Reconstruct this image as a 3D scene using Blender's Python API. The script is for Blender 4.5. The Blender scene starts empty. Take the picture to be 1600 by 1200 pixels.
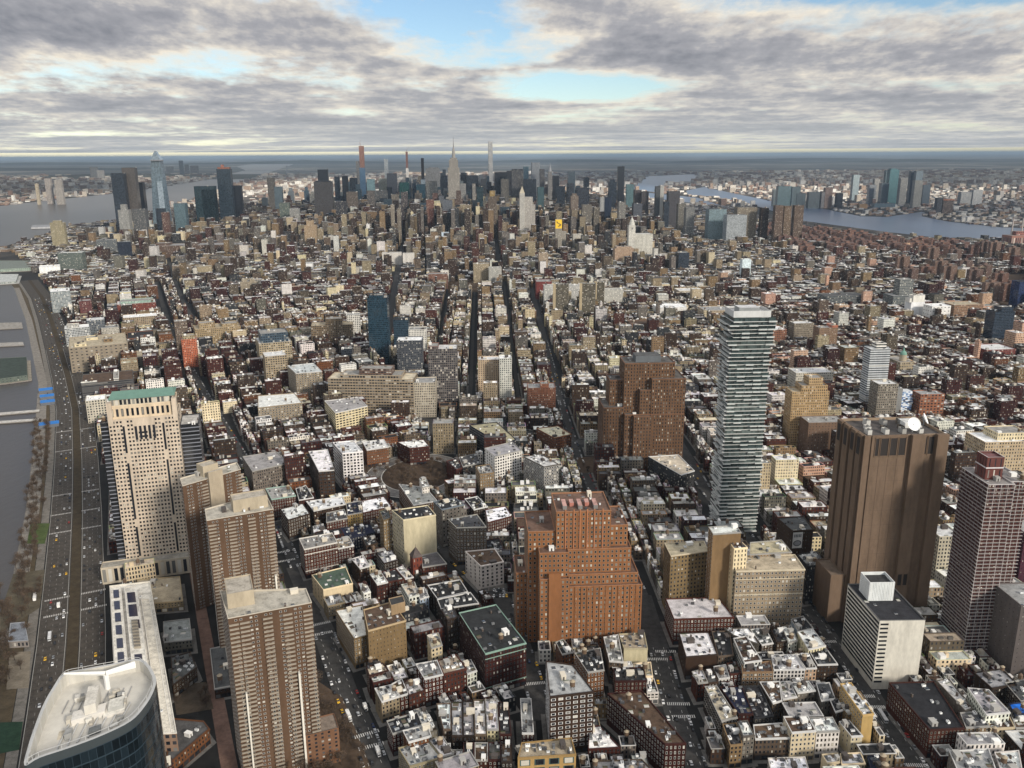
import bpy, math, random
import numpy as np
from mathutils import Vector, Matrix

sc = bpy.context.scene
COL = sc.collection
rad = math.radians
rng = random.Random(7)

# ------------------------------------------------------------ camera
FPX, PITCH, ROLL, CAMZ = 1330.0, 15.05, -0.32, 386.0
cd = bpy.data.cameras.new('camera')
cd.sensor_width = 36.0
cd.lens = 36.0 * FPX / 1600.0
cd.clip_start = 1.0
cd.clip_end = 1200000.0
cam = bpy.data.objects.new('camera', cd)
COL.objects.link(cam)
CAMR = Matrix.Rotation(rad(90 - PITCH), 3, 'X') @ Matrix.Rotation(rad(ROLL), 3, 'Z')
cam.matrix_world = Matrix.Translation((0, 0, CAMZ)) @ CAMR.to_4x4()
sc.camera = cam
CAMP = Vector((0, 0, CAMZ))

# ------------------------------------------------------------ light
SUN_EL, SUN_AZ = 24.0, 140.0          # azimuth clockwise from the viewing direction (+Y)
sunv = Vector((math.sin(rad(SUN_AZ)) * math.cos(rad(SUN_EL)), math.cos(rad(SUN_AZ)) * math.cos(rad(SUN_EL)), math.sin(rad(SUN_EL))))
sl = bpy.data.lights.new('sun', 'SUN')
sl.energy = 5.0
sl.angle = rad(9.0)
sl.color = (1.0, 0.92, 0.80)
sun = bpy.data.objects.new('sun', sl)
sun.rotation_euler = sunv.to_track_quat('Z', 'Y').to_euler()
sun.location = (0, 0, 3000)
COL.objects.link(sun)

w = bpy.data.worlds.new('World')
sc.world = w
w.use_nodes = True
nt = w.node_tree
bgn = nt.nodes['Background']
sky = nt.nodes.new('ShaderNodeTexSky')
sky.sky_type = 'NISHITA'
sky.sun_disc = False
sky.sun_elevation = rad(SUN_EL)
sky.sun_rotation = rad(SUN_AZ)
sky.dust_density = 0.0
sky.ozone_density = 3.0
nt.links.new(sky.outputs[0], bgn.inputs[0])
bgn.inputs[1].default_value = 0.075

sc.render.engine = 'CYCLES'
sc.view_settings.view_transform = 'Standard'
sc.view_settings.look = 'None'
sc.view_settings.exposure = 0.72
sc.view_settings.gamma = 1.0
sc.cycles.max_bounces = 5
sc.cycles.diffuse_bounces = 2
sc.cycles.glossy_bounces = 2
sc.cycles.transparent_max_bounces = 6
sc.cycles.volume_bounces = 1

# ------------------------------------------------------------ node helpers
class NT:
    def __init__(s, name):
        s.m = bpy.data.materials.new(name)
        s.m.use_nodes = True
        s.t = s.m.node_tree
        s.t.nodes.clear()
        s.out = s.n('ShaderNodeOutputMaterial')
    def n(s, typ, **kw):
        nd = s.t.nodes.new(typ)
        for k, v in kw.items():
            setattr(nd, k, v)
        return nd
    def l(s, a, b):
        s.t.links.new(a, b)
    def put(s, sock, v):
        if hasattr(v, 'links'):
            s.l(v, sock)
        else:
            sock.default_value = v
    def math(s, op, a, b=0.0, c=0.0, clamp=False):
        nd = s.n('ShaderNodeMath', operation=op, use_clamp=clamp)
        s.put(nd.inputs[0], a); s.put(nd.inputs[1], b); s.put(nd.inputs[2], c)
        return nd.outputs[0]
    def mix(s, f, a, b, blend='MIX'):
        nd = s.n('ShaderNodeMix', data_type='RGBA', blend_type=blend)
        s.put(nd.inputs[0], f); s.put(nd.inputs[6], a); s.put(nd.inputs[7], b)
        return nd.outputs[2]
    def mixf(s, f, a, b):
        nd = s.n('ShaderNodeMix', data_type='FLOAT')
        s.put(nd.inputs[0], f); s.put(nd.inputs[2], a); s.put(nd.inputs[3], b)
        return nd.outputs[0]
    def ramp(s, f, stops, interp='LINEAR'):
        nd = s.n('ShaderNodeValToRGB')
        cr = nd.color_ramp
        cr.interpolation = interp
        while len(cr.elements) < len(stops):
            cr.elements.new(0.5)
        for e, (p, c) in zip(cr.elements, stops):
            e.position = p
            e.color = c if len(c) == 4 else (*c, 1)
        s.put(nd.inputs[0], f)
        return nd.outputs[0]
    def noise(s, vec, scale, detail=3.0, rough=0.55):
        nd = s.n('ShaderNodeTexNoise')
        s.put(nd.inputs['Vector'], vec)
        nd.inputs['Scale'].default_value = scale
        nd.inputs['Detail'].default_value = detail
        nd.inputs['Roughness'].default_value = rough
        return nd.outputs[0]
    def remap(s, v, a, b, c, d):
        nd = s.n('ShaderNodeMapRange')
        s.put(nd.inputs[0], v)
        for i, x in enumerate((a, b, c, d)):
            nd.inputs[i + 1].default_value = x
        return nd.outputs[0]
    def attr(s, name):
        return s.n('ShaderNodeAttribute', attribute_name=name)
    def bsdf(s, col, rough=0.85, spec=0.3, metal=0.0, normal=None):
        b = s.n('ShaderNodeBsdfPrincipled')
        s.put(b.inputs['Base Color'], col)
        s.put(b.inputs['Roughness'], rough)
        s.put(b.inputs['Specular IOR Level'], spec)
        s.put(b.inputs['Metallic'], metal)
        if normal is not None:
            s.l(normal, b.inputs['Normal'])
        s.l(b.outputs[0], s.out.inputs[0])
        return b
    def pos(s):
        return s.n('ShaderNodeNewGeometry').outputs['Position']
    def scale(s, vec, xyz):
        nd = s.n('ShaderNodeVectorMath', operation='MULTIPLY')
        s.put(nd.inputs[0], vec); nd.inputs[1].default_value = xyz
        return nd.outputs[0]

def window_uv(k):
    uv = k.n('ShaderNodeUVMap', uv_map='UVMap').outputs[0]
    sp = k.n('ShaderNodeSeparateXYZ'); k.l(uv, sp.inputs[0])
    u, v = sp.outputs[0], sp.outputs[1]
    fu = k.math('ABSOLUTE', k.math('SUBTRACT', k.math('FRACT', u), 0.5))
    fv = k.math('ABSOLUTE', k.math('SUBTRACT', k.math('FRACT', v), 0.5))
    cb = k.n('ShaderNodeCombineXYZ')
    k.l(k.math('FLOOR', u), cb.inputs[0]); k.l(k.math('FLOOR', v), cb.inputs[1])
    wn = k.n('ShaderNodeTexWhiteNoise', noise_dimensions='2D'); k.l(cb.outputs[0], wn.inputs['Vector'])
    return fu, fv, wn.outputs[0]

def dirty(k, tint, amt=0.24):
    p = k.pos()
    n1 = k.noise(k.scale(p, (1, 1, 0.25)), 0.13, 4.0)
    n2 = k.noise(k.scale(p, (1, 1, 0.35)), 0.5, 4.0)
    f = k.math('ADD', k.math('MULTIPLY', n1, 0.6), k.math('MULTIPLY', n2, 0.4))
    g = k.remap(f, 0.3, 0.7, 1.0 - amt, 1.0 + amt)
    vm = k.n('ShaderNodeVectorMath', operation='SCALE')
    k.l(tint, vm.inputs[0]); k.l(g, vm.inputs['Scale'])
    return vm.outputs[0]

def make_facade():
    k = NT('masonry_facade')
    fu, fv, rnd = window_uv(k)
    wa = k.attr('win').outputs['Vector']
    sp = k.n('ShaderNodeSeparateXYZ'); k.l(wa, sp.inputs[0])
    inu = k.math('LESS_THAN', fu, k.math('MULTIPLY', sp.outputs[0], 0.5))
    inv = k.math('LESS_THAN', fv, k.math('MULTIPLY', sp.outputs[1], 0.5))
    mask = k.math('MULTIPLY', inu, inv)
    wall = dirty(k, k.attr('tint').outputs['Color'])
    g = k.ramp(rnd, [(0, (0.010, 0.012, 0.016)), (0.62, (0.03, 0.033, 0.04)), (0.8, (0.10, 0.10, 0.10)), (0.93, (0.34, 0.32, 0.28)), (1, (0.55, 0.52, 0.46))])
    k.bsdf(k.mix(mask, wall, g), k.mixf(mask, 0.88, 0.2), k.mixf(mask, 0.2, 0.5))
    return k.m

def make_curtain():
    k = NT('glass_curtain_wall')
    fu, fv, rnd = window_uv(k)
    wa = k.attr('win').outputs['Vector']
    sp = k.n('ShaderNodeSeparateXYZ'); k.l(wa, sp.inputs[0])
    inu = k.math('LESS_THAN', fu, k.math('MULTIPLY', sp.outputs[0], 0.5))
    inv = k.math('LESS_THAN', fv, k.math('MULTIPLY', sp.outputs[1], 0.5))
    mask = k.math('MULTIPLY', inu, inv)
    tint = k.attr('tint').outputs['Color']
    vm = k.n('ShaderNodeVectorMath', operation='SCALE')
    k.l(tint, vm.inputs[0]); k.l(k.remap(rnd, 0, 1, 0.55, 1.5), vm.inputs['Scale'])
    vm2 = k.n('ShaderNodeVectorMath', operation='SCALE')
    k.l(tint, vm2.inputs[0]); k.l(sp.outputs[2], vm2.inputs['Scale'])
    k.bsdf(k.mix(mask, vm2.outputs[0], vm.outputs[0]), k.mixf(mask, 0.5, 0.1), k.mixf(mask, 0.4, 0.9))
    return k.m

def make_roof():
    k = NT('roof_membrane')
    p = k.pos()
    t = k.attr('tint').outputs['Color']
    n1 = k.noise(p, 0.16, 5.0, 0.65)
    n2 = k.noise(p, 1.1, 4.0, 0.6)
    f = k.math('ADD', k.math('MULTIPLY', n1, 0.65), k.math('MULTIPLY', n2, 0.35))
    vm = k.n('ShaderNodeVectorMath', operation='SCALE')
    k.l(t, vm.inputs[0]); k.l(k.remap(f, 0.36, 0.58, 0.55, 1.14), vm.inputs['Scale'])
    k.bsdf(vm.outputs[0], 0.9, 0.2)
    return k.m

def make_plain():
    k = NT('painted_metal_and_stone')
    k.bsdf(dirty(k, k.attr('tint').outputs['Color'], 0.15), 0.7, 0.3)
    return k.m

def make_glass():
    k = NT('window_glass')
    k.bsdf(k.attr('tint').outputs['Color'], 0.15, 0.6)
    return k.m

def make_bark():
    k = NT('twigs_and_bark')
    k.bsdf(dirty(k, k.attr('tint').outputs['Color'], 0.35), 0.95, 0.1)
    return k.m

MATS = [make_facade(), make_curtain(), make_roof(), make_plain(), make_glass(), make_bark()]
FAC, CUR, ROOF, PLAIN, GLASS, BARK = range(6)

# ------------------------------------------------------------ pixels of the photograph to places in the world
def ray(px, py):
    return CAMR @ Vector(((px - 800.0) / FPX, (600.0 - py) / FPX, -1.0))
def G(px, py, z=0.0):
    d = ray(px, py); t = (z - CAMZ) / d.z
    return (d.x * t, d.y * t)
def atY(px, py, Y):
    d = ray(px, py); t = Y / d.y
    return (d.x * t, Y, CAMZ + d.z * t)
CAMRT = CAMR.transposed()
def proj(x, y, z):
    c = CAMRT @ Vector((x, y, z - CAMZ))
    return 800 + FPX * c.x / -c.z, 600 - FPX * c.y / -c.z
def height_at(px, pyb, pyt):
    x, y = G(px, pyb)
    lo, hi = -50.0, 900.0
    for _ in range(40):
        m = (lo + hi) / 2
        if proj(x, y, m)[1] > pyt: lo = m
        else: hi = m
    return lo
def UV(a):
    a = rad(a)
    return (math.cos(a), -math.sin(a)), (math.sin(a), math.cos(a))
def rect(x, y, w_, d_, a, anchor='front'):
    """footprint CCW from front-left; (x,y) is the middle of the front edge or the centre"""
    U, V = UV(a)
    v0 = 0.0 if anchor == 'front' else -d_ / 2
    r = []
    for uu, vv in ((-w_ / 2, v0), (w_ / 2, v0), (w_ / 2, v0 + d_), (-w_ / 2, v0 + d_)):
        r.append((x + uu * U[0] + vv * V[0], y + uu * U[1] + vv * V[1]))
    return r
def loc2(o, a, u, v):
    U, V = UV(a)
    return (o[0] + u * U[0] + v * V[0], o[1] + u * U[1] + v * V[1])
def lrect(o, a, u0, u1, v0, v1):
    return [loc2(o, a, *p) for p in ((u0, v0), (u1, v0), (u1, v1), (u0, v1))]
def area(p):
    return 0.5 * sum(p[i][0] * p[(i + 1) % len(p)][1] - p[(i + 1) % len(p)][0] * p[i][1] for i in range(len(p)))
def ccw(p):
    return list(p) if area(p) > 0 else list(reversed(p))
def inset(p, d):
    n = len(p); r = []
    for i in range(n):
        a, b, c = p[i - 1], p[i], p[(i + 1) % n]
        e1 = (b[0] - a[0], b[1] - a[1]); e2 = (c[0] - b[0], c[1] - b[1])
        l1 = math.hypot(*e1) or 1e-6; l2 = math.hypot(*e2) or 1e-6
        n1 = (-e1[1] / l1, e1[0] / l1); n2 = (-e2[1] / l2, e2[0] / l2)
        k = 1 + n1[0] * n2[0] + n1[1] * n2[1]
        k = max(k, 0.35)
        r.append((b[0] + d * (n1[0] + n2[0]) / k, b[1] + d * (n1[1] + n2[1]) / k))
    return r
def cen(p):
    return (sum(q[0] for q in p) / len(p), sum(q[1] for q in p) / len(p))

# ------------------------------------------------------------ mesh collecting
class MB:
    def __init__(s):
        s.v = []; s.f = []; s.uv = []; s.t = []; s.w = []; s.m = []
    def face(s, pts, tint, mat=PLAIN, uv=None, win=(0, 0, 0)):
        n = len(s.v)
        s.v.extend(pts)
        s.f.append(tuple(range(n, n + len(pts))))
        s.uv.extend(uv if uv else [(0.0, 0.0)] * len(pts))
        s.t.append(tint); s.w.append(win); s.m.append(mat)
    def box(s, x0, x1, y0, y1, z0, z1, tint, mat=PLAIN, top=None, topmat=None, bottom=False):
        s.prism([(x0, y0), (x1, y0), (x1, y1), (x0, y1)], z0, z1, tint, mat, top or tint, topmat if topmat is not None else mat, bottom=bottom)
    def prism(s, p, z0, z1, tint, mat=PLAIN, top=None, topmat=ROOF, bay=3.0, flr=3.6, win=(0, 0, 0), parapet=0.0, bottom=False, skip=(), seed=0, rim=None):
        n = len(p)
        nf = max(1, round((z1 - z0) / flr))
        for i in range(n):
            if i in skip: continue
            a, b = p[i], p[(i + 1) % n]
            L = math.hypot(b[0] - a[0], b[1] - a[1])
            nb = max(1, round(L / bay))
            k = (seed * 37 + i * 11) % 997
            s.face([(a[0], a[1], z0), (b[0], b[1], z0), (b[0], b[1], z1), (a[0], a[1], z1)], tint, mat,
                   [(k, 0), (k + nb, 0), (k + nb, nf), (k, nf)], win)
        if top:
            if parapet > 0:
                q = inset(p, 0.4)
                rc = rim or tint
                for i in range(n):
                    j = (i + 1) % n
                    s.face([(*p[i], z1), (*p[j], z1), (*q[j], z1), (*q[i], z1)], rc, PLAIN)
                    s.face([(*q[i], z1), (*q[j], z1), (*q[j], z1 - parapet), (*q[i], z1 - parapet)], tint, PLAIN)
                s.face([(*c, z1 - parapet) for c in q], top, topmat)
            else:
                s.face([(*c, z1) for c in p], top, topmat)
        if bottom:
            s.face([(*c, z0) for c in reversed(p)], tint, mat)
    def rbox(s, x, y, w_, d_, a, z0, z1, tint, mat=PLAIN, top=None, topmat=PLAIN):
        s.prism(rect(x, y, w_, d_, a, 'c'), z0, z1, tint, mat, top or tint, topmat)
    def tube(s, a, b, r0, r1, tint, mat=PLAIN, n=6, cap=True):
        a, b = Vector(a), Vector(b)
        d = (b - a).normalized()
        x = d.orthogonal().normalized(); y = d.cross(x)
        A = [a + (x * math.cos(6.28318 * i / n) + y * math.sin(6.28318 * i / n)) * r0 for i in range(n)]
        B = [b + (x * math.cos(6.28318 * i / n) + y * math.sin(6.28318 * i / n)) * r1 for i in range(n)]
        for i in range(n):
            j = (i + 1) % n
            s.face([tuple(A[i]), tuple(A[j]), tuple(B[j]), tuple(B[i])], tint, mat)
        if cap and r1 > 0.01:
            s.face([tuple(q) for q in B], tint, mat)
    def lathe(s, cx, cy, prof, tint, mat=PLAIN, n=12):
        for (r0, z0), (r1, z1) in zip(prof[:-1], prof[1:]):
            for i in range(n):
                c0, s0 = math.cos(6.28318 * i / n), math.sin(6.28318 * i / n)
                c1, s1 = math.cos(6.28318 * (i + 1) / n), math.sin(6.28318 * (i + 1) / n)
                if r1 < 1e-3:
                    s.face([(cx + r0 * c0, cy + r0 * s0, z0), (cx + r0 * c1, cy + r0 * s1, z0), (cx, cy, z1)], tint, mat)
                elif r0 < 1e-3:
                    s.face([(cx, cy, z0), (cx + r1 * c1, cy + r1 * s1, z1), (cx + r1 * c0, cy + r1 * s0, z1)], tint, mat)
                else:
                    s.face([(cx + r0 * c0, cy + r0 * s0, z0), (cx + r0 * c1, cy + r0 * s1, z0), (cx + r1 * c1, cy + r1 * s1, z1), (cx + r1 * c0, cy + r1 * s0, z1)], tint, mat)
    def mesh(s, name, off=(0, 0, 0)):
        me = bpy.data.meshes.new(name)
        if off != (0, 0, 0):
            ox, oy, oz = off
            vs = [(a - ox, b - oy, c - oz) for a, b, c in s.v]
        else:
            vs = s.v
        me.from_pydata(vs, [], s.f)
        used = sorted(set(s.m))
        for i in used: me.materials.append(MATS[i])
        idx = {m: i for i, m in enumerate(used)}
        me.polygons.foreach_set('material_index', [idx[m] for m in s.m])
        ul = me.uv_layers.new(name='UVMap')
        ul.data.foreach_set('uv', np.asarray(s.uv, dtype=np.float32).ravel())
        ta = me.attributes.new('tint', 'FLOAT_COLOR', 'FACE')
        ta.data.foreach_set('color', np.asarray([(*t[:3], 1.0) for t in s.t], dtype=np.float32).ravel())
        wa = me.attributes.new('win', 'FLOAT_VECTOR', 'FACE')
        wa.data.foreach_set('vector', np.asarray(s.w, dtype=np.float32).ravel())
        return me
    def build(s, name, parent=None, off=None):
        if off is None:
            off = tuple(parent['_o']) if parent is not None else (0, 0, 0)
        o = bpy.data.objects.new(name, s.mesh(name, off))
        COL.objects.link(o)
        if parent is not None: o.parent = parent
        return o

PENDING = []          # things that get their label from their neighbours
ANCHORS = []
def thing(name, cat, x, y, z=0.0, label=None, look=None, group=None):
    o = bpy.data.objects.new(name, None)
    o.empty_display_size = 1.0
    COL.objects.link(o)
    o.location = (x, y, z)
    o['_o'] = (x, y, z)
    o['category'] = cat
    if group: o['group'] = group
    if label: o['label'] = label
    if look: PENDING.append((o, look, x, y))
    return o
def anchor(name, x, y):
    ANCHORS.append((name, x, y))
def structure(o, kind='structure'):
    o['kind'] = kind
    return o
def inst(name, me, parent, x, y, z, rz=0.0, s=(1, 1, 1)):
    o = bpy.data.objects.new(name, me)
    COL.objects.link(o)
    ox, oy, oz = parent['_o']
    o.location = (x - ox, y - oy, z - oz)
    o.rotation_euler = (0, 0, rz)
    o.scale = s
    o.parent = parent
    return o

# ------------------------------------------------------------ colours of the things themselves
WALL = {'red brick': (0.0541, 0.0157, 0.0094), 'dark red brick': (0.0364, 0.0084, 0.0057), 'brown brick': (0.0402, 0.0227, 0.0137), 'orange brick': (0.1248, 0.0494, 0.0201), 'tan': (0.1886, 0.1253, 0.0646), 'beige': (0.2461, 0.1941, 0.1248), 'cream': (0.5822, 0.497, 0.3268), 'white': (0.6304, 0.6091, 0.5559), 'grey stone': (0.1334, 0.1178, 0.097), 'dark grey': (0.028, 0.028, 0.0294), 'blue grey': (0.2785, 0.3317, 0.4062), 'pink': (0.4913, 0.3105, 0.2147), 'yellow tan': (0.409, 0.275, 0.1026), 'taupe': (0.0897, 0.0653, 0.0444), 'navy': (0.0117, 0.0145, 0.0292), 'maroon': (0.0358, 0.0127, 0.0169), 'dark brown': (0.0233, 0.0142, 0.01)}
RF = {'white': (0.86, 0.86, 0.85), 'pale grey': (0.66, 0.66, 0.65), 'grey': (0.33, 0.33, 0.325), 'black': (0.028, 0.028, 0.03), 'brown': (0.10, 0.065, 0.045),
      'tan': (0.42, 0.36, 0.26), 'navy': (0.018, 0.022, 0.045), 'green': (0.10, 0.15, 0.115), 'dark grey': (0.10, 0.10, 0.10), 'cream': (0.62, 0.55, 0.42), 'blue': (0.02, 0.16, 0.62)}
def vary(c, r, a=0.14):
    k = 1 + r.uniform(-a, a)
    return tuple(max(0.0, min(1.0, x * k * (1 + r.uniform(-0.04, 0.04)))) for x in c)
NUM = ['zero', 'one', 'two', 'three', 'four', 'five', 'six', 'seven', 'eight', 'nine', 'ten', 'eleven', 'twelve', 'thirteen', 'fourteen', 'fifteen', 'sixteen', 'seventeen', 'eighteen', 'nineteen', 'twenty']

# ------------------------------------------------------------ small shared meshes
def window_mesh(pane, frame):
    b = MB()
    f = 0.11
    b.face([(-.5 + f, -.05, -.5 + f * .7), (.5 - f, -.05, -.5 + f * .7), (.5 - f, -.05, .5 - f * .7), (-.5 + f, -.05, .5 - f * .7)], pane, GLASS)
    o = [(-.5, -.5), (.5, -.5), (.5, .5), (-.5, .5)]
    q = [(-.5 + f, -.5 + f * .7), (.5 - f, -.5 + f * .7), (.5 - f, .5 - f * .7), (-.5 + f, .5 - f * .7)]
    for i in range(4):
        j = (i + 1) % 4
        b.face([(o[i][0], -.09, o[i][1]), (o[j][0], -.09, o[j][1]), (q[j][0], -.09, q[j][1]), (q[i][0], -.09, q[i][1])], frame)
        b.face([(q[i][0], -.09, q[i][1]), (q[j][0], -.09, q[j][1]), (q[j][0], -.05, q[j][1]), (q[i][0], -.05, q[i][1])], frame)
        b.face([(o[i][0], -.09, o[i][1]), (o[i][0], .02, o[i][1]), (o[j][0], .02, o[j][1]), (o[j][0], -.09, o[j][1])], frame)
    return b
def winset(frame, lights=(0.66, 0.86, 0.95)):
    r = []
    for pane in ((0.012, 0.014, 0.018), (0.035, 0.037, 0.042), (0.20, 0.19, 0.17), (0.52, 0.49, 0.42)):
        r.append(window_mesh(pane, frame))
    return r
WSETS = {}
def get_winset(key, frame):
    if key not in WSETS:
        bs = winset(frame)
        WSETS[key] = (bs, [b.mesh('window') for b in bs])
    return WSETS[key]
def pick_pane(r):
    q = r.random()
    return 0 if q < 0.55 else 1 if q < 0.78 else 2 if q < 0.92 else 3

def place_windows(root, specs, key='dark', frame=(0.08, 0.07, 0.06), seed=1, cap=100):
    """specs: list of (x, y, z, angle of the wall, width, height)"""
    bs, ms = get_winset(key, frame)
    r = random.Random(seed)
    specs = sorted(specs, key=lambda q: q[0] ** 2 + q[1] ** 2 + (q[2] - CAMZ) ** 2)
    for x, y, z, a, w_, h_ in specs[:cap]:
        inst('window', ms[pick_pane(r)], root, x, y, z, a, (w_, 1, h_))
    rest = specs[cap:]
    if rest:
        b = MB()
        for x, y, z, a, w_, h_ in rest:
            src = bs[pick_pane(r)]
            c, s_ = math.cos(a), math.sin(a)
            for f, t, m in zip(src.f, src.t, src.m):
                b.face([(x + src.v[i][0] * w_ * c - src.v[i][1] * s_, y + src.v[i][0] * w_ * s_ + src.v[i][1] * c, z + src.v[i][2] * h_) for i in f], t, m)
        b.build('window', root)['kind'] = 'stuff'

def wall_windows(a, b, z0, z1, nb, nf, wf=0.45, hf=0.55, keep=None):
    """window specs on the wall a->b (left to right seen from outside)"""
    L = math.hypot(b[0] - a[0], b[1] - a[1])
    ang = math.atan2(b[1] - a[1], b[0] - a[0])
    out = []
    for j in range(nf):
        for i in range(nb):
            if keep and not keep(i, j): continue
            t = (i + 0.5) / nb
            out.append((a[0] + (b[0] - a[0]) * t, a[1] + (b[1] - a[1]) * t, z0 + (z1 - z0) * (j + 0.5) / nf, ang, wf * L / nb, hf * (z1 - z0) / nf))
    return out
def faces_cam(a, b):
    n = (b[1] - a[1], -(b[0] - a[0]))
    return n[0] * (0 - a[0]) + n[1] * (0 - a[1]) > 0

def m_bulkhead(c):
    b = MB()
    b.box(-.5, .5, -.5, .5, 0, 1, c, PLAIN, tuple(x * 0.8 for x in c), ROOF)
    b.box(-.53, .53, -.53, .53, 1, 1.06, tuple(min(1, x * 1.15) for x in c), PLAIN)
    b.face([(-.15, -.505, 0), (.15, -.505, 0), (.15, -.505, .75), (-.15, -.505, .75)], (0.05, 0.04, 0.035))
    return b.mesh('stair_bulkhead')
BULK = [m_bulkhead(c) for c in ((0.72, 0.71, 0.68), (0.34, 0.33, 0.31), (0.07, 0.06, 0.055), (0.58, 0.53, 0.44))]
def m_tank():
    b = MB()
    for x in (-1, 1):
        for y in (-1, 1):
            b.tube((x, y, 0), (x, y, 2.6), .14, .14, (0.06, 0.05, 0.05), PLAIN, 5)
    b.box(-1.5, 1.5, -1.5, 1.5, 2.5, 2.7, (0.07, 0.06, 0.05), bottom=True)
    b.lathe(0, 0, [(1.7, 2.7), (1.75, 6.0)], (0.13, 0.085, 0.055), PLAIN, 14)
    b.lathe(0, 0, [(1.95, 5.95), (0, 7.4)], (0.34, 0.28, 0.2), PLAIN, 14)
    return b.mesh('water_tank')
TANK = m_tank()
def m_hvac(c):
    b = MB()
    b.box(-.5, .5, -.5, .5, .12, 1, c)
    b.lathe(-.22, 0, [(.2, 1.0), (.2, 1.08), (.15, 1.08), (.15, 1.02), (0, 1.02)], (0.12, 0.12, 0.12), PLAIN, 10)
    b.lathe(.22, 0, [(.2, 1.0), (.2, 1.08), (.15, 1.08), (.15, 1.02), (0, 1.02)], (0.12, 0.12, 0.12), PLAIN, 10)
    for x in (-.4, .4):
        b.box(x - .05, x + .05, -.4, .4, 0, .12, (0.1, 0.1, 0.1))
    return b.mesh('air_conditioner')
HVAC = [m_hvac(c) for c in ((0.66, 0.67, 0.67), (0.05, 0.05, 0.055), (0.82, 0.82, 0.80), (0.14, 0.145, 0.15))]
def m_skylight():
    b = MB()
    b.box(-.5, .5, -.5, .5, 0, .35, (0.5, 0.5, 0.5), PLAIN, (0.04, 0.05, 0.06), GLASS)
    b.face([(-.42, -.42, .36), (.42, -.42, .36), (.42, 0, .6), (-.42, 0, .6)], (0.05, 0.06, 0.075), GLASS)
    b.face([(-.42, 0, .6), (.42, 0, .6), (.42, .42, .36), (-.42, .42, .36)], (0.05, 0.06, 0.075), GLASS)
    return b.mesh('skylight')
SKYL = m_skylight()
def m_chim():
    b = MB()
    b.box(-.5, .5, -.5, .5, 0, 1, (0.1, 0.075, 0.06))
    b.box(-.6, .6, -.6, .6, .92, 1.0, (0.2, 0.18, 0.16))
    b.box(-.25, .25, -.25, .25, 1, 1.12, (0.06, 0.05, 0.05))
    return b.mesh('chimney')
CHIM = m_chim()

def m_deck(c):
    b = MB()
    b.box(-.5, .5, -.5, .5, 0, .12, c, PLAIN)
    for i in range(5):
        x = -.4 + i * .2
        b.box(x - .05, x + .05, .38, .46, .12, .7, (0.05, 0.08, 0.03))
    return b.mesh('roof_deck')
DECK = [m_deck((0.13, 0.10, 0.075)), m_deck((0.5, 0.48, 0.44))]

def clutter(root, p, z, r, n, tank=0.3, dens=1.0):
    """rooftop parts scattered on the roof polygon p at height z"""
    q = inset(p, 1.2)
    if area(q) < 12: return
    ang = math.atan2(p[1][1] - p[0][1], p[1][0] - p[0][0])
    used = []
    def spot(rad_):
        for _ in range(14):
            a, b = r.random(), r.random()
            x = (1 - a) * (1 - b) * q[0][0] + a * (1 - b) * q[1][0] + a * b * q[2][0] + (1 - a) * b * q[3][0]
            y = (1 - a) * (1 - b) * q[0][1] + a * (1 - b) * q[1][1] + a * b * q[2][1] + (1 - a) * b * q[3][1]
            if all((x - u) ** 2 + (y - v) ** 2 > (rad_ + s) ** 2 for u, v, s in used):
                used.append((x, y, rad_)); return x, y
        return None
    lim = math.sqrt(abs(area(q)))
    s = spot(min(2.4, lim * .3))
    if s: inst('stair_bulkhead', r.choice(BULK), root, s[0], s[1], z, ang + r.choice((0, math.pi / 2)), (min(lim * .35, r.uniform(2.6, 4.2)), min(lim * .45, r.uniform(3.4, 6)), r.uniform(2.4, 3.6)))
    if r.random() < tank:
        s = spot(2.0)
        if s:
            k = r.uniform(.85, 1.15)
            inst('water_tank', TANK, root, s[0], s[1], z, ang, (k, k, k))
    for i in range(n):
        t = r.random()
        if t < .58:
            s = spot(1.1)
            if s: inst('air_conditioner', r.choice(HVAC), root, s[0], s[1], z, ang + r.choice((0, math.pi / 2)), (r.uniform(1.6, 3.2), r.uniform(1.2, 2), r.uniform(1.1, 1.9)))
        elif t < .76:
            s = spot(1.2)
            if s: inst('skylight', SKYL, root, s[0], s[1], z, ang, (r.uniform(1.6, 2.8), r.uniform(1.6, 3.6), 1))
        elif t < .89:
            s = spot(.8)
            if s: inst('chimney', CHIM, root, s[0], s[1], z, ang, (r.uniform(.7, 1.1), r.uniform(.9, 1.8), r.uniform(1.6, 2.6)))
        else:
            s = spot(1.8)
            if s: inst('roof_deck', r.choice(DECK), root, s[0], s[1], z, ang, (r.uniform(2.5, 4.2), r.uniform(2.5, 4.5), 1))

def facade_part(p, z0, z1, tint, mat, win, bay, flr, name, root, skip=(), seed=0):
    b = MB()
    b.prism(p, z0, z1, tint, mat, None, bay=bay, flr=flr, win=win, skip=skip, seed=seed)
    return b.build(name, root)

def roof_part(p, z, tint, root, rim, par=0.9, name='roof'):
    b = MB()
    q = inset(p, 0.45)
    o = inset(p, -0.12)
    n = len(p)
    for i in range(n):
        j = (i + 1) % n
        b.face([(*o[i], z), (*o[j], z), (*q[j], z), (*q[i], z)], rim)
        b.face([(*q[i], z), (*q[j], z), (*q[j], z - par), (*q[i], z - par)], rim)
        b.face([(*o[i], z - .5), (*o[j], z - .5), (*o[j], z), (*o[i], z)], rim)
        b.face([(*o[j], z - .5), (*o[i], z - .5), (*p[i], z - .5), (*p[j], z - .5)], rim)
    b.face([(*c, z - par) for c in q], tint, ROOF)
    o = b.build(name, root)
    o['_o'] = root['_o']
    return o

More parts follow.
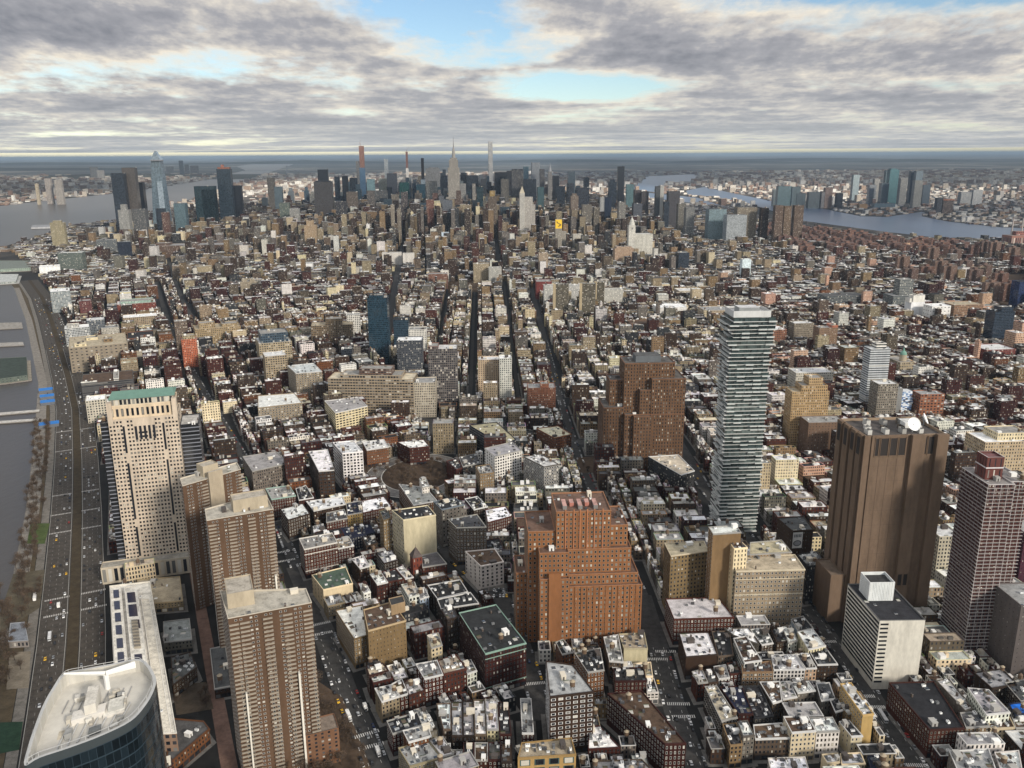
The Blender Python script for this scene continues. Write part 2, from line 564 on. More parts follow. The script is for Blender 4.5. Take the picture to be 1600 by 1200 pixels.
def solve_h(px, py, base):
    """height of the roof corner seen at (px,py) whose foot is seen at image row base"""
    lo, hi = 0.0, 380.0
    for _ in range(40):
        m = (lo + hi) / 2
        x, y = G(px, py, m)
        if proj(x, y, 0)[1] < base: lo = m
        else: hi = m
    return lo

LOFTS = 'brick and stone loft buildings of the near blocks'
FOOT = []           # footprints already taken
def loft(p, h, wall, roof, look=None, label=None, realwin=True, r=None, side=None, flr=3.9, bay=2.7, wf=0.44, hf=0.56, name='loft_building', cat='building', group=LOFTS, frame=None, n=None, tank=0.3, anc=None, rim=None, bands=None, blank=(), roofwin=False, cap=100, light=False):
    """one building: wall, roof with parapet, cornice, windows and rooftop parts. p: front-left, front-right, back-right, back-left"""
    r = r or rng
    p = ccw(p)
    c = cen(p)
    wc = vary(WALL[wall], r) if isinstance(wall, str) else wall
    rc = vary(RF[roof], r, 0.2) if isinstance(roof, str) else roof
    root = thing(name, cat, c[0], c[1], 0, label=label, look=look, group=group)
    FOOT.append(p)
    nf = max(2, round(h / flr))
    if rim is None: rim = r.choice((tuple(x * 1.25 for x in wc), (0.55, 0.54, 0.52), (0.30, 0.29, 0.27), tuple(x * .8 for x in wc)))
    specs = []
    skip = []
    for i in range(4):
        a, b = p[i], p[(i + 1) % 4]
        L = math.hypot(b[0] - a[0], b[1] - a[1])
        if realwin and faces_cam(a, b):
            skip.append(i)
            if i in blank: continue
            nb = max(2, round(L / bay))
            if i == 0 or L > 9 or side:
                k0 = r.random()
                keep = None
                if i != 0 and not side:
                    mod = r.choice((1, 2, 3))
                    keep = lambda ii, jj, mod=mod: ii % mod == 0
                specs += wall_windows(a, b, 4.6, h - 1.1, nb, max(1, nf - 1), wf, hf, keep)
    win0 = (wf, hf, 0)
    m = MB()
    for i in range(4):
        a, b = p[i], p[(i + 1) % 4]
        L = math.hypot(b[0] - a[0], b[1] - a[1])
        nb = max(1, round(L / bay)); k = r.randrange(900)
        wn = (0, 0, 0) if i in skip else win0
        if i in skip and i == 0:
            m.face([(*a, 0), (*b, 0), (*b, 4.0), (*a, 4.0)], tuple(x * .6 for x in wc), FAC, [(k, 0), (k + nb // 2 + 1, 0), (k + nb // 2 + 1, 1), (k, 1)], (0.8, 0.7, 0))
            m.face([(*a, 4.0), (*b, 4.0), (*b, h), (*a, h)], wc, FAC, [(k, 0), (k + nb, 0), (k + nb, nf), (k, nf)], wn)
        else:
            m.face([(*a, 0), (*b, 0), (*b, h), (*a, h)], wc, FAC, [(k, 0), (k + nb, 0), (k + nb, nf), (k, nf)], wn)
    m.build('wall', root)
    rfo = roof_part(p, h, rc, root, rim)
    # cornice on the street front
    if realwin:
        a, b = p[0], p[1]
        L = math.hypot(b[0] - a[0], b[1] - a[1])
        ux, uy = (b[0] - a[0]) / L, (b[1] - a[1]) / L
        nx, ny = uy, -ux
        cb = MB()
        f = lambda t, o: (a[0] + ux * t + nx * o, a[1] + uy * t + ny * o)
        cb.prism([f(-.1, .75), f(L + .1, .75), f(L + .1, .14), f(-.1, .14)], h - 1.0, h - .15, rim, PLAIN, rim, PLAIN, bottom=True)
        if bands:
            for zz in bands:
                cb.prism([f(-.1, .35), f(L + .1, .35), f(L + .1, .02), f(-.1, .02)], zz - .3, zz + .3, rim, PLAIN, rim, PLAIN, bottom=True)
        cb.build('cornice', root)
        light_ = sum(wc) > 1.0
        fk = frame or r.choice(('dark', 'dark', 'pale', 'stone'))
        fc = {'dark': (0.06, 0.055, 0.05), 'pale': (0.55, 0.53, 0.48), 'stone': (0.28, 0.25, 0.2), 'white': (0.75, 0.74, 0.72), 'green': (0.05, 0.09, 0.085)}[fk]
        place_windows(root, specs, fk, fc, r.randrange(10 ** 6), cap)
    A = area(p)
    clutter(rfo, p, h - .9, r, n if n is not None else max(3, min(15, int(A / 26))), tank)
    if anc: anchor(anc, *c)
    return root

# ------------------------------------------------------------ sky: one sheet of cloud over the world
def make_clouds():
    k = NT('cloud_layer')
    p = k.pos()
    s0 = k.n('ShaderNodeSeparateXYZ'); k.l(p, s0.inputs[0])
    lg = k.math('LOGARITHM', k.math('ADD', k.math('ABSOLUTE', s0.outputs[1]), 4000.0), 2.71828)
    th = k.math('DIVIDE', s0.outputs[0], k.math('ADD', k.math('ABSOLUTE', s0.outputs[1]), 4000.0))
    def cl(fx, fy, dy=0.0):
        cb = k.n('ShaderNodeCombineXYZ')
        k.l(k.math('MULTIPLY', th, 14000.0 / fx), cb.inputs[0]); k.l(k.math('ADD', k.math('MULTIPLY', lg, fy), dy), cb.inputs[1])
        return cb.outputs[0]
    n1 = k.noise(cl(2500, 2.6), 1.0, 8.0, 0.6)
    n1b = k.noise(cl(2500, 2.6, .09), 1.0, 8.0, 0.6)
    n2 = k.noise(cl(9000, 1.0), 1.0, 3.0, 0.5)
    n3 = k.noise(cl(260, 12.0), 1.0, 6.0, 0.6)
    emb = k.math('SUBTRACT', n1, n1b)
    sp = k.n('ShaderNodeSeparateXYZ'); k.l(p, sp.inputs[0])
    X, Y = sp.outputs[0], sp.outputs[1]
    def hole(cx, cy, rx, ry):
        a = k.math('DIVIDE', k.math('SUBTRACT', X, cx), rx)
        b = k.math('DIVIDE', k.math('SUBTRACT', Y, cy), ry)
        d = k.math('SQRT', k.math('ADD', k.math('MULTIPLY', a, a), k.math('MULTIPLY', b, b)))
        return k.remap(d, 0.35, 1.25, 1.0, 0.0)
    holes = None
    for hx in CLOUD_HOLES:
        t = hole(*hx)
        holes = t if holes is None else k.math('MAXIMUM', holes, t)
    dens = k.math('ADD', k.math('MULTIPLY', n1, 0.62), k.math('MULTIPLY', n2, 0.38))
    dens = k.math('ADD', dens, k.math('MULTIPLY', k.math('SUBTRACT', n3, 0.5), 0.2))
    dens = k.math('SUBTRACT', dens, k.math('MULTIPLY', holes, 0.27))
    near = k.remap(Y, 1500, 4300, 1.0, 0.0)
    alpha = k.remap(dens, 0.33, 0.46, 0.0, 1.0)
    alpha = k.math('MULTIPLY', alpha, k.remap(Y, 32000, 100000, 1.0, 1.0))
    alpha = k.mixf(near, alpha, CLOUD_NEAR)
    thick = k.remap(dens, 0.40, 0.66, 0.0, 1.0)
    n4 = k.noise(cl(820, 4.6, 3.0), 1.0, 7.0, 0.62)
    thick = k.math('ADD', thick, k.math('MULTIPLY', k.math('SUBTRACT', n4, 0.5), 0.6))
    thick = k.math('ADD', thick, k.math('MULTIPLY', emb, -2.6))
    thick = k.math('ADD', thick, k.math('MULTIPLY', k.math('SUBTRACT', n3, 0.5), 0.25))
    col = k.ramp(thick, CLOUD_RAMP)
    far = k.remap(Y, 9000, 42000, 0.0, 1.0)
    col = k.mix(k.math('MULTIPLY', far, 0.45), col, CLOUD_FAR)
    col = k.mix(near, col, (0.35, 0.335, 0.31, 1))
    em = k.n('ShaderNodeEmission')
    k.l(col, em.inputs[0])
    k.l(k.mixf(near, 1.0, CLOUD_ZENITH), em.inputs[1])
    tr = k.n('ShaderNodeBsdfTransparent')
    ms = k.n('ShaderNodeMixShader')
    k.l(alpha, ms.inputs[0]); k.l(tr.outputs[0], ms.inputs[1]); k.l(em.outputs[0], ms.inputs[2])
    k.l(ms.outputs[0], k.out.inputs[0])
    k.m.cycles.emission_sampling = 'NONE'
    return k.m
# gaps in the cloud: centre x, y and half sizes in metres (the blue gap, the paler gap behind it, an added gap out of view that lets sun onto the far land)
CLOUD_HOLES = [(-450, 9000, 1300, 3600), (1500, 17500, 2000, 4200), (2800, 5900, 7800, 2050)]
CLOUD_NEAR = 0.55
CLOUD_ZENITH = 2.2  # extra glow of the unseen cloud overhead, added to brighten the roofs
CLOUD_RAMP = [(0.0, (0.56, 0.51, 0.43)), (0.25, (0.385, 0.365, 0.345)), (0.5, (0.25, 0.25, 0.265)), (0.8, (0.185, 0.19, 0.21)), (1.0, (0.14, 0.147, 0.168))]
CLOUD_FAR = (0.33, 0.345, 0.34, 1)
CLOUD_Z = 1600.0
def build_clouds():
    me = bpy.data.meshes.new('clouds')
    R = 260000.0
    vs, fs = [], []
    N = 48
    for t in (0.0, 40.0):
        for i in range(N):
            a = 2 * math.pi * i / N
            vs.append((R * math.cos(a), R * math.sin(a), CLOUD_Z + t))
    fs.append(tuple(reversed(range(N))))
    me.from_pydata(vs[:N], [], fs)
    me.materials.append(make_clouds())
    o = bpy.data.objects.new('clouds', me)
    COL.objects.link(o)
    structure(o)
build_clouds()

# ------------------------------------------------------------ ground, water, roads
def flat(name, polys, tint, mat, z=None, kind='structure'):
    b = MB()
    for p in polys:
        b.face([(x, y, zz) for x, y, zz in p], tint, mat)
    o = b.build(name)
    structure(o, kind)
    return o

def make_ground():
    k = NT('asphalt_and_far_land')
    p = k.pos()
    vl = k.n('ShaderNodeVectorMath', operation='LENGTH'); k.l(p, vl.inputs[0])
    far = k.remap(vl.outputs['Value'], 3200, 5600, 0, 1)
    near = k.ramp(k.noise(p, 0.05, 6.0, 0.65), [(0.3, (0.011, 0.011, 0.011)), (0.6, (0.021, 0.0205, 0.02)), (0.8, (0.034, 0.032, 0.03))])
    a = k.noise(k.scale(p, (1 / 130.0, 1 / 260.0, 1)), 1.0, 4.0, 0.7)
    b = k.noise(k.scale(p, (1 / 2600.0, 1 / 4200.0, 1)), 1.0, 4.0, 0.6)
    f = k.math('ADD', k.math('MULTIPLY', a, 0.75), k.math('MULTIPLY', k.math('SUBTRACT', b, 0.5), 0.75))
    land = k.ramp(f, [(0.32, (0.035, 0.032, 0.025)), (0.42, (0.085, 0.07, 0.055)), (0.5, (0.22, 0.19, 0.16)), (0.62, (0.5, 0.47, 0.42))])
    vfar = k.remap(vl.outputs['Value'], 17000, 26000, 0, 1)
    land = k.mix(vfar, land, k.ramp(b, [(0.36, (0.06, 0.065, 0.06)), (0.55, (0.13, 0.125, 0.11)), (0.66, (0.36, 0.34, 0.3))]))
    k.bsdf(k.mix(far, near, land), 0.9, 0.2)
    return k.m
def make_water(tint):
    k = NT('river_water')
    p = k.pos()
    n = k.noise(k.scale(p, (1 / 9.0, 1 / 16.0, 1)), 1.0, 4.0, 0.6)
    n2 = k.noise(k.scale(p, (1 / 500.0, 1 / 1400.0, 1)), 1.0, 3.0, 0.5)
    bm = k.n('ShaderNodeBump'); bm.inputs['Strength'].default_value = 0.35; bm.inputs['Distance'].default_value = 1.0
    k.l(n, bm.inputs['Height'])
    vm = k.n('ShaderNodeVectorMath', operation='SCALE'); vm.inputs[0].default_value = tint
    k.l(k.remap(n2, 0.3, 0.7, 0.8, 1.2), vm.inputs['Scale'])
    k.bsdf(vm.outputs[0], 0.3, 0.22, 0.0, bm.outputs[0])
    return k.m
me = bpy.data.meshes.new('ground')
R = 400000.0
me.from_pydata([(R * math.cos(2 * math.pi * i / 40), R * math.sin(2 * math.pi * i / 40), 0) for i in range(40)], [], [tuple(range(40))])
me.materials.append(make_ground())
go = bpy.data.objects.new('ground', me); COL.objects.link(go); structure(go)

SHORE = [(-330, 300), (-430, 620), G(20, 900), G(40, 800), G(52, 700), G(60, 600), G(40, 500), G(22, 450), G(8, 432), G(-30, 400), G(0, 387), G(60, 369), G(100, 354), G(182, 345), G(262, 322), G(325, 303), G(372, 290), G(420, 270), G(458, 257)]
NJ = [G(452, 251.5), G(410, 254), G(368, 260), G(384, 266), G(322, 281), G(265, 290), G(172, 303), G(60, 315), G(0, 322), G(-80, 330)]
hud = SHORE + NJ + [(-6000, 4600), (-6000, 250)]
er = [G(1720, 366), G(1600, 371), G(1545, 376), G(1470, 372), G(1375, 361), G(1255, 345), G(1190, 324), G(1120, 308), G(1075, 304), G(1072, 298), G(1100, 292), G(1150, 303), G(1200, 313), G(1290, 327), G(1345, 338), G(1385, 339), G(1440, 331), G(1446, 333), G(1440, 338), G(1480, 346), G(1560, 355), G(1720, 360)]
er2 = [G(985, 296), G(1012, 275), G(1090, 272), G(1094, 283), G(1040, 288), G(1022, 300)]
er3 = [G(1000, 300), G(1020, 302), G(1090, 309), G(1130, 322), G(1080, 317), G(1015, 309)]
def water(name, polys, tint):
    me = bpy.data.meshes.new(name)
    vs, fs = [], []
    for p in polys:
        p = ccw(p)
        fs.append(tuple(range(len(vs), len(vs) + len(p))))
        vs += [(x, y, 0.3) for x, y in p]
    me.from_pydata(vs, [], fs)
    me.materials.append(make_water(tint))
    o = bpy.data.objects.new(name, me); COL.objects.link(o); structure(o)
water('river', [hud], (0.055, 0.05, 0.048))
water('river', [er, er2, er3], (0.07, 0.12, 0.20))

def strip_quads(poly, o0, o1, z):
    """quads along a polyline between two sideways offsets (right is positive)"""
    n = len(poly); L = []; Rr = []
    for i in range(n):
        a = poly[max(0, i - 1)]; b = poly[min(n - 1, i + 1)]
        dx, dy = b[0] - a[0], b[1] - a[1]
        l = math.hypot(dx, dy); nx, ny = dy / l, -dx / l
        L.append((poly[i][0] + nx * o0, poly[i][1] + ny * o0, z)); Rr.append((poly[i][0] + nx * o1, poly[i][1] + ny * o1, z))
    return [[Rr[i], Rr[i + 1], L[i + 1], L[i]] for i in range(n - 1)]
def resample(poly, step):
    out = []; acc = 0.0
    for a, b in zip(poly[:-1], poly[1:]):
        l = math.hypot(b[0] - a[0], b[1] - a[1])
        t = acc
        while t < l:
            out.append((a[0] + (b[0] - a[0]) * t / l, a[1] + (b[1] - a[1]) * t / l, math.atan2(b[1] - a[1], b[0] - a[0])))
            t += step
        acc = t - l
    return out

WEST = [G(*q) for q in ((96, 1230), (107, 1100), (114, 1000), (118, 900), (121, 800), (121, 720), (118, 640), (107, 590), (94, 545), (80, 500), (66, 465), (46, 438))]
STREETS = {   # polyline, half width
    'west_broadway': ([G(*q) for q in ((1100, 1240), (1052, 1100), (1028, 1010), (1003, 930))], 11.5),
    'upper_broadway': ([G(*q) for q in ((1003, 930), (905, 720), (880, 640), (851, 530), (830, 450))], 9),
    'church': ([G(*q) for q in ((1450, 1230), (1395, 1140), (1330, 1040), (1262, 952), (1180, 855), (1100, 762), (1078, 722), (1040, 660))], 11),
    'greenwich': ([G(*q) for q in ((607, 1250), (566, 1140), (541, 1085), (505, 985), (462, 885))], 12),
    'upper_greenwich': ([G(*q) for q in ((462, 885), (436, 820), (400, 745), (338, 645), (290, 562), (262, 500), (244, 440))], 9),
    'hudson': ([G(*q) for q in ((850, 1125), (830, 1055), (808, 990), (786, 938), (742, 900), (704, 868), (686, 842), (664, 800))], 11),
    'sixth': ([G(*q) for q in ((700, 690), (640, 640), (600, 560), (612, 480), (630, 380), (640, 340), (650, 310))], 12),
    'sullivan': ([G(*q) for q in ((680, 570), (690, 520), (705, 440))], 6),
    'thompson': ([G(*q) for q in ((733, 640), (736, 600), (742, 440))], 6),
    'wooster': ([G(*q) for q in ((812, 640), (805, 580), (787, 440))], 6),
    'seventh': ([G(*q) for q in ((345, 560), (290, 480), (270, 430), (262, 400))], 8),
    'fifth': ([G(*q) for q in ((782, 430), (775, 380), (768, 350), (757, 320))], 11),
    'lafayette': ([G(*q) for q in ((985, 600), (945, 540), (905, 490), (880, 455))], 6.5),
    'canal': ([G(*q) for q in ((560, 645), (690, 660), (790, 672), (900, 690), (1000, 700))], 13),
}
rb = MB()
z = 0.06
for nm, (pl, hw) in STREETS.items():
    for q in strip_quads(pl, -hw + 3, hw - 3, z): rb.face(q, (0.055, 0.053, 0.051), ROOF)
    z += 0.006
for q in strip_quads(WEST, -27, -4.5, 0.16): rb.face(q, (0.066, 0.057, 0.048), ROOF)
for q in strip_quads(WEST, 4.5, 25, 0.16): rb.face(q, (0.066, 0.057, 0.048), ROOF)
structure(rb.build('road'))
mb = MB()
for q in strip_quads(WEST, -4.3, 4.3, 0.3): mb.face(q, (0.058, 0.045, 0.029), BARK)
structure(mb.build('median'))
pk = MB()
for q in strip_quads(WEST, -62, -36, 0.12): pk.face(q, (0.085, 0.066, 0.042), BARK)
structure(pk.build('park_ground'))
pv = MB()
for q in strip_quads(WEST, -35.5, -28, 0.14): pv.face(q, (0.17, 0.155, 0.135), ROOF)
for q in strip_quads(SHORE[1:8], -1, 14, 0.13): pv.face(q, (0.22, 0.2, 0.175), ROOF)
structure(pv.build('path'))
mk = MB()
def dash(x, y, a, l, w_, z, t=(0.5, 0.49, 0.46)):
    c, s = math.cos(a), math.sin(a)
    mk.face([(x + c * i * l / 2 - s * j * w_ / 2, y + s * i * l / 2 + c * j * w_ / 2, z) for i, j in ((-1, -1), (1, -1), (1, 1), (-1, 1))], t)
for off in (-21.5, -16, -10.5, 10, 15, 20):
    pl = [(q[0][0], q[0][1]) for q in strip_quads(WEST, off, off, 0)]
    for x, y, a in resample(pl, 10.0): dash(x, y, a, 3.4, 0.22, 0.175, (.27, .26, .24))
for off in (-26.5, -5.5, 5.3, 24.5):
    for q in strip_quads(WEST[:9], off - .14, off + .14, 0.178): mk.face(q, (0.42, 0.41, 0.38))
for nm in ('west_broadway', 'church', 'greenwich'):
    pl, hw = STREETS[nm]
    for off in (-4.2, 4.2):
        for x, y, a in resample([(q[0][0], q[0][1]) for q in strip_quads(pl[:5], off, off, 0)], 9.0): dash(x, y, a, 3.0, 0.3, 0.2)
    for x, y, a in resample(pl[:4], 13.0): pass
def crosswalk(px, py, street, n=12, wid=3.6):
    """zebra stripes across a street at a pixel"""
    x, y = G(px, py)
    pl, hw = STREETS[street]
    best = min(range(len(pl) - 1), key=lambda i: math.hypot((pl[i][0] + pl[i + 1][0]) / 2 - x, (pl[i][1] + pl[i + 1][1]) / 2 - y))
    a = math.atan2(pl[best + 1][1] - pl[best][1], pl[best + 1][0] - pl[best][0])
    for i in range(n):
        t = (i + .5) / n * 2 - 1
        o = t * (hw - 3)
        dash(x - math.sin(a) * -o, y + math.cos(a) * -o, a, wid, 0.62, 0.205, (0.66, 0.65, 0.62))
    return x, y, a
for q in ((1040, 1018, 'west_broadway'), (1027, 1030, 'west_broadway'), (1060, 1100, 'west_broadway'), (1068, 1120, 'west_broadway'), (573, 1147, 'greenwich'), (580, 1166, 'greenwich'), (500, 975, 'greenwich'), (503, 990, 'greenwich'), (1350, 1088, 'church'), (1366, 1105, 'church'), (1432, 1196, 'church'), (1292, 1003, 'church'), (444, 862, 'greenwich'), (447, 876, 'greenwich'), (836, 1068, 'hudson')):
    crosswalk(*q)
for y0 in (930, 955, 828, 800, 770, 702, 672):      # crossings over the wide riverside highway
    x, y = G(118, y0)
    best = min(range(len(WEST) - 1), key=lambda i: math.hypot((WEST[i][0] + WEST[i + 1][0]) / 2 - x, (WEST[i][1] + WEST[i + 1][1]) / 2 - y))
    a = math.atan2(WEST[best + 1][1] - WEST[best][1], WEST[best + 1][0] - WEST[best][0])
    for i in range(36):
        o = (i - 17.5) * 1.4
        if abs(o) < 4.6: continue
        dash(x + math.sin(a) * o, y - math.cos(a) * o, a, 3.2, 0.7, 0.19, (0.5, 0.48, 0.45))

# rotary of the tunnel exit
rc = G(652, 742)
ring = [(rc[0] + 54 * math.cos(t) * 1.0, rc[1] + 66 * math.sin(t)) for t in [2 * math.pi * i / 40 for i in range(41)]]
rr = MB()
for q in strip_quads(ring, -9.5, 9.5, 0.22): rr.face(q, (0.17, 0.16, 0.15), ROOF)
for q in strip_quads(ring, -10.4, -9.2, .5) + strip_quads(ring, 9.2, 10.4, .5): rr.face(q, (.5, .48, .44), PLAIN)
structure(rr.build('road'))
for off in (-3, 3):
    for x, y, a in resample([(q[0][0], q[0][1]) for q in strip_quads(ring, off, off, 0)], 8.0): dash(x, y, a, 3.0, 0.3, 0.235)
structure(mk.build('road_markings'))
rg = MB()
rg.face([(rc[0] + 43 * math.cos(t), rc[1] + 55 * math.sin(t), 0.2) for t in [2 * math.pi * i / 32 for i in range(32)]], (0.072, 0.05, 0.035), BARK)
PARKS = []
def park(pixels, tint=(0.085, 0.06, 0.042), z=0.18):
    p = ccw([G(*q) for q in pixels])
    PARKS.append(p)
    rg.face([(x, y, z) for x, y in p], tint, BARK)
    return p
P_WASH = park([(490, 1060), (535, 1090), (580, 1200), (560, 1230), (420, 1230), (420, 1180)])
P_NORTH = park([(700, 440), (770, 440), (782, 455), (700, 458)])
P_EAST = park([(1430, 400), (1560, 396), (1570, 408), (1440, 412)])
P_ROTARY = park([(560, 720), (590, 700), (600, 760), (580, 765)])
P_LEFT = park([(0, 900), (70, 890), (62, 950), (0, 990)], (0.10, 0.085, 0.06))
P_FIELD = park([(-10, 1130), (36, 1128), (30, 1172), (-10, 1180)], (0.026, 0.052, 0.033), 0.35)
P_LAWN = park([(48, 818), (78, 818), (70, 850), (42, 850)], (0.07, 0.095, 0.035), 0.3)
P_DIRT = park([(15, 1020), (48, 1018), (45, 1075), (10, 1078)], (0.2, 0.17, 0.13), 0.32)
P_EAST2 = park([(1545, 430), (1600, 428), (1600, 480), (1570, 500), (1548, 470)])
P_YARD = park([(268, 1072), (322, 1066), (334, 1108), (276, 1118)], (0.075, 0.06, 0.045), 0.24)
P_ALLEY = park([(296, 895), (311, 893), (372, 1200), (346, 1205)], (0.15, 0.095, 0.075), 0.2)
P_TRI = park([(900, 715), (945, 712), (960, 735), (905, 740)])
structure(rg.build('park_ground'))

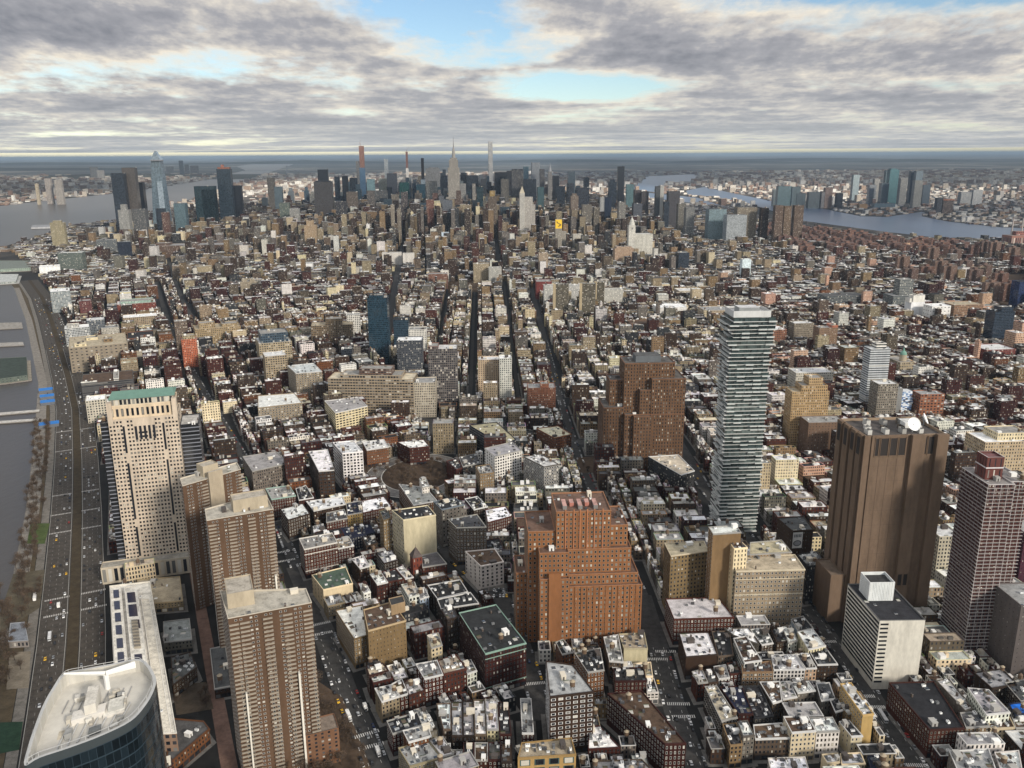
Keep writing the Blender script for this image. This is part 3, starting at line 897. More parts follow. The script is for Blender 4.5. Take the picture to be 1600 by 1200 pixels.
# ------------------------------------------------------------ the low buildings of the near blocks
# four roof corners in the photograph (front-left, front-right, back-right, back-left), height, wall, roof, extra
L = [
 ((596,1096),(624,1087),(612,1069),(585,1075),18,'beige','pale grey',dict(anc='beige corner building with pale grey roof')),
 ((625,1087),(638,1083),(628,1060),(612,1068),17,'red brick','brown',{}),
 ((639,1086),(664,1078),(650,1058),(631,1064),17,'red brick','pale grey',{}),
 ((583,1067),(614,1059),(606,1049),(578,1056),18,'dark red brick','pale grey',{}),
 ((577,1055),(607,1047),(598,1035),(572,1041),20,'red brick','cream',{}),
 ((663,1060),(692,1053),(683,1031),(649,1037),24,'red brick','grey',dict(frame='white')),
 ((693,1053),(729,1044),(713,1022),(684,1031),24,'red brick','tan',{}),
 ((730,1052),(745,1047),(736,1030),(721,1034),20,'white','grey',dict(wf=.6,hf=.62)),
 ((674,1012),(691,1007),(685,988),(667,993),27,'cream','cream',dict(wf=.55)),
 ((758,1021),(822,1004),(775,944),(717,957),36,'dark red brick','black',dict(n=16,tank=1,anc='large dark red block with green cornice',rim=(0.22,0.33,0.27),bands=(31,7),side=True)),
 ((699,968),(716,963),(707,946),(689,952),33,'dark brown','dark grey',{}),
 ((689,951),(748,942),(735,925),(683,936),26,'dark brown','black',{}),
 ((683,935),(731,924),(719,905),(668,914),22,'dark brown','black',{}),
 ((639,933),(655,929),(648,909),(627,913),24,'white','cream',dict(wf=.6,hf=.6)),
 ((656,936),(670,931),(663,917),(651,921),22,'blue grey','grey',{}),
 ((589,913),(606,909),(595,893),(578,897),20,'red brick','white',{}),
 ((607,909),(632,904),(618,888),(596,893),20,'red brick','black',dict(n=6)),
 ((633,904),(646,901),(629,884),(619,888),20,'red brick','pale grey',{}),
 ((512,947),(539,941),(532,927),(505,934),14,'beige','grey',{}),
 ((540,943),(555,939),(548,928),(533,931),13,'red brick','pale grey',{}),
 ((556,940),(568,935),(558,924),(549,927),13,'white','white',{}),
 ((505,921),(551,911),(540,885),(487,898),20,'cream','green',dict(n=8,blank=(0,))),
 ((568,927),(579,924),(574,915),(563,918),15,'white','pale grey',dict(wf=.6)),
 ((553,998),(573,992),(567,944),(524,953),27,'tan','white',dict(n=10,side=True,wf=.4)),
 ((575,985),(634,969),(613,940),(568,952),38,'tan','brown',dict(wf=.16,hf=.35,anc='tall tan loft with a blank side wall',rim=(0.45,0.34,0.2))),
 ((613,1146),(660,1132),(652,1112),(604,1126),18,'dark red brick','black',dict(side=True)),
 ((638,1159),(674,1149),(668,1132),(629,1141),22,'orange brick','grey',{}),
 ((640,1197),(690,1183),(670,1157),(622,1168),18,'beige','grey',dict(side=True)),
 ((691,1182),(709,1177),(692,1150),(671,1156),19,'taupe','pale grey',{}),
 ((693,1139),(705,1139),(704,1098),(682,1099),17,'taupe','white',{}),
 ((706,1149),(723,1149),(722,1096),(705,1096),17,'dark brown','grey',{}),
 ((724,1149),(741,1149),(739,1095),(723,1095),17,'dark brown','grey',{}),
 ((742,1147),(760,1147),(757,1093),(740,1093),17,'taupe','white',{}),
 ((761,1139),(779,1139),(776,1093),(758,1093),18,'cream','pale grey',dict(n=9)),
 ((781,1147),(799,1147),(794,1097),(778,1097),17,'dark red brick','black',{}),
 ((816,1145),(834,1145),(830,1091),(813,1091),21,'dark red brick','grey',{}),
 ((724,1187),(741,1187),(741,1160),(724,1160),16,'red brick','black',{}),
 ((742,1187),(762,1187),(762,1160),(742,1160),16,'red brick','brown',{}),
 ((763,1187),(783,1187),(782,1159),(763,1160),16,'dark red brick','dark grey',{}),
 ((784,1190),(801,1190),(800,1160),(784,1160),18,'dark brown','brown',{}),
 ((684,1190),(703,1190),(704,1161),(685,1161),15,'taupe','pale grey',{}),
 ((704,1200),(723,1200),(723,1171),(705,1171),12,'grey stone','pale grey',{}),
 ((809,1184),(900,1178),(893,1152),(815,1160),24,'yellow tan','tan',dict(bay=9,flr=6,wf=.72,hf=.72,frame='green',n=14,anc='yellow tan loft with huge green windows')),
 ((859,1088),(928,1080),(895,1038),(853,1032),46,'brown brick','grey',dict(frame='white',wf=.62,hf=.5,bay=5.2,n=9,anc='tall brown apartment house with white windows')),
 ((918,1050),(944,1046),(938,1012),(898,1020),33,'orange brick','black',dict(anc='slim orange brick loft with arched top windows')),
 ((919,1170),(969,1167),(936,1133),(920,1135),14,'dark red brick','white',dict(anc='low red building with a wedge of white roof')),
 ((925,1207),(1022,1205),(1003,1186),(928,1188),17,'taupe','grey',dict(tank=1)),
 ((1039,1162),(1072,1161),(1003,1079),(949,1083),25,'dark red brick','brown',dict(n=22,side=True,anc='long dark red wedge building with planted roof',frame='pale')),
 ((961,1064),(1010,1063),(1006,1042),(958,1044),16,'dark red brick','black',{}),
 ((1011,1082),(1029,1081),(1022,1060),(1010,1060),10,'white','black',dict(wf=.7)),
 ((975,1013),(1012,1013),(1007,988),(967,990),20,'cream','tan',dict(blank=(0,))),
 ((952,1032),(974,1034),(966,991),(943,995),20,'taupe','grey',dict(tank=1)),
 ((992,1056),(1020,1056),(1017,1034),(990,1036),14,'cream','tan',{}),
 ((957,1043),(989,1040),(986,1033),(954,1035),15,'taupe','pale grey',{}),
 ((878,1022),(897,1018),(880,998),(868,1003),26,'orange brick','black',{}),
 ((1053,967),(1147,964),(1122,933),(1040,935),24,'red brick','pale grey',dict(n=8,tank=1,side=True,anc='red corner block with beige end bay')),
 ((1072,1026),(1121,1022),(1107,987),(1061,989),20,'brown brick','white',dict(blank=(0,))),
 ((1122,1025),(1146,1023),(1140,985),(1112,986),18,'taupe','black',dict(n=10)),
 ((1163,1035),(1190,1031),(1166,993),(1146,997),22,'white','brown',dict(wf=.6)),
 ((1190,1007),(1208,1004),(1196,980),(1172,983),18,'brown brick','dark grey',{}),
 ((1146,992),(1186,1006),(1170,980),(1132,982),19,'grey stone','white',{}),
 ((1209,1046),(1258,1045),(1243,1022),(1205,1023),18,'white','pale grey',dict(wf=.6,hf=.66,frame='dark',anc='white cast-iron building with arched windows')),
 ((1259,1044),(1276,1043),(1263,1020),(1244,1022),18,'pink','black',dict(wf=.55,hf=.66)),
 ((1277,1038),(1309,1037),(1290,1011),(1264,1016),18,'brown brick','black',{}),
 ((1263,1014),(1290,1008),(1270,982),(1246,987),21,'cream','white',dict(n=9)),
 ((1247,986),(1271,981),(1255,962),(1236,967),20,'blue grey','black',dict(n=8)),
 ((1232,1004),(1246,1000),(1236,976),(1222,979),18,'white','white',{}),
 ((1214,1004),(1231,1001),(1221,979),(1205,983),17,'brown brick','black',{}),
 ((1160,1050),(1208,1049),(1204,1032),(1159,1038),18,'tan','brown',dict(wf=.6)),
 ((1090,1067),(1106,1065),(1097,1045),(1081,1049),16,'red brick','white',{}),
 ((1107,1067),(1122,1065),(1113,1044),(1098,1047),14,'brown brick','dark grey',{}),
 ((1123,1060),(1140,1058),(1134,1038),(1115,1041),14,'white','grey',{}),
 ((1141,1053),(1158,1051),(1150,1033),(1136,1036),15,'red brick','black',dict(frame='white')),
 ((1127,1126),(1152,1120),(1120,1071),(1101,1072),20,'dark brown','cream',dict(side=True)),
 ((1154,1115),(1177,1115),(1159,1071),(1125,1073),18,'dark red brick','navy',{}),
 ((1179,1121),(1209,1118),(1187,1071),(1160,1072),17,'dark grey','black',dict(n=18)),
 ((1207,1098),(1222,1094),(1218,1064),(1187,1065),18,'taupe','brown',{}),
 ((1223,1092),(1245,1088),(1234,1064),(1219,1065),16,'beige','pale grey',dict(n=9)),
 ((1246,1082),(1274,1078),(1264,1064),(1236,1066),17,'grey stone','white',{}),
 ((1141,1164),(1160,1162),(1151,1129),(1129,1131),18,'tan','black',dict(side=True)),
 ((1161,1150),(1179,1148),(1168,1125),(1152,1127),22,'grey stone','white',dict(wf=.6,hf=.66)),
 ((1180,1154),(1236,1152),(1222,1129),(1177,1132),17,'taupe','brown',dict(wf=.5)),
 ((1237,1144),(1275,1141),(1262,1118),(1224,1119),23,'cream','brown',dict(wf=.5,anc='cream hotel with a brown roof')),
 ((1276,1143),(1312,1141),(1301,1120),(1264,1121),21,'white','pale grey',dict(wf=.5)),
 ((1348,1117),(1365,1115),(1330,1066),(1313,1068),27,'yellow tan','pale grey',dict(blank=(0,),anc='thin tan slab with a blank end wall')),
 ((1324,1114),(1341,1112),(1328,1095),(1310,1098),18,'tan','grey',{}),
 ((1330,1150),(1348,1149),(1327,1125),(1311,1127),16,'cream','black',{}),
 ((1283,1094),(1305,1091),(1296,1066),(1275,1067),17,'grey stone','dark grey',{}),
 ((1305,1112),(1318,1108),(1309,1092),(1297,1094),17,'brown brick','black',{}),
 ((1205,1205),(1265,1205),(1258,1182),(1200,1184),14,'white','white',{}),
 ((1292,1192),(1312,1190),(1309,1176),(1284,1178),15,'cream','pale grey',{}),
 ((1315,1194),(1352,1192),(1345,1175),(1313,1177),15,'cream','pale grey',{}),
 ((1362,1204),(1386,1201),(1376,1179),(1355,1181),15,'navy','navy',{}),
 ((1453,1140),(1507,1137),(1459,1064),(1389,1066),22,'red brick','black',dict(n=10,side=True,anc='long red corner block with a black roof')),
 ((1508,1110),(1520,1106),(1483,1060),(1462,1062),21,'grey stone','pale grey',{}),
 ((1509,1136),(1546,1134),(1530,1111),(1500,1113),20,'tan','dark grey',{}),
 ((1541,1116),(1578,1112),(1545,1077),(1512,1074),26,'white','grey',dict(side=True)),
 ((1548,1138),(1586,1136),(1578,1120),(1542,1122),19,'cream','brown',dict(wf=.5)),
 ((1587,1137),(1628,1135),(1612,1112),(1579,1114),19,'maroon','brown',{}),
 ((1586,1116),(1612,1113),(1600,1096),(1576,1099),22,'navy','blue',dict(n=1)),
 ((1550,1075),(1590,1068),(1565,1044),(1522,1050),20,'dark brown','grey',dict(n=9)),
 ((1595,1095),(1640,1090),(1610,1060),(1570,1066),20,'dark brown','dark grey',{}),
 ((1500,1212),(1560,1212),(1545,1169),(1483,1173),24,'grey stone','grey',dict(wf=.6,hf=.75)),
 ((1565,1207),(1598,1205),(1592,1172),(1554,1175),22,'white','white',{}),
 ((256,1003),(300,998),(296,966),(255,971),12,'grey stone','grey',dict(n=5)),
 ((270,1070),(307,1042),(297,1018),(267,1026),12,'brown brick','dark grey',{}),
 ((257,1198),(327,1138),(318,1126),(272,1122),12,'orange brick','dark grey',dict(n=2)),
 ((335,1076),(362,1071),(352,1008),(328,1013),9,'brown brick','dark grey',dict(n=2)),
 ((216,944),(286,938),(281,900),(214,905),10,'beige','tan',dict(n=8)),
 # second belt
 ((475,858),(527,847),(519,832),(467,841),31,'red brick','grey',dict(anc='deep red warehouse with white cornices',rim=(0.6,0.57,0.52),bands=(25,8),frame='pale',side=True)),
 ((528,857),(553,852),(545,838),(521,843),24,'dark red brick','tan',{}),
 ((450,812),(484,802),(473,786),(438,795),24,'brown brick','pale grey',{}),
 ((424,780),(462,774),(452,758),(415,763),26,'red brick','grey',dict(rim=(0.3,0.42,0.36))),
 ((467,781),(490,777),(478,758),(462,763),24,'red brick','black',{}),
 ((490,798),(540,787),(535,775),(478,783),22,'brown brick','white',{}),
 ((542,841),(586,831),(578,819),(530,825),18,'navy','navy',{}),
 ((543,804),(566,800),(562,782),(541,786),22,'yellow tan','navy',{}),
 ((567,801),(612,791),(600,775),(565,782),20,'red brick','white',{}),
 ((510,816),(543,809),(538,795),(510,801),22,'red brick','dark grey',{}),
 ((490,832),(508,828),(505,818),(489,822),21,'cream','pale grey',dict(blank=(0,))),
 ((562,888),(577,884),(568,867),(549,873),20,'brown brick','pale grey',{}),
 ((572,853),(590,848),(582,836),(566,841),20,'brown brick','black',{}),
 ((600,880),(622,874),(612,858),(588,864),18,'dark brown','grey',{}),
 ((630,812),(681,804),(668,789),(612,797),54,'cream','black',dict(wf=.5,hf=.6,bay=3.4,blank=(0,),anc='tall cream block with a blank front',side=True,tank=1)),
 ((599,813),(611,809),(607,794),(592,797),45,'tan','dark grey',{}),
 ((690,796),(725,788),(712,778),(677,783),42,'grey stone','black',dict(rim=(0.16,0.19,0.22),tank=1,wf=.5,hf=.65,bay=4,side=True)),
 ((713,824),(760,823),(745,803),(700,811),40,'taupe','dark grey',dict(wf=.5,bay=3.4,anc='taupe office block with a white cornice',rim=(0.5,0.47,0.4),side=True)),
 ((660,886),(698,880),(683,862),(659,867),20,'red brick','dark grey',dict(n=1,tank=0,anc='red brick fire station with a pyramid turret')),
 ((751,884),(787,877),(773,857),(727,861),27,'white','brown',dict(wf=.4,n=7,anc='red-sided block with a white end wall',bay=4.5)),
 ((646,789),(683,782),(665,761),(623,756),24,'orange brick','grey',dict(side=True)),
 ((660,761),(671,759),(665,745),(655,747),31,'white','white',{}),
 ((750,741),(772,738),(765,725),(743,728),34,'tan','grey',{}),
 ((773,713),(815,703),(800,690),(757,700),42,'white','grey',dict(wf=.6,hf=.6,bay=3.6,n=8,anc='white gridded loft tower')),
 ((713,733),(722,731),(716,716),(697,720),22,'red brick','black',{}),
 ((723,729),(751,723),(745,708),(717,714),22,'dark grey','dark grey',{}),
 ((740,796),(762,791),(746,775),(726,779),24,'dark brown','black',dict(rim=(.6,.6,.58))),
 ((762,816),(800,806),(790,790),(758,796),22,'red brick','white',{}),
 ((761,861),(787,857),(780,840),(757,844),18,'red brick','black',{}),
 ((535,708),(567,705),(552,688),(520,691),46,'white','pale grey',dict(wf=.62,hf=.6,bay=4,side=True,anc='slim white gridded tower')),
 ((498,736),(522,734),(512,702),(482,705),44,'brown brick','white',dict(wf=.66,hf=.5,bay=4)),
 ((394,736),(452,723),(431,705),(379,713),36,'grey stone','grey',dict(n=8,anc='grey stone warehouse with a cluttered roof')),
 ((524,645),(574,634),(560,620),(507,626),42,'cream','grey',dict(wf=.7,hf=.5,bay=5,side=True,anc='pale sheer office block with strip windows')),
 ((403,637),(472,629),(460,614),(403,618),32,'beige','pale grey',dict(wf=.6,bay=4,n=8)),
 ((462,583),(503,580),(490,567),(449,571),50,'beige','pale grey',dict(wf=.6,bay=4)),
 ((850,729),(873,725),(846,709),(818,713),42,'grey stone','pale grey',dict(wf=.72,hf=.72,bay=3,side=True,frame='white')),
 ((786,695),(806,686),(776,659),(733,664),30,'navy','tan',dict(wf=.3,side=True)),
 ((866,684),(893,678),(872,665),(838,669),27,'orange brick','cream',dict(wf=.55,n=8,side=True)),
 ((1064,742),(1085,735),(1060,710),(1013,713),30,'dark grey','cream',dict(wf=.8,hf=.55,side=True,rim=(0.55,.55,.54),anc='low dark glass block with a cream roof')),
 ((640,700),(671,697),(662,686),(620,690),24,'red brick','white',dict(side=True)),
 ((573,703),(607,698),(600,686),(566,690),24,'orange brick','pale grey',{}),
 ((1048,868),(1107,860),(1100,845),(1038,848),58,'tan','tan',dict(wf=.42,hf=.5,bay=3.3,n=4,side=True,anc='tan sixteen-storey office block',rim=(.5,.43,.31))),
 ((1114,834),(1158,831),(1150,820),(1107,823),84,'tan','pale grey',dict(blank=(0,),n=3,anc='tan tower with a blank front')),
 ((1150,892),(1258,889),(1242,866),(1143,868),56,'beige','tan',dict(wf=.5,hf=.52,bay=3.2,n=7,tank=0,rim=(.56,.49,.36),bands=(48,34),anc='wide cream office block with a tan roof',side=True)),
 ((1171,866),(1237,862),(1221,843),(1172,847),58,'tan','tan',dict(n=6)),
 ((1147,857),(1168,855),(1155,842),(1137,843),74,'cream','brown',dict(wf=.3)),
 ((1238,829),(1271,827),(1256,806),(1215,809),48,'brown brick','dark grey',dict(wf=.22,hf=.4,n=9,side=True,anc='brown loft with a painted oval sign')),
 ((1262,884),(1291,881),(1276,861),(1246,866),38,'dark grey','grey',dict(wf=.4)),
]

def add_loft(row, r):
    p0, p1, p2, p3, h, wall, roof, kw = row
    kw = dict(kw)
    P = [G(*q, h) for q in (p0, p1, p2, p3)]
    nf = max(2, round(h / 3.9))
    anc = kw.get('anc')
    look = None if anc else '%s %s-storey block, %s roof' % (wall, NUM[min(nf, 20)], 'blue sheeted' if roof == 'blue' else roof)
    return loft(P, h, wall, roof, look=look, label=anc, r=r, **kw)
LR = random.Random(21)
HAND = [add_loft(q, LR) for q in L]
tl_ = [o for o in HAND if o.get('label') == 'tall tan loft with a blank side wall'][0]
m = MB(); m.prism(ccw([G(*q, 46) for q in ((611, 946), (633, 940), (629, 930), (607, 935))]), 37, 46, (.27, .19, .11), FAC, (.05, .05, .05), parapet=.6, rim=(.4, .3, .2)); m.build('stair_shaft', tl_)

# ------------------------------------------------------------ towers
GLASSF = {'dark': (0.06, 0.055, 0.05), 'pale': (0.55, 0.53, 0.48), 'stone': (0.28, 0.25, 0.2), 'white': (0.75, 0.74, 0.72)}
def tower(name, cat, tiers, label=None, look=None, group=None, anc=None, realwin=False, frame='dark', cap=100, seed=3, par=1.0, clut=3):
    r = random.Random(seed)
    p = ccw(tiers[0]['p'])
    c = cen(p)
    root = thing(name, cat, c[0], c[1], 0, label=label, look=look, group=group)
    specs = []
    for t in tiers:
        p = ccw(t['p'])
        FOOT.append(p)
        z0, z1 = t.get('z0', 0), t['z1']
        tint, mat = t['tint'], t.get('mat', FAC)
        bay, flr = t.get('bay', 3.2), t.get('flr', 3.6)
        win = t.get('win', (.45, .55, 0))
        m = MB(); k = r.randrange(900)
        for i in range(len(p)):
            a, b = p[i], p[(i + 1) % len(p)]
            Ln = math.hypot(b[0] - a[0], b[1] - a[1])
            nb = max(1, round(Ln / bay)); nf = max(1, round((z1 - z0) / flr))
            wn = win
            if realwin and t.get('rw', True) and faces_cam(a, b) and win[0] > 0:
                wn = (0, 0, 0)
                if Ln > 4:
                    specs += wall_windows(a, b, z0 + .3, z1 - 1.0, nb, nf, win[0], win[1], t.get('keep'))
            m.face([(*a, z0), (*b, z0), (*b, z1), (*a, z1)], tint, mat, [(k, 0), (k + nb, 0), (k + nb, nf), (k, nf)], wn)
        m.build(t.get('part', 'wall'), root)
        rfo = roof_part(p, z1, t.get('roof', (0.3, 0.29, 0.27)), root, t.get('rim', tuple(x * 1.15 for x in tint)), par)
        if t.get('clut', clut):
            clutter(rfo, p if len(p) == 4 else lrect(cen(p), 0, -6, 6, -6, 6), z1 - par, r, t.get('clut', clut), t.get('tank', 0.15))
    if specs: place_windows(root, specs, frame, GLASSF[frame], seed, cap)
    if anc: anchor(anc, *c)
    return root

def frame_of(pa, pb):
    a = math.degrees(math.atan2(-(pb[1] - pa[1]), pb[0] - pa[0]))
    return a, math.hypot(pb[0] - pa[0], pb[1] - pa[1])

# --- stepped orange brick tower
F0, F1 = G(843, 1018), G(1000, 1012)
A6, L6 = frame_of(F0, F1)
def z6(px, py, v): return atY(px, py, (F0[1] + F1[1]) / 2 + v)[2]
OB = (0.23, 0.10, 0.042)
def q6(u0, u1, v0, v1): return lrect(F0, A6, u0 * L6, u1 * L6, v0, v1)
kw = dict(tint=OB, bay=3.35, flr=4.1, win=(.46, .56, 0), roof=(0.16, 0.10, 0.075), rim=(0.30, 0.15, 0.08))
b_main = tower('office_tower', 'building', [
    dict(p=q6(.285, 1, 0, 60), z1=z6(999, 915, 0), clut=2, **kw),
    dict(p=q6(0, .285, -1.2, 55), z1=z6(850, 902, 0), **kw),
    dict(p=q6(.285, .965, 4, 58), z0=z6(999, 915, 0) - 1, z1=z6(993, 896, 4), clut=2, **kw),
    dict(p=q6(0.0, .283, 3, 56), z0=z6(850, 902, 0) - 1, z1=z6(850, 862, 3), clut=3, **kw),
    dict(p=q6(.284, .90, 8, 56), z0=z6(993, 896, 4) - 1, z1=z6(980, 857, 8), clut=4, **kw),
    dict(p=q6(-.10, .165, 14, 54), z0=0, z1=z6(850, 828, 14), clut=4, **kw),
    dict(p=q6(.70, .875, 14, 52), z0=z6(980, 857, 8) - 1, z1=z6(965, 821, 14), clut=5, **kw),
    dict(p=q6(.17, .70, 11, 50), z0=z6(980, 857, 8) - 1, z1=z6(910, 798, 11), clut=9, **kw),
    dict(p=q6(-.21, -.10, 24, 56), z0=0, z1=z6(820, 892, 24), clut=2, **kw),
], label='orange brick tower stepping back in terraces, machines on its roof', anc='orange stepped tower', realwin=True, seed=60, cap=100, frame='stone')
pb = MB()
for t in (.285, .345, .405, .465, .525, .585, .645, .705, .765, .825, .885, .94, .99):      # thin brick piers up the front
    x0 = t * L6 - .45
    pb.prism(lrect(F0, A6, x0, x0 + .9, -.55, -.02), 0, z6(999, 915, 0) - .4, OB, FAC, OB, FAC)
pb.prism(lrect(F0, A6, .085 * L6, .20 * L6, -2.6, -1.22), 0, z6(860, 893, 0), OB, FAC, OB, FAC)
pb.build('brick_pier', b_main)
for i, t in enumerate((.26, .34, .40, .47, .54, .62)):
    pb = MB()
    zt = z6(910, 798, 11)
    pb.prism(lrect(F0, A6, t * L6 - .5, t * L6 + .5, 10.2, 10.98), zt - 32, zt + 1.4, (0.35, 0.15, 0.075), FAC, (0.4, .2, .1), FAC)
    pb.build('brick_pier', b_main)
for i in range(5):
    pb = MB()
    zt = z6(910, 798, 11)
    pb.prism(lrect(F0, A6, (.24 + i * .075) * L6, (.28 + i * .075) * L6, 16 + (i % 2) * 6, 30), zt - .8, zt + 2.4, (0.42, 0.17, 0.13) if i % 2 else (0.2, .19, .18), PLAIN, (0.5, .3, .26))
    pb.build('roof_machine', b_main)

# --- big brown telephone office
F0, F1 = G(975, 735), G(1067, 733)
A7, L7 = frame_of(F0, F1)
def z7(px, py, v): return atY(px, py, (F0[1] + F1[1]) / 2 + v)[2]
def q7(u0, u1, v0, v1): return lrect(F0, A7, u0 * L7, u1 * L7, v0, v1)
BB = (0.12, 0.066, 0.037)
kw = dict(tint=BB, bay=3.6, flr=4.4, win=(.36, .58, 0), roof=(0.12, 0.11, 0.10), rim=(0.2, 0.10, 0.06))
att = tower('office_tower', 'building', [
    dict(p=q7(0, 1, 6, 62), z1=z7(1020, 647, 6), **kw),
    dict(p=q7(.14, .44, 0, 30), z1=z7(1000, 650, 0), clut=1, **kw),
    dict(p=q7(-.34, 0, 14, 60), z1=z7(960, 636, 14), clut=3, **kw),
    dict(p=q7(-.22, 0, 26, 56), z0=z7(960, 636, 14) - 1, z1=z7(960, 593, 26), clut=2, **kw),
    dict(p=q7(.44, 1.0, 7, 58), z0=z7(1020, 647, 6) - 1, z1=z7(1040, 592, 7), clut=2, **kw),
    dict(p=q7(.25, .44, 8, 40), z0=z7(1020, 647, 6) - 1, z1=z7(1005, 609, 8), clut=1, **kw),
    dict(p=q7(0, .84, 16, 56), z0=z7(1020, 647, 6) - 1, z1=z7(1010, 567, 16), clut=9, **kw),
], label='massive brown brick setback tower with two lattice masts on top', anc='massive brown setback tower', realwin=True, seed=61, frame='dark')
zt = z7(1010, 567, 16)
for t in (.12, .72):
    mbm = MB()
    x, y = loc2(F0, A7, t * L7, 30)
    for dx, dy in ((-1, -1), (1, -1), (1, 1), (-1, 1)):
        mbm.tube((x + dx, y + dy, zt - 1), (x + dx * .25, y + dy * .25, zt + 24), .22, .12, (0.12, 0.12, 0.13), PLAIN, 4)
    for kz in range(6):
        s = 1 - kz * .12
        mbm.box(x - s, x + s, y - s, y + s, zt + kz * 4, zt + kz * 4 + .3, (0.14, 0.14, 0.15))
    mbm.build('lattice_mast', att)
mbm = MB(); mbm.prism(q7(.2, .62, 24, 46), zt - .9, zt + 7, (0.11, 0.12, 0.13), PLAIN, (0.1, 0.1, 0.1)); mbm.build('roof_machine', att)

# --- tall glass tower of shifted balconies
F0, F1 = G(1122, 832), G(1183, 829)
A5, L5 = frame_of(F0, F1)
A5 = -3.0
D5 = 34.0
x, y = loc2(F0, A5, L5 / 2, D5 / 2)
leo = thing('apartment_tower', 'building', x, y, 0, label='tall slim glass tower with white balconies jutting out unevenly on every floor')
anchor('tall glass tower of jutting balconies', x, y)
FOOT.append(lrect(F0, A5, -4, L5 + 3, -3, D5 + 3))
H5 = height_at(1150, 831, 496)
NF = 57
fh = H5 / NF
r5 = random.Random(56)
for i in range(NF):
    z0 = i * fh
    top = i > NF - 11
    amp = 5.0 if top else 1.6
    if top and (i % 2 == 0 or i == NF - 10):
        sh = [r5.uniform(-3.5, 3.0), r5.uniform(-3.5, 3.5), r5.uniform(-4, 1.5), r5.uniform(-1.5, 3)]
    elif not top:
        sh = [r5.uniform(-.8, .8), r5.uniform(-.8, .8), r5.uniform(-.8, .5), r5.uniform(-.5, .8)]
    u0, u1, v0, v1 = 0 + sh[0], L5 + sh[1], 0 + sh[2], D5 + sh[3]
    if i < 4: u0, u1, v0, v1 = 1, L5 - 1, 1, D5
    g = MB()
    tone = r5.choice(((0.035, 0.05, 0.05), (0.05, 0.066, 0.063), (0.02, 0.03, 0.03), (0.085, 0.105, 0.10)))
    g.prism(lrect(F0, A5, u0 + 1.2, u1 - 1.2, v0 + 1.2, v1 - 1.2), z0 + .5, z0 + fh, tone, CUR, None, bay=2.2, flr=fh, win=(.93, .9, 1.5), seed=i)
    g.build('glass_storey', leo)
    s = MB()
    white = (0.62, 0.62, 0.60)
    s.prism(lrect(F0, A5, u0 + .5, u1 - .5, v0 + .5, v1 - .5), z0 + .02, z0 + .5, white, PLAIN, white, PLAIN, bottom=True)
    # balconies: white trays with a balustrade, alternating along the front and the left side
    nseg = 5
    for j in range(nseg):
        if r5.random() < (.42 if not top else .35):
            ua = u0 + (u1 - u0) * j / nseg; ub = u0 + (u1 - u0) * (j + 1) / nseg - .6
            s.prism(lrect(F0, A5, ua, ub, v0 - 1.7, v0 + .48), z0, z0 + .52, white, PLAIN, white, PLAIN, bottom=True)
            s.prism(lrect(F0, A5, ua, ub, v0 - 1.7, v0 - 1.55), z0 + .54, z0 + 1.5, (0.42, 0.45, 0.44), PLAIN)
    for j in range(4):
        if r5.random() < .6:
            va = v0 + (v1 - v0) * j / 4; vb = v0 + (v1 - v0) * (j + 1) / 4 - .6
            s.prism(lrect(F0, A5, u0 - 1.7, u0 + .48, va, vb), z0, z0 + .52, white, PLAIN, white, PLAIN, bottom=True)
            s.prism(lrect(F0, A5, u0 - 1.7, u0 - 1.55, va, vb), z0 + .54, z0 + 1.5, (0.42, 0.45, 0.44), PLAIN)
    s.build('floor_slab', leo)
g = MB()
g.prism(lrect(F0, A5, 3, L5 - 2, 3, D5 - 2), H5 - .5, H5 + 6, (0.55, 0.55, 0.54), PLAIN, (0.6, 0.6, 0.59), parapet=3)
g.prism(lrect(F0, A5, 10, L5 - 12, 8, D5 - 10), H5 + 3, H5 + 8.5, (0.25, 0.26, 0.26), PLAIN, (0.6, 0.6, 0.6))
g.build('roof', leo)

# --- windowless brown slab with granite piers
HT = 168.0
FL, FR, BL = G(1351, 681, HT), G(1480, 677, HT), G(1316, 661, HT)
AT, LT = frame_of(FL, FR)
DT = 46.0
GR = (0.145, 0.10, 0.069)
def qt(u0, u1, v0, v1): return lrect(FL, AT, u0 * LT, u1 * LT, v0, v1)
ctr = loc2(FL, AT, LT / 2, DT / 2)
lin = thing('exchange_tower', 'building', *ctr, 0, label='windowless brown granite tower with flat piers and two white dishes on top')
anchor('windowless brown tower', *ctr)
FOOT.append(qt(-.05, 1.05, -4, DT + 4))
m = MB(); m.prism(qt(.02, .98, 0, DT), 0, HT, GR, FAC, None); m.build('wall', lin)
for (a, b, v) in ((0, .07, -1.2), (.09, .52, -.9), (.56, .72, -3.6), (.86, 1.0, -3.8)):
    m = MB(); m.prism(qt(a, b, v, -.02), 0, HT + .2, GR, FAC, GR, FAC); m.build('granite_pier', lin)
for (a, b) in ((2, 9), (12, 20), (24, 33), (37, 45)):
    m = MB(); m.prism(lrect(FL, AT, -1.6, .02 * LT - .02, a, b), 0, HT + .2, GR, FAC, GR, FAC); m.build('granite_pier', lin)
for j in range(1, 4):         # joints between the granite panels
    m = MB(); u = .09 + .43 * j / 4
    m.prism(qt(u - .002, u + .002, -.96, -.905), 3, HT - 20, (0.07, 0.045, 0.03), PLAIN); m.build('panel_joint', lin)
for j in range(1, 13):
    m = MB(); zz = HT * j / 13
    m.prism(qt(.09, .52, -.95, -.905), zz, zz + .14, (0.09, 0.06, 0.042), PLAIN); m.build('panel_joint', lin)
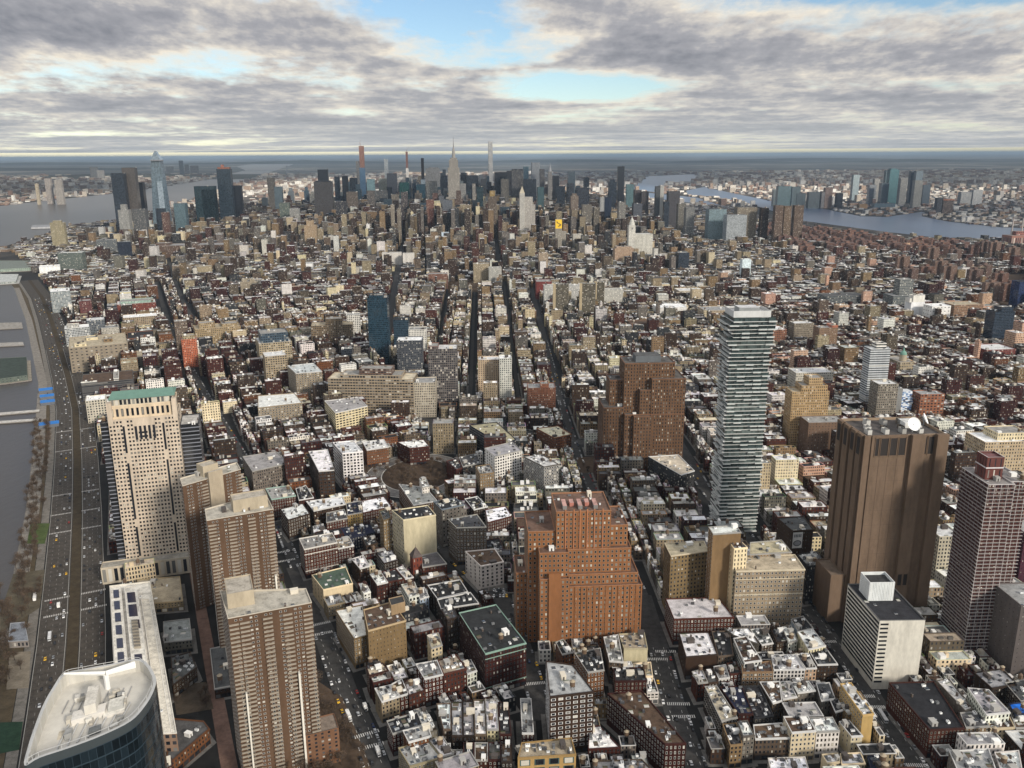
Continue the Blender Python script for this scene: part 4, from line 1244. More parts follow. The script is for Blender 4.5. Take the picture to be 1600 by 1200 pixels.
def vent(u0, u1, v, z0, z1):
    m = MB()
    m.prism(qt(u0, u1, v - .12, v - .01), z0, z1, (0.025, 0.02, 0.018), PLAIN, (0.02, 0.02, 0.02), PLAIN)
    m.prism(qt(u0 - .006, u1 + .006, v - .5, v - .01), z0 - .9, z0, GR, FAC, GR, FAC)
    m.prism(qt(u0 - .006, u0, v - .5, v - .13), z0, z1 + .8, GR, FAC)
    m.prism(qt(u1, u1 + .006, v - .5, v - .13), z0, z1 + .8, GR, FAC)
    m.build('vent', lin)
for a, b, v in ((.135, .175, -.9), (.20, .29, -.9), (.315, .395, -.9), (.42, .50, -.9), (.735, .765, 0), (.785, .85, 0)):
    vent(a, b, v, HT - 17, HT - 2.5)
for a, b, v in ((.58, .63, -3.6), (.65, .70, -3.6), (.15, .24, -.9), (.30, .40, -.9)):
    vent(a, b, v, 36, 46)
for a in (3, 14, 26, 38):
    m = MB(); m.prism(lrect(FL, AT, -1.75, -1.62, a, a + 5), HT - 17, HT - 2.5, (0.025, 0.02, 0.018), PLAIN); m.build('vent', lin)
roof_part(qt(.02, .98, 0, DT), HT, (0.09, 0.08, 0.075), lin, (0.26, 0.19, 0.13), 2.2)
rt = random.Random(5)
for i in range(12):
    m = MB(); u, v = .1 + .07 * i, 8 + (i % 3) * 11
    m.prism(qt(u, u + .05, v, v + 7), HT - 2.2, HT + rt.uniform(-.2, 3), rt.choice(((0.3, 0.29, 0.27), (0.12, .1, .08), (0.5, .49, .46))), PLAIN)
    m.build('roof_machine', lin)
m = MB(); m.prism(lrect(FL, AT, -14, -2, 4, 34), 0, 44, GR, FAC, (.16, .12, .09), parapet=1.2); m.build('wing', lin)
FOOT.append(lrect(FL, AT, -15, 0, 3, 35))
m = MB(); m.prism(qt(.66, .84, 22, 34), HT - 2.2, HT + 2.6, (0.6, 0.6, 0.58), PLAIN, (0.66, .66, .64)); m.build('roof_shed', lin)
def dish(px, py, v, rr, tilt):
    m = MB()
    x, y, z = atY(px, py, FL[1] + v)
    d = Vector((math.sin(tilt), -math.cos(tilt), 0.5)).normalized()
    u = d.cross(Vector((0, 0, 1))).normalized(); w_ = u.cross(d)
    prof = [(0, .0), (.5, .06), (.8, .18), (1.0, .32)]
    for (r0, h0), (r1, h1) in zip(prof[:-1], prof[1:]):
        for i in range(20):
            pts = []
            for rr_, hh, k in ((r0, h0, i), (r0, h0, i + 1), (r1, h1, i + 1), (r1, h1, i)):
                t = 2 * math.pi * k / 20
                pts.append(tuple(Vector((x, y, z)) + (u * math.cos(t) + w_ * math.sin(t)) * rr_ * rr + d * hh * rr))
            if r0 == 0: pts = [pts[0]] + pts[2:]
            m.face(pts, (0.86, 0.86, 0.85))
    m.tube((x, y, HT - 2.2), (x, y, z), .5, .4, (0.3, 0.3, 0.3))
    m.tube((x, y, z), tuple(Vector((x, y, z)) + d * rr * .9), .12, .1, (0.4, 0.4, 0.4))
    m.build('satellite_dish', lin)
dish(1427, 663, 16, 5.6, .15)
dish(1444, 655, 34, 5.0, 1.1)

# --- dark red tower with a white balcony grid
HR = height_at(1503, 1030, 757)
FL, FR, BL = G(1545, 757, HR), G(1594, 749, HR), G(1503, 730, HR)
AR_, LR_ = frame_of(FL, FR)
AR_ = -2.0
DR = math.hypot(BL[0] - FL[0], BL[1] - FL[1])
def qr(u0, u1, v0, v1): return lrect(FL, AR_, u0, u1, v0, v1)
MR = (0.062, 0.023, 0.019)
redt = tower('apartment_tower', 'building', [dict(p=qr(0, 20, 0, DR), z1=HR, tint=MR, bay=2.6, flr=2.9, win=(.42, .5, 0), rw=False, roof=(.26, .24, .23), rim=(.5, .47, .46)),
    dict(p=qr(20, LR_ + 3, 5, DR), z1=HR, tint=MR, bay=2.6, flr=2.9, win=(.42, .5, 0), rw=False, roof=(.26, .24, .23), rim=(.5, .47, .46))],
    label='dark red apartment tower wrapped in a grid of thin white balconies', anc='dark red balcony tower', seed=9)
nfl = int(HR / 2.9)
for i in range(1, nfl):
    m = MB(); zz = i * HR / nfl
    wt = (0.35, 0.32, 0.30)
    m.prism(qr(-1.3, 19.5, -1.3, -.03), zz - .12, zz + .12, wt, PLAIN, wt, PLAIN, bottom=True)
    m.prism(qr(20.6, LR_ + 4.2, 3.7, 4.97), zz - .12, zz + .12, wt, PLAIN, wt, PLAIN, bottom=True)
    m.prism(qr(-1.3, -.03, 0, DR), zz - .1, zz + .1, (0.2, 0.165, 0.17), PLAIN, wt, PLAIN, bottom=True)
    m.build('balcony', redt)
m = MB()
for u in (-1.2, 4, 9, 14, 19): m.prism(qr(u, u + .28, -1.36, -1.31), 6, HR, (0.5, 0.47, 0.47), PLAIN)
for u in (21, 26, 31): m.prism(qr(u, u + .28, 3.6, 3.66), 6, HR, (0.5, 0.47, 0.47), PLAIN)
for v in range(4, int(DR), 5): m.prism(qr(-1.36, -1.31, v, v + .2), 6, HR, (0.3, 0.26, 0.27), PLAIN)
m.build('facade_frame', redt)
m = MB(); m.prism(qr(4, 17, 12, 26), HR - 1, HR + 17, (0.12, 0.045, 0.038), FAC, (.2, .1, .1), bay=4, flr=8, win=(.2, .7, 0), parapet=1.5, rim=(.7, .68, .66)); m.prism(qr(3.7, 17.3, 11.7, 26.3), HR + 8, HR + 9, (0.6, .57, .57)); m.build('penthouse', redt)

# --- white slab with strip windows and a white cube on its roof
HW = height_at(1367, 1076, 968)
FL, FR, BL = G(1375, 969, HW), G(1446, 968, HW), G(1325, 912, HW)
AW, LW = frame_of(FL, FR)
DW = math.hypot(BL[0] - FL[0], BL[1] - FL[1])
P = [FL, FR, (FR[0] + BL[0] - FL[0], FR[1] + BL[1] - FL[1]), BL]
wht = tower('office_slab', 'building', [dict(p=P, z1=HW, tint=(0.56, 0.53, 0.46), win=(0, 0, 0), roof=(0.035, 0.035, 0.04), rim=(.12, .12, .12), clut=7)],
    label='pale slab with black strip windows and a white cube on its black roof', anc='pale slab with strip windows', seed=4)
for i in range(15):
    zz = HW - 4.2 - i * (HW - 8) / 14.6
    a, b = Vector((*BL, 0)), Vector((*FL, 0))
    d = (b - a).normalized(); n = Vector((d.y, -d.x, 0))
    m = MB()
    pts = [a + d * 1.2 + n * .15, b - d * .8 + n * .15, b - d * .8 + n * .02, a + d * 1.2 + n * .02]
    m.prism([(q.x, q.y) for q in pts], zz, zz + 1.9, (0.02, 0.022, 0.026), GLASS, (.3, .3, .28), PLAIN)
    m.build('strip_window', wht)
    m = MB(); m.prism(lrect(FL, AW, .8, LW * .2, -.15, -.02), zz, zz + 1.5, (0.02, 0.022, 0.026), GLASS, (.3, .3, .28), PLAIN); m.build('strip_window', wht)
m = MB()
c0 = loc2(FL, AW, LW * .28 - 6, DW * .52)
cq = lrect(c0, AW, 0, 19, 0, 17)
m.prism(cq, HW - .5, HW + 15, (0.62, 0.64, 0.63), FAC, (0.05, .05, .05), bay=1.2, flr=16, win=(.12, .96, 0), parapet=2.5, rim=(.8, .8, .78))
m.build('penthouse', wht)

# --- beige bank tower with green crown and glass sides
F0, F1 = G(201, 898), G(304, 884)
AC, LC = frame_of(F0, F1)
HC = 167.0
def qc(u0, u1, v0, v1): return lrect(F0, AC, u0 * LC, u1 * LC, v0, v1)
BE = (0.50, 0.415, 0.325)
gl = (0.02, 0.021, 0.024)
def keepc(i, j): return not (i in (4, 15) or (j > 36 and 6 < i < 13))
cit = tower('office_tower', 'building', [
    dict(p=qc(0, 1, 0, 40), z1=HC - 12, tint=BE, bay=LC / 20, flr=3.85, win=(.58, .5, 0), roof=(.3, .28, .25), keep=keepc, clut=1, rim=(.52, .43, .33)),
    dict(p=qc(-.13, -.002, 5, 36), z1=HC - 16, tint=gl, mat=CUR, bay=60, flr=3.85, win=(1, .74, 9.0), rw=False, roof=(.4, .38, .35), clut=1),
    dict(p=qc(1.002, 1.28, 12, 46), z1=HC - 26, tint=gl, mat=CUR, bay=60, flr=3.85, win=(1, .74, 9.0), rw=False, roof=(.5, .48, .45), clut=2),
    dict(p=qc(.03, .97, 3, 37), z0=HC - 13, z1=HC, tint=(0.60, 0.48, 0.34), bay=LC / 14, flr=13, win=(.5, .62, 0), roof=(.3, .3, .28), clut=1),
], label='beige bank tower with a green copper crown and banded dark glass sides', anc='beige tower with green crown', realwin=True, seed=388, frame='dark')
m = MB()
m.prism(qc(.05, .95, 5, 34), HC - .8, HC + 5.5, (0.5, 0.45, 0.36), FAC, None, bay=3.6, flr=7, win=(.62, .75, 0))
m.build('colonnade', cit)
m = MB()
a_, b_, c_, d_ = [(*q, HC + 5.5) for q in qc(.02, .98, 3.4, 35)]
e_, f_ = [(*q, HC + 9.5) for q in (loc2(F0, AC, .06 * LC, 20), loc2(F0, AC, .94 * LC, 20))]
gcol = (0.13, 0.235, 0.19)
m.face([a_, b_, f_, e_], gcol, PLAIN); m.face([c_, d_, e_, f_], gcol, PLAIN); m.face([b_, c_, f_], gcol, PLAIN); m.face([d_, a_, e_], gcol, PLAIN)
m.build('copper_roof', cit)
for uu in (.205, .775):        # tall dark glass slots in the front
    for (z0, z1) in ((18, 48), (56, 112), (122, 148)):
        m = MB(); m.prism(qc(uu - .013, uu + .017, -.3, -.02), z0, z1, (0.015, 0.018, 0.024), GLASS, (.3, .3, .3), PLAIN); m.build('glass_slot', cit)
for i in range(5):
    m = MB(); u = .36 + i * .065
    m.prism(qc(u, u + .035, -.3, -.02), HC - 33, HC - 20, (0.02, 0.022, 0.028), GLASS, (.3, .3, .3), PLAIN); m.build('glass_slot', cit)
for u in (0.0, .93):
    m = MB(); m.prism(qc(u, u + .07, -.4, 6), HC - 18, HC + 3.5, BE, FAC, BE, PLAIN); m.build('corner_pier', cit)
m = MB(); m.prism(qc(-.35, 1.35, -14, -.5), 0, 17, (0.45, 0.39, 0.3), FAC, (0.32, .3, .26), bay=5, flr=16, win=(.6, .75, 0), parapet=1); m.build('podium', cit)
FOOT.append(qc(-.4, 1.4, -15, 0))

# --- three brown apartment towers
def brown_tower(fl, fr, br, bl, h, label, anc, seed, shaft, fins):
    P = ccw([G(*q, h) for q in (fl, fr, br, bl)])
    BRN = (0.105, 0.062, 0.038)
    a, L_ = frame_of(P[0], P[1])
    t = tower('apartment_tower', 'building', [dict(p=P, z1=h, tint=BRN, bay=3.0, flr=2.9, win=(.5, .42, 0), roof=(0.44, 0.41, 0.35), rim=(.5, .45, .37), clut=4, keep=lambda i, j: i % 3 != 0)],
              label=label, anc=anc, realwin=True, frame='pale', seed=seed)
    D_ = math.hypot(P[3][0] - P[0][0], P[3][1] - P[0][1])
    nf = int(h / 2.9)
    for u in fins:      # stacks of balconies
        m = MB()
        for i in range(2, nf):
            zz = i * 2.9
            m.prism(lrect(P[0], a, u * L_, u * L_ + 5.6, -1.6, -.03), zz - .2, zz + .2, (0.34, .30, .245), PLAIN, (0.46, .42, .35), PLAIN, bottom=True)
            m.prism(lrect(P[0], a, u * L_, u * L_ + 5.6, -1.6, -1.5), zz + .21, zz + 1.1, (0.27, .225, .175), PLAIN)
        m.build('balcony', t)
    m = MB(); u0, u1 = shaft
    m.prism(lrect(P[0], a, u0 * L_, u1 * L_, D_ * .35, D_ * .95), h - 1, h + 9, (0.40, 0.34, 0.25), FAC, (0.42, .38, .32), parapet=.8); m.build('penthouse', t)
    return t, P, a, L_, D_
ip1, P1, a1, L1, D1 = brown_tower((356, 966), (487, 941), (478, 919), (344, 923), 118, 'brown apartment tower nearest the highway bend, white fin low on its face', 'front brown apartment tower', 11, (.02, .34), (0.005, .13, .40, .64, .885))
ip2, P2, a2, L2, D2 = brown_tower((323, 813), (427, 795), (414, 769), (320, 795), 118, 'middle one of the three brown apartment towers, concrete penthouse at its right', 'middle brown apartment tower', 12, (.42, .95), (.01, .3, .6, .885))
ip3, P3, a3, L3, D3 = brown_tower((285, 759), (376, 733), (370, 722), (281, 747), 118, 'rearmost of the three brown apartment towers with a bare concrete shaft', 'rear brown apartment tower', 13, (.42, .68), (.3, .93))
m = MB(); m.prism(lrect(P3[0], a3, .42 * L3, .66 * L3, -2.5, -.03), 0, 124, (0.36, 0.30, 0.22), FAC, (.4, .36, .3)); m.build('concrete_shaft', ip3)
m = MB(); m.prism(lrect(P1[0], a1, .765 * L1, .79 * L1, -3, -.03), 0, 72, (0.68, 0.64, 0.56), PLAIN, (.7, .67, .6)); m.build('concrete_fin', ip1)
m = MB(); m.prism(lrect(P1[0], a1, .115 * L1, .135 * L1, -3, -.03), 0, 66, (0.68, 0.64, 0.56), PLAIN, (.7, .67, .6)); m.build('concrete_fin', ip1)
m = MB(); m.prism(lrect(P2[0], a2, .93 * L2, .955 * L2, -3, -.03), 0, 62, (0.68, 0.64, 0.56), PLAIN, (.7, .67, .6)); m.build('concrete_fin', ip2)
m = MB(); m.prism(lrect(P1[0], a1, .79 * L1, 1.22 * L1, -2.6, 14), 0, 26, (0.17, 0.088, 0.05), FAC, (.25, .2, .16), bay=4, flr=2.9, win=(.35, .5, 0), parapet=.8); m.build('wing', ip1)
FOOT.append(lrect(P1[0], a1, .7 * L1, 1.25 * L1, -3, 16))

# --- dark curved glass tower in the near corner, white roof deck
HG = 214.0
op = [(38, 1196), (44, 1165), (54, 1135), (66, 1104), (80, 1078), (99, 1053), (130, 1045), (175, 1037), (221, 1030), (243, 1057), (240, 1080), (226, 1104), (204, 1127), (160, 1149), (110, 1168), (62, 1184)]
def smooth(p, k=4):
    n = len(p); out = []
    for i in range(n):
        a, b, c_, d_ = p[i - 1], p[i], p[(i + 1) % n], p[(i + 2) % n]
        for j in range(k):
            t = j / k
            out.append(tuple(.5 * (2 * b[m_] + (c_[m_] - a[m_]) * t + (2 * a[m_] - 5 * b[m_] + 4 * c_[m_] - d_[m_]) * t * t + (3 * b[m_] - a[m_] - 3 * c_[m_] + d_[m_]) * t ** 3) for m_ in (0, 1)))
    return out
P = smooth(ccw([G(*q, HG) for q in op]))
c = cen(P)
gold = thing('office_tower', 'building', *c, 0, label='dark curved glass tower in the near corner with a white machine deck on top')
anchor('dark curved glass tower', *c)
FOOT.append(P)
m = MB(); m.prism(P, 0, HG - 3, (0.008, 0.014, 0.019), CUR, None, bay=1.6, flr=4.2, win=(.94, .88, 2.5)); m.build('glass_wall', gold)
m = MB()
Q = inset(P, 1.0)
for i in range(len(P)):
    j = (i + 1) % len(P)
    m.face([(*P[i], HG - 3), (*P[j], HG - 3), (*P[j], HG), (*P[i], HG)], (0.05, 0.06, 0.065), GLASS)
    m.face([(*P[i], HG), (*P[j], HG), (*Q[j], HG), (*Q[i], HG)], (0.45, 0.45, 0.44))
    m.face([(*Q[i], HG), (*Q[j], HG), (*Q[j], HG - 4.5), (*Q[i], HG - 4.5)], (0.5, 0.48, 0.43))
m.build('parapet', gold)
m = MB(); m.face([(*q, HG - 4.5) for q in Q], (0.58, 0.555, 0.50), PLAIN); m.build('roof', gold)
Q0 = [G(*q, HG) for q in ((62, 1184), (204, 1127), (219, 1034), (99, 1055))]
def gp(s_, t_):
    return tuple((1 - t_) * ((1 - s_) * Q0[0][k] + s_ * Q0[1][k]) + t_ * ((1 - s_) * Q0[3][k] + s_ * Q0[2][k]) for k in (0, 1))
def gbox(nm, s0, s1, t0, t1, z0, z1, t, top=None, mat=PLAIN):
    m = MB(); m.prism(ccw([gp(s0, t0), gp(s1, t0), gp(s1, t1), gp(s0, t1)]), HG + z0, HG + z1, t, mat, top or t, ROOF); return m.build(nm, gold)
CR = (0.60, 0.575, 0.53)
gbox('penthouse', .22, .62, .42, .54, -4.5, -2.5, CR)
gbox('penthouse', .38, .52, .44, .72, -4.5, .8, (0.56, .53, .47))
gbox('penthouse', .60, .86, .38, .60, -4.5, -3.6, CR, (0.72, .69, .62))
gbox('penthouse', .66, .84, .42, .56, -3.6, -2.2, (.4, .4, .38), (0.6, .58, .52))
gbox('roof_platform', .20, .72, .14, .36, -4.5, -5.2, (0.62, .57, .48), (0.75, .7, .6))
gbox('roof_machine', .46, .60, .20, .27, -5.2, -3.2, (0.16, .17, .17))
gbox('roof_machine', .26, .40, .58, .68, -4.5, -4.6, (0.42, .43, .42))
gbox('roof_machine', .10, .18, .14, .22, -4.5, -5, (0.25, .2, .16))
gbox('roof_machine', .08, .22, .30, .40, -4.5, -4.4, (0.5, .45, .36))
gbox('roof_machine', .70, .80, .66, .74, -4.5, -4.5, (0.5, .42, .35))
gbox('roof_machine', .16, .24, .70, .82, -4.5, -5.5, (0.7, .64, .54))
rgd = random.Random(9)
for i in range(16):
    s_, t_ = rgd.uniform(.12, .86), rgd.uniform(.12, .82)
    a_, b_ = rgd.uniform(.015, .05), rgd.uniform(.012, .04)
    gbox('roof_machine', s_ - a_, s_ + a_, t_ - b_, t_ + b_, -4.5, rgd.uniform(-3.6, -2.2), rgd.choice(((.3, .3, .29), (.62, .6, .55), (.12, .12, .12), (.45, .42, .36))))
m = MB()
for i in range(7):
    u_ = .1 + i * .12
    m.tube((*gp(u_, .12 + .02 * i), HG - 4.1), (*gp(u_ + .1, .5), HG - 4.1), .22, .22, (.5, .5, .49), PLAIN, 5)
for i in range(9):
    m.tube((*gp(.06 + .1 * i, .62), HG - 4.2), (*gp(.1 + .1 * i, .78), HG - 4.2), .15, .15, (.3, .3, .3), PLAIN, 5)
m.build('pipework', gold)
m = MB()
cx = gp(.58, .84)
m.tube((*cx, HG - 4.5), (*cx, HG + 1), .9, .9, (0.75, .75, .73), PLAIN, 8)
e1, e2 = gp(.03, .95), gp(.95, .90)
m.tube((*e1, HG + 1.8), (*cx, HG + 1.6), .4, .8, (0.8, .79, .75), PLAIN, 6); m.tube((*cx, HG + 1.6), (*e2, HG + 1.4), .8, 1.3, (0.8, .79, .75), PLAIN, 6)
m.build('maintenance_crane', gold)
m = MB()
for i in range(0, len(P)):
    q = Q[i]
    if i % 3 == 0: m.tube((*q, HG - 4.5), (*q, HG + 1.4), .1, .1, (0.45, .45, .44), PLAIN, 5)
    q2 = Q[(i + 1) % len(Q)]
    m.tube((*q, HG + 1.3), (*q2, HG + 1.3), .09, .09, (0.45, .45, .44), PLAIN, 5)
m.build('roof_rail', gold)

# --- long white school building with dark solar panels
HS = 25.0
P = ccw([G(*q, HS) for q in ((184, 1150), (276, 1145), (234, 908), (171, 915))])
sch = tower('school_building', 'building', [dict(p=P, z1=HS, tint=(0.2, 0.13, 0.09), bay=4, flr=5, win=(.6, .5, 0), rw=False, roof=(0.74, 0.71, 0.64), rim=(.7, .66, .58), clut=9)],
    label='long white-roofed school beside the highway carrying rows of dark solar panels', anc='long white-roofed school', seed=8)
aS = math.degrees(math.atan2(P[3][0] - P[0][0], P[3][1] - P[0][1]))
def bil(s, t):
    x = (1 - t) * ((1 - s) * P[0][0] + s * P[1][0]) + t * ((1 - s) * P[3][0] + s * P[2][0])
    y = (1 - t) * ((1 - s) * P[0][1] + s * P[1][1]) + t * ((1 - s) * P[3][1] + s * P[2][1])
    return x, y
def patch(s0, s1, t0, t1): return [bil(s0, t0), bil(s1, t0), bil(s1, t1), bil(s0, t1)]
for s0, s1, t0, t1, z0, z1, t, nm in ((.02, .28, .0, .97, -1, 1.6, (.74, .71, .64), 'roof_tier'), (.36, .66, .30, .93, -1, 4.5, (.74, .71, .64), 'roof_tier'), (.72, .92, .0, .85, -1, .6, (.7, .65, .55), 'roof_tier')):
    m = MB(); m.prism(patch(s0, s1, t0, t1), HS + z0, HS + z1, (.55, .5, .43), PLAIN, t, ROOF, parapet=.5, rim=(.8, .77, .7)); m.build(nm, sch)
for s0, s1, t0, t1, z in [(.09, .22, .02 + i * .095, .085 + i * .095, 1.4) for i in range(10)] + [(.41, .60, .80, .88, 4.2), (.41, .60, .69, .78, 4.2), (.43, .58, .33, .42, 4.2), (.5, .62, .60, .66, 4.2)]:
    m = MB(); m.prism(patch(s0, s1, t0, t1), HS + z, HS + z + .45, (0.02, 0.022, 0.04), GLASS, (0.012, 0.014, 0.04), GLASS); m.build('solar_panel', sch)
m = MB()
for i in range(9):
    m.prism(patch(.44, .58, .46 + i * .022, .475 + i * .022), HS + 4.2, HS + 6, (.32, .28, .22), PLAIN, (.2, .18, .15))
m.build('roof_machine', sch)

# ------------------------------------------------------------ the taller buildings of the middle distance
# left x, right x, top y, foot y, depth (m), turn, colour, style (m masonry, c curtain glass), bay, floor, win, label, anchor
def mid(xl, xr, yt, yb, dep, ang, col, sty, bay, flr, win, label, anc=None, roof=None, name='mid_rise_building', tiers=(), cat='building', clut=3, rim=None):
    fl, fr = G(xl, yb), G(xr, yb)
    wd = math.hypot(fr[0] - fl[0], fr[1] - fl[1])
    c = ((fl[0] + fr[0]) / 2, (fl[1] + fr[1]) / 2)
    h = height_at((xl + xr) / 2, yb, yt)
    col = WALL[col] if isinstance(col, str) else col
    o = rect(*c, wd, dep, ang)
    base = o[0]
    tl = [dict(p=o, z1=h, tint=col, mat=CUR if sty == 'c' else FAC, bay=bay, flr=flr, win=win, roof=RF[roof] if roof else (.3, .3, .29), clut=clut, rim=rim or tuple(min(.8, x * 1.2) for x in col))]
    for (u0, u1, v0, v1, dh, tc) in tiers:
        tc = WALL[tc] if isinstance(tc, str) else tc or col
        tl.append(dict(p=lrect(base, ang, u0 * wd, u1 * wd, v0 * dep, v1 * dep), z0=h - 1, z1=h + dh, tint=tc, mat=CUR if sty == 'c' else FAC, bay=bay, flr=flr, win=win, roof=(.3, .29, .27), clut=1))
    return tower(name, cat, tl, label=label, anc=anc, seed=int(xl * 7 + yt))
W3 = (.5, .55, 0); WG = (.92, .8, 2.0); WB = (.8, .55, 0)
